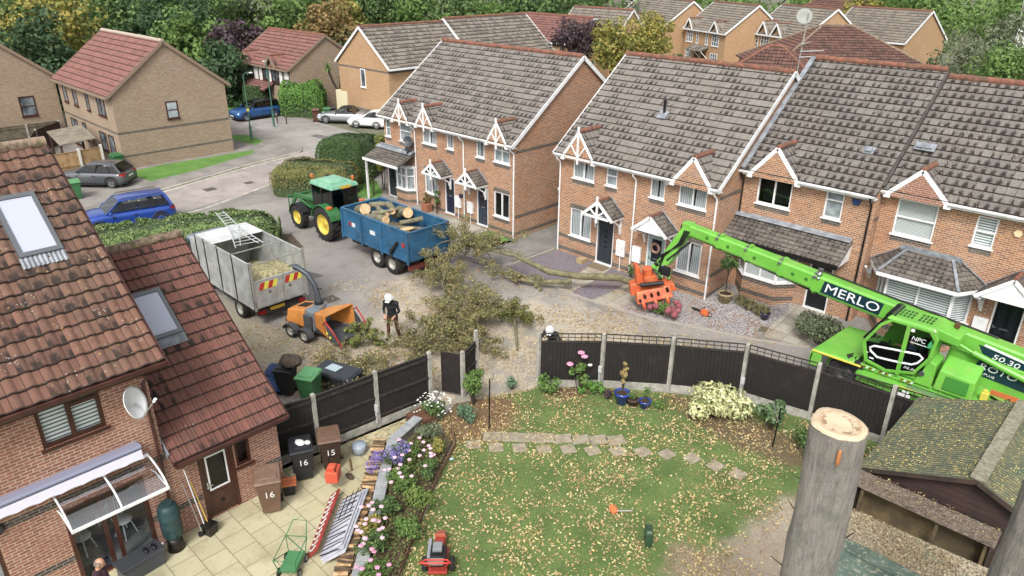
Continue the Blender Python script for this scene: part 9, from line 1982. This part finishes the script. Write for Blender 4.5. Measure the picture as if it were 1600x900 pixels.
def chainsaw(label, x, y, z, rz):
 t = thing('chainsaw', label, 'chainsaw', (x,y,z), rz); m = MB(); m.box(-.18,-.09,.03,.16,.1,.2); m.box(-.12,-.07,.2,.1,.06,.25); m.build('body', P('saw_orange','d06428',.45), t, bevel=.02)
 m = MB(); m.tube([(.1,-.1,.12),(.1,-.1,.3),(.1,.1,.3),(.1,.12,.12)],.013,6); m.tube([(-.18,0,.2),(-.36,0,.18),(-.36,0,.07),(-.18,0,.05)],.016,6); m.build('handle', BLACKP, t)
 m = MB(); m.box(.16,-.006,.06,.58,.006,.15); m.cyl((.58,-.006,.105),(.58,.006,.105),.045,n=12); m.build('guide_bar', DKPL, t); m = MB(); m.box(-.15,-.095,.05,.1,-.09,.12); m.build('side_cover', WHP2, t); return t
chainsaw('orange and white chainsaw on the gravel beside the red hydrangea', -12.75, 24.35, .03, rad(172)); chainsaw('orange chainsaw lying on the rear deck of the telehandler', -2.1, 22.95, 1.17, rad(150))
m = MB(); m.box(-2.85,23.0,1.17,-2.65,23.2,1.45); m.box(-2.82,23.05,1.45,-2.7,23.15,1.52); tag(m.build('yellow_bottle', P('yellow_plastic','c9bb3a',.4), None, bevel=.02), 'yellow fluid bottle on the telehandler deck beside the engine box', 'bottle')
m = MB(); m.box(-2.7,23.6,1.17,-1.9,23.7,1.3); tag(m.build('orange_plank', P('orange_wood','b85c2a',.6)), 'orange plank lying along the telehandler deck', 'plank')
def lamp_post(label, x, y, h, arm):
 t = thing('street_lamp', label, 'lamp post', (x,y,.08)); m = MB(); m.cyl((0,0,0),(0,0,1.1),.09,n=10); m.cyl((0,0,1.1),(0,0,h),.055,.04,n=10); m.build('pole', P('lamp_green','3c6b58',.5), t)
 m = MB(); m.tube([(0,0,h-.05),(arm[0]*.4,arm[1]*.4,h+.15),(arm[0],arm[1],h+.18)],.03,8); m.build('bracket', P('lamp_green','3c6b58'), t); m = MB(); m.sph((arm[0]*1.15,arm[1]*1.15,h+.16),.16,10,6,squash=(1.4,1,.45)); m.build('lantern', P('lantern_grey','a9adab',.4), t); return t
l1 = lamp_post('green lamp post with a yellow tag in front of the grey-brown house', -53.6, 26.4, 4.9, (.5,.3)); m = MB(); m.box(-.07,-.07,2.2,.07,.07,2.4); m.build('tag', cy, l1)
lamp_post('green lamp post in front of the parked mid blue car', -57.0, 30.2, 5.0, (-.5,.1))
m = MB(); m.box(-20.0,25.05,0,-19.65,25.45,.22); tag(m.build('concrete_block', P('tan_block','a08a64',.9), None, bevel=.01), 'tan block beside the charcoal front door', 'block')
m = MB(); m.box(-19.35,25.05,.02,-18.45,25.6,.045); tag(m.build('doormat', P('brown_mat','75664e',.95)), 'brown mat in front of the charcoal door', 'mat')
m = MB(); m.box(-31.1,24.8,0,-30.6,25.2,.45); tag(m.build('terracotta_box', P('terracotta','8f5a3c',.85), None, bevel=.02), 'reddish tub by the window behind the trailer', 'tub')
bush('climbing_rose', 'thin reddish climber below the divided window of the left terrace', -30.9, 25.1, .35, 1.3, G_OR, n=260, leaf=.1, seed=95, cat='plant'); bush('climbing_rose', 'green climber beside the navy door', -30.1, 25.1, .3, 1.6, G_OAK, n=320, leaf=.1, seed=96, cat='plant')
bush('doorstep_plant', 'tall green plant between the meter boxes and the sage door', -17.0, 25.2, .3, .9, G_OAK, n=260, leaf=.1, seed=97, cat='plant'); bush('border_plant', 'small green weed growing by the sawdust path', -14.3, 14.9, .3, .6, leaf_mat('spurge_leaf2',['5a7a5c','6f8f6c','4b6a4a']), n=220, leaf=.09, seed=98, cat='plant')
for i,(x,y) in enumerate(((-58.2,31.2),(-57.4,31.6))):
 m = MB(); m.box(x-.04,y-.04,0,x+.04,y+.04,.7); tag(m.build('bollard', P('rusty_post','4f362a',.9)), 'short rusty post before the far hedge, '+('left one' if i == 0 else 'right one'), 'post')
m = MB(); m.box(-55.9,36.85,0,-57.6,38.6,2.3); m.build('cream_gate', P('cream_boards','cfc8a4',.7), None); o = bpy.data.objects['cream_gate']; tag(o, 'cream-painted close-boarded screen between the bright hedge and the buff gable', 'screen')
# ================================================================ people
SKIN = P('skin', 'b58468', .6); WHELM = P('white_helmet', 'd8dbdc', .3); BLKJ = P('black_jacket', '17181b', .85, c2='202226', scale=9); MAROON = P('maroon_top', '3f2530', .9); TROU = P('brown_orange_trousers', '4c3026', .9, c2='7a4426', scale=7, spread=(.5,.65)); BOOT = P('work_boots', '2a2018', .8); BLKT = P('dark_trousers','1f2023',.9); GREYH = P('short_grey_hair','6b625a',.9)
def person(label, loc, rz, J, zones, vox=.013):
 """J: joint positions (local, facing +x). One remeshed body; zones(p) gives a material index"""
 m = MB(); V_ = lambda k: Vector(J[k])
 def limb(a, b, r0, r1, mid=None):
  p, q = Vector(a), Vector(b); c = p.lerp(q, .35); rm = mid or (r0*.6+r1*.4)
  m.tube([p, c, q], [r0, rm, r1], 12); m.sph(p, r0, 12, 8); m.sph(q, r1, 12, 8)
 pel, ch_, nk, hd = V_('pelvis'), V_('chest'), V_('neck'), V_('head'); sl_, sr = V_('shL'), V_('shR')
 m.tube([pel+Vector((0,0,-.08)), pel, pel.lerp(ch_,.5), ch_, ch_.lerp(nk,.6), nk], [.12,.155,.14,.165,.13,.065], 14)
 m.sph(pel, .15, 14, 10, squash=(.8,1.1,.9)); m.sph(ch_, .16, 14, 10, squash=(.8,1.2,1.0))
 limb(sl_, sr, .085, .085, .09); limb(nk, hd, .06, .058)
 fw_ = Vector(J.get('face', (1,0,0))).normalized(); upv = (hd-nk).normalized(); sd = upv.cross(fw_).normalized(); fw_ = sd.cross(upv).normalized()
 R_ = Matrix((fw_, sd, upv)).transposed(); C_ = hd+upv*.09
 def hp(x, y, z): return C_+R_ @ Vector((x,y,z))
 b0 = len(m.v); m.sph((0,0,0), .1, 18, 14, squash=(.98,.78,1.2)); m.v[b0:] = [C_+R_ @ v for v in m.v[b0:]]
 b0 = len(m.v); m.sph((.03,0,-.06), .062, 12, 8, squash=(1,.85,.9)); m.v[b0:] = [C_+R_ @ v for v in m.v[b0:]]      # jaw
 m.tube([hp(.09,0,.02), hp(.118,0,-.02), hp(.1,0,-.03)], [.009,.016,.012], 6)                                    # nose
 m.tube([hp(.088,-.022,-.055), hp(.098,0,-.055), hp(.088,.022,-.055)], .008, 5)                                  # lips
 for s in (-1,1): m.tube([hp(.0,s*.078,.025), hp(-.01,s*.092,.0), hp(.0,s*.08,-.03)], .013, 6)                   # ears
 for s in ('L','R'):
  limb(J['sh'+s], J['el'+s], .06, .046); limb(J['el'+s], J['wr'+s], .045, .03); w = V_('wr'+s); d = (w-V_('el'+s)).normalized()
  u = d.cross(Vector((0,0,1))); u = u.normalized() if u.length > .2 else Vector((1,0,0)); n = d.cross(u).normalized()
  m.tube([w, w+d*.05, w+d*.085], [.028,.036,.03], 8)
  for k, (o_, L) in enumerate(((-.03,.065),(-.01,.075),(.01,.07),(.03,.055))):
   p = w+d*.08+u*o_; m.tube([p, p+d*L*.5+n*.006, p+d*L*.85+n*.03], [.011,.0105,.009], 6)
  m.tube([w+d*.03+u*.03, w+d*.06+u*.058, w+d*.085+u*.062+n*.015], [.013,.012,.01], 6)
  limb(J['hip'+s], J['kn'+s], .09, .062); limb(J['kn'+s], J['an'+s], .06, .042, .062); a = V_('an'+s); t_ = Vector(J.get('toe'+s, (1,0,0))).normalized()
  m.tube([a+Vector((0,0,-.02))-t_*.05, a+Vector((0,0,-.05))+t_*.08, a+Vector((0,0,-.06))+t_*.17], [.05,.045,.035], 10)
 o = m.build('person', SKIN, None); md = o.modifiers.new('r','REMESH'); md.mode = 'VOXEL'; md.voxel_size = vox; md.use_smooth_shade = True
 sm = o.modifiers.new('s','SMOOTH'); sm.factor = .5; sm.iterations = 2
 me = bpy.data.meshes.new_from_object(o.evaluated_get(bpy.context.evaluated_depsgraph_get())); o.modifiers.clear(); o.data = me
 mats, fn = zones; me.materials.clear()
 for x in mats: me.materials.append(x)
 me.polygons.foreach_set('material_index', [fn(p.center) for p in me.polygons]); me.polygons.foreach_set('use_smooth', [True]*len(me.polygons))
 o.location = loc; o.rotation_euler = (0,0,rz); tag(o, label, 'person'); return o, hp, R_, C_
def helmet(o, C_, R_, visor=True):
 m = MB(); b0 = 0; m.lathe([(.0,.165),(.06,.155),(.105,.115),(.125,.06),(.128,.02),(.14,.012),(.138,.0),(.12,.01)], (0,0,0), 20); m.box(.1,-.07,.0,.19,.07,.014)
 m.v = [C_+R_ @ (v+Vector((0,0,.02))) for v in m.v]; m.build('helmet', WHELM, o)
 m = MB()
 for s in (-1,1): m.sph((0,s*.115,.0), .045, 10, 8, squash=(1,.6,1.2))
 m.v = [C_+R_ @ v for v in m.v]; m.build('ear_defenders', WHELM, o)
 if visor: m = MB(); m.box(.125,-.09,-.1,.135,.09,.04); m.v = [C_+R_ @ v for v in m.v]; m.build('visor', P('mesh_visor','2a2c2e',.5), o)
def eyes(o, hp):
 for s in (-1,1): m = MB(); m.sph(hp(.088,s*.032,.015), .013, 8, 6); m.build('eye', P('eye_dark','1a1512',.2), o)
J1 = dict(pelvis=(0,0,.98), chest=(.05,0,1.3), neck=(.09,0,1.5), head=(.13,0,1.56), face=(1,0,-.55), shL=(.07,.19,1.43), shR=(.07,-.19,1.43), elL=(.06,.27,1.14), elR=(.05,-.27,1.14), wrL=(.24,.16,1.0), wrR=(.24,-.15,1.02), hipL=(0,.1,.95), hipR=(0,-.1,.95), knL=(.05,.16,.52), knR=(.03,-.15,.52), anL=(-.04,.2,.1), anR=(.0,-.17,.1), toeL=(1,.3,0), toeR=(1,-.3,0))
z1 = ([SKIN,BLKJ,TROU,BOOT], lambda c: 3 if c.z < .16 else (2 if c.z < .97 and abs(c.y) < .3 and c.x < .14 else (0 if (c.z > 1.53 or (c.x > .22 and c.z < 1.08)) else 1)))
o, hp, R_, C_ = person('worker in a black jacket, brown-orange trousers and white helmet standing right of the chipper', (-19.9,14.3,.0), rad(-60), J1, z1); o.scale = (1.14,1.14,1.1); helmet(o, C_, R_); eyes(o, hp)
J2 = dict(pelvis=(-.22,0,.9), chest=(.02,0,1.2), neck=(.14,0,1.36), head=(.2,0,1.43), face=(1,0,-.35), shL=(.08,.19,1.3), shR=(.08,-.19,1.3), elL=(.12,.36,1.06), elR=(.12,-.36,1.06), wrL=(.36,.2,.95), wrR=(.36,-.2,.95), hipL=(-.22,.1,.87), hipR=(-.22,-.1,.87), knL=(.1,.18,.52), knR=(.08,-.18,.52), anL=(-.12,.2,.1), anR=(-.15,-.2,.1))
z2 = ([SKIN,BLKJ,BLKT,BOOT], lambda c: 3 if c.z < .16 else (2 if c.z < .88 and c.x < .25 else (0 if (c.x > .14 and c.z > 1.4) or (c.x > .34 and c.z < 1.0) else 1)))
o, hp, R_, C_ = person('worker in black with a white helmet stooping just behind the first trellis panel', (-14.45,16.95,.0), rad(-62), J2, z2); o.scale = (1.05,)*3; helmet(o, C_, R_, False); eyes(o, hp)
J3 = dict(pelvis=(0,0,.95), chest=(.02,0,1.27), neck=(.03,0,1.48), head=(.05,0,1.54), face=(1,0,-.1), shL=(.02,.19,1.41), shR=(.02,-.19,1.41), elL=(-.02,.27,1.12), elR=(-.02,-.27,1.12), wrL=(.12,.24,.88), wrR=(.12,-.24,.88), hipL=(0,.1,.92), hipR=(0,-.1,.92), knL=(.03,.12,.5), knR=(.03,-.12,.5), anL=(0,.13,.1), anR=(0,-.13,.1))
z3 = ([SKIN,MAROON,BLKT,BOOT], lambda c: 3 if c.z < .13 else (2 if c.z < .95 and abs(c.y) < .22 else (0 if c.z > 1.5 or (c.z < .93 and abs(c.y) >= .2) else 1)))
o, hp, R_, C_ = person('balding man in a dark maroon top outside the patio doors at the bottom edge', (-13.95,2.25,.012), rad(55), J3, z3); eyes(o, hp)
m = MB(); m.lathe([(.101,-.04),(.102,.02),(.094,.055),(.088,.06),(.085,.05),(.09,.0),(.09,-.04)], (0,0,0), 20); m.v = [C_+R_ @ (Vector((v.x*.95-.012, v.y*.82, v.z))) for v in m.v if True]; m.build('hair', GREYH, o)
J4 = dict(pelvis=(0,0,.55), chest=(.02,0,.85), neck=(.03,0,1.03), head=(.05,0,1.09), face=(1,0,-.1), shL=(.04,.17,.97), shR=(.04,-.17,.97), elL=(.2,.24,.76), elR=(.2,-.24,.76), wrL=(.42,.17,.8), wrR=(.42,-.17,.8), hipL=(.02,.1,.52), hipR=(.02,-.1,.52), knL=(.42,.12,.52), knR=(.42,-.12,.52), anL=(.5,.12,.16), anR=(.5,-.12,.16))
z4 = ([SKIN,P('blue_work_top','2f3a48',.9),BLKT,BOOT], lambda c: 3 if c.z < .2 else (2 if c.z < .6 and c.x > -.1 and c.z < .62 else (0 if c.z > 1.06 or c.x > .16 and c.z > .6 else 1)))
o, hp, R_, C_ = person('operator with bare forearms seated in the lime green cab', (-4.95,23.2,1.12), rad(185), J4, z4); eyes(o, hp)
m = MB(); m.lathe([(0,.125),(.07,.11),(.102,.06),(.108,.0),(.1,-.03),(.09,0)], (0,0,0), 18); m.v = [C_+R_ @ (Vector((v.x-.01, v.y*.8, v.z+.01))) for v in m.v]; m.build('hair', P('dark_hair','2a211b',.9), o)
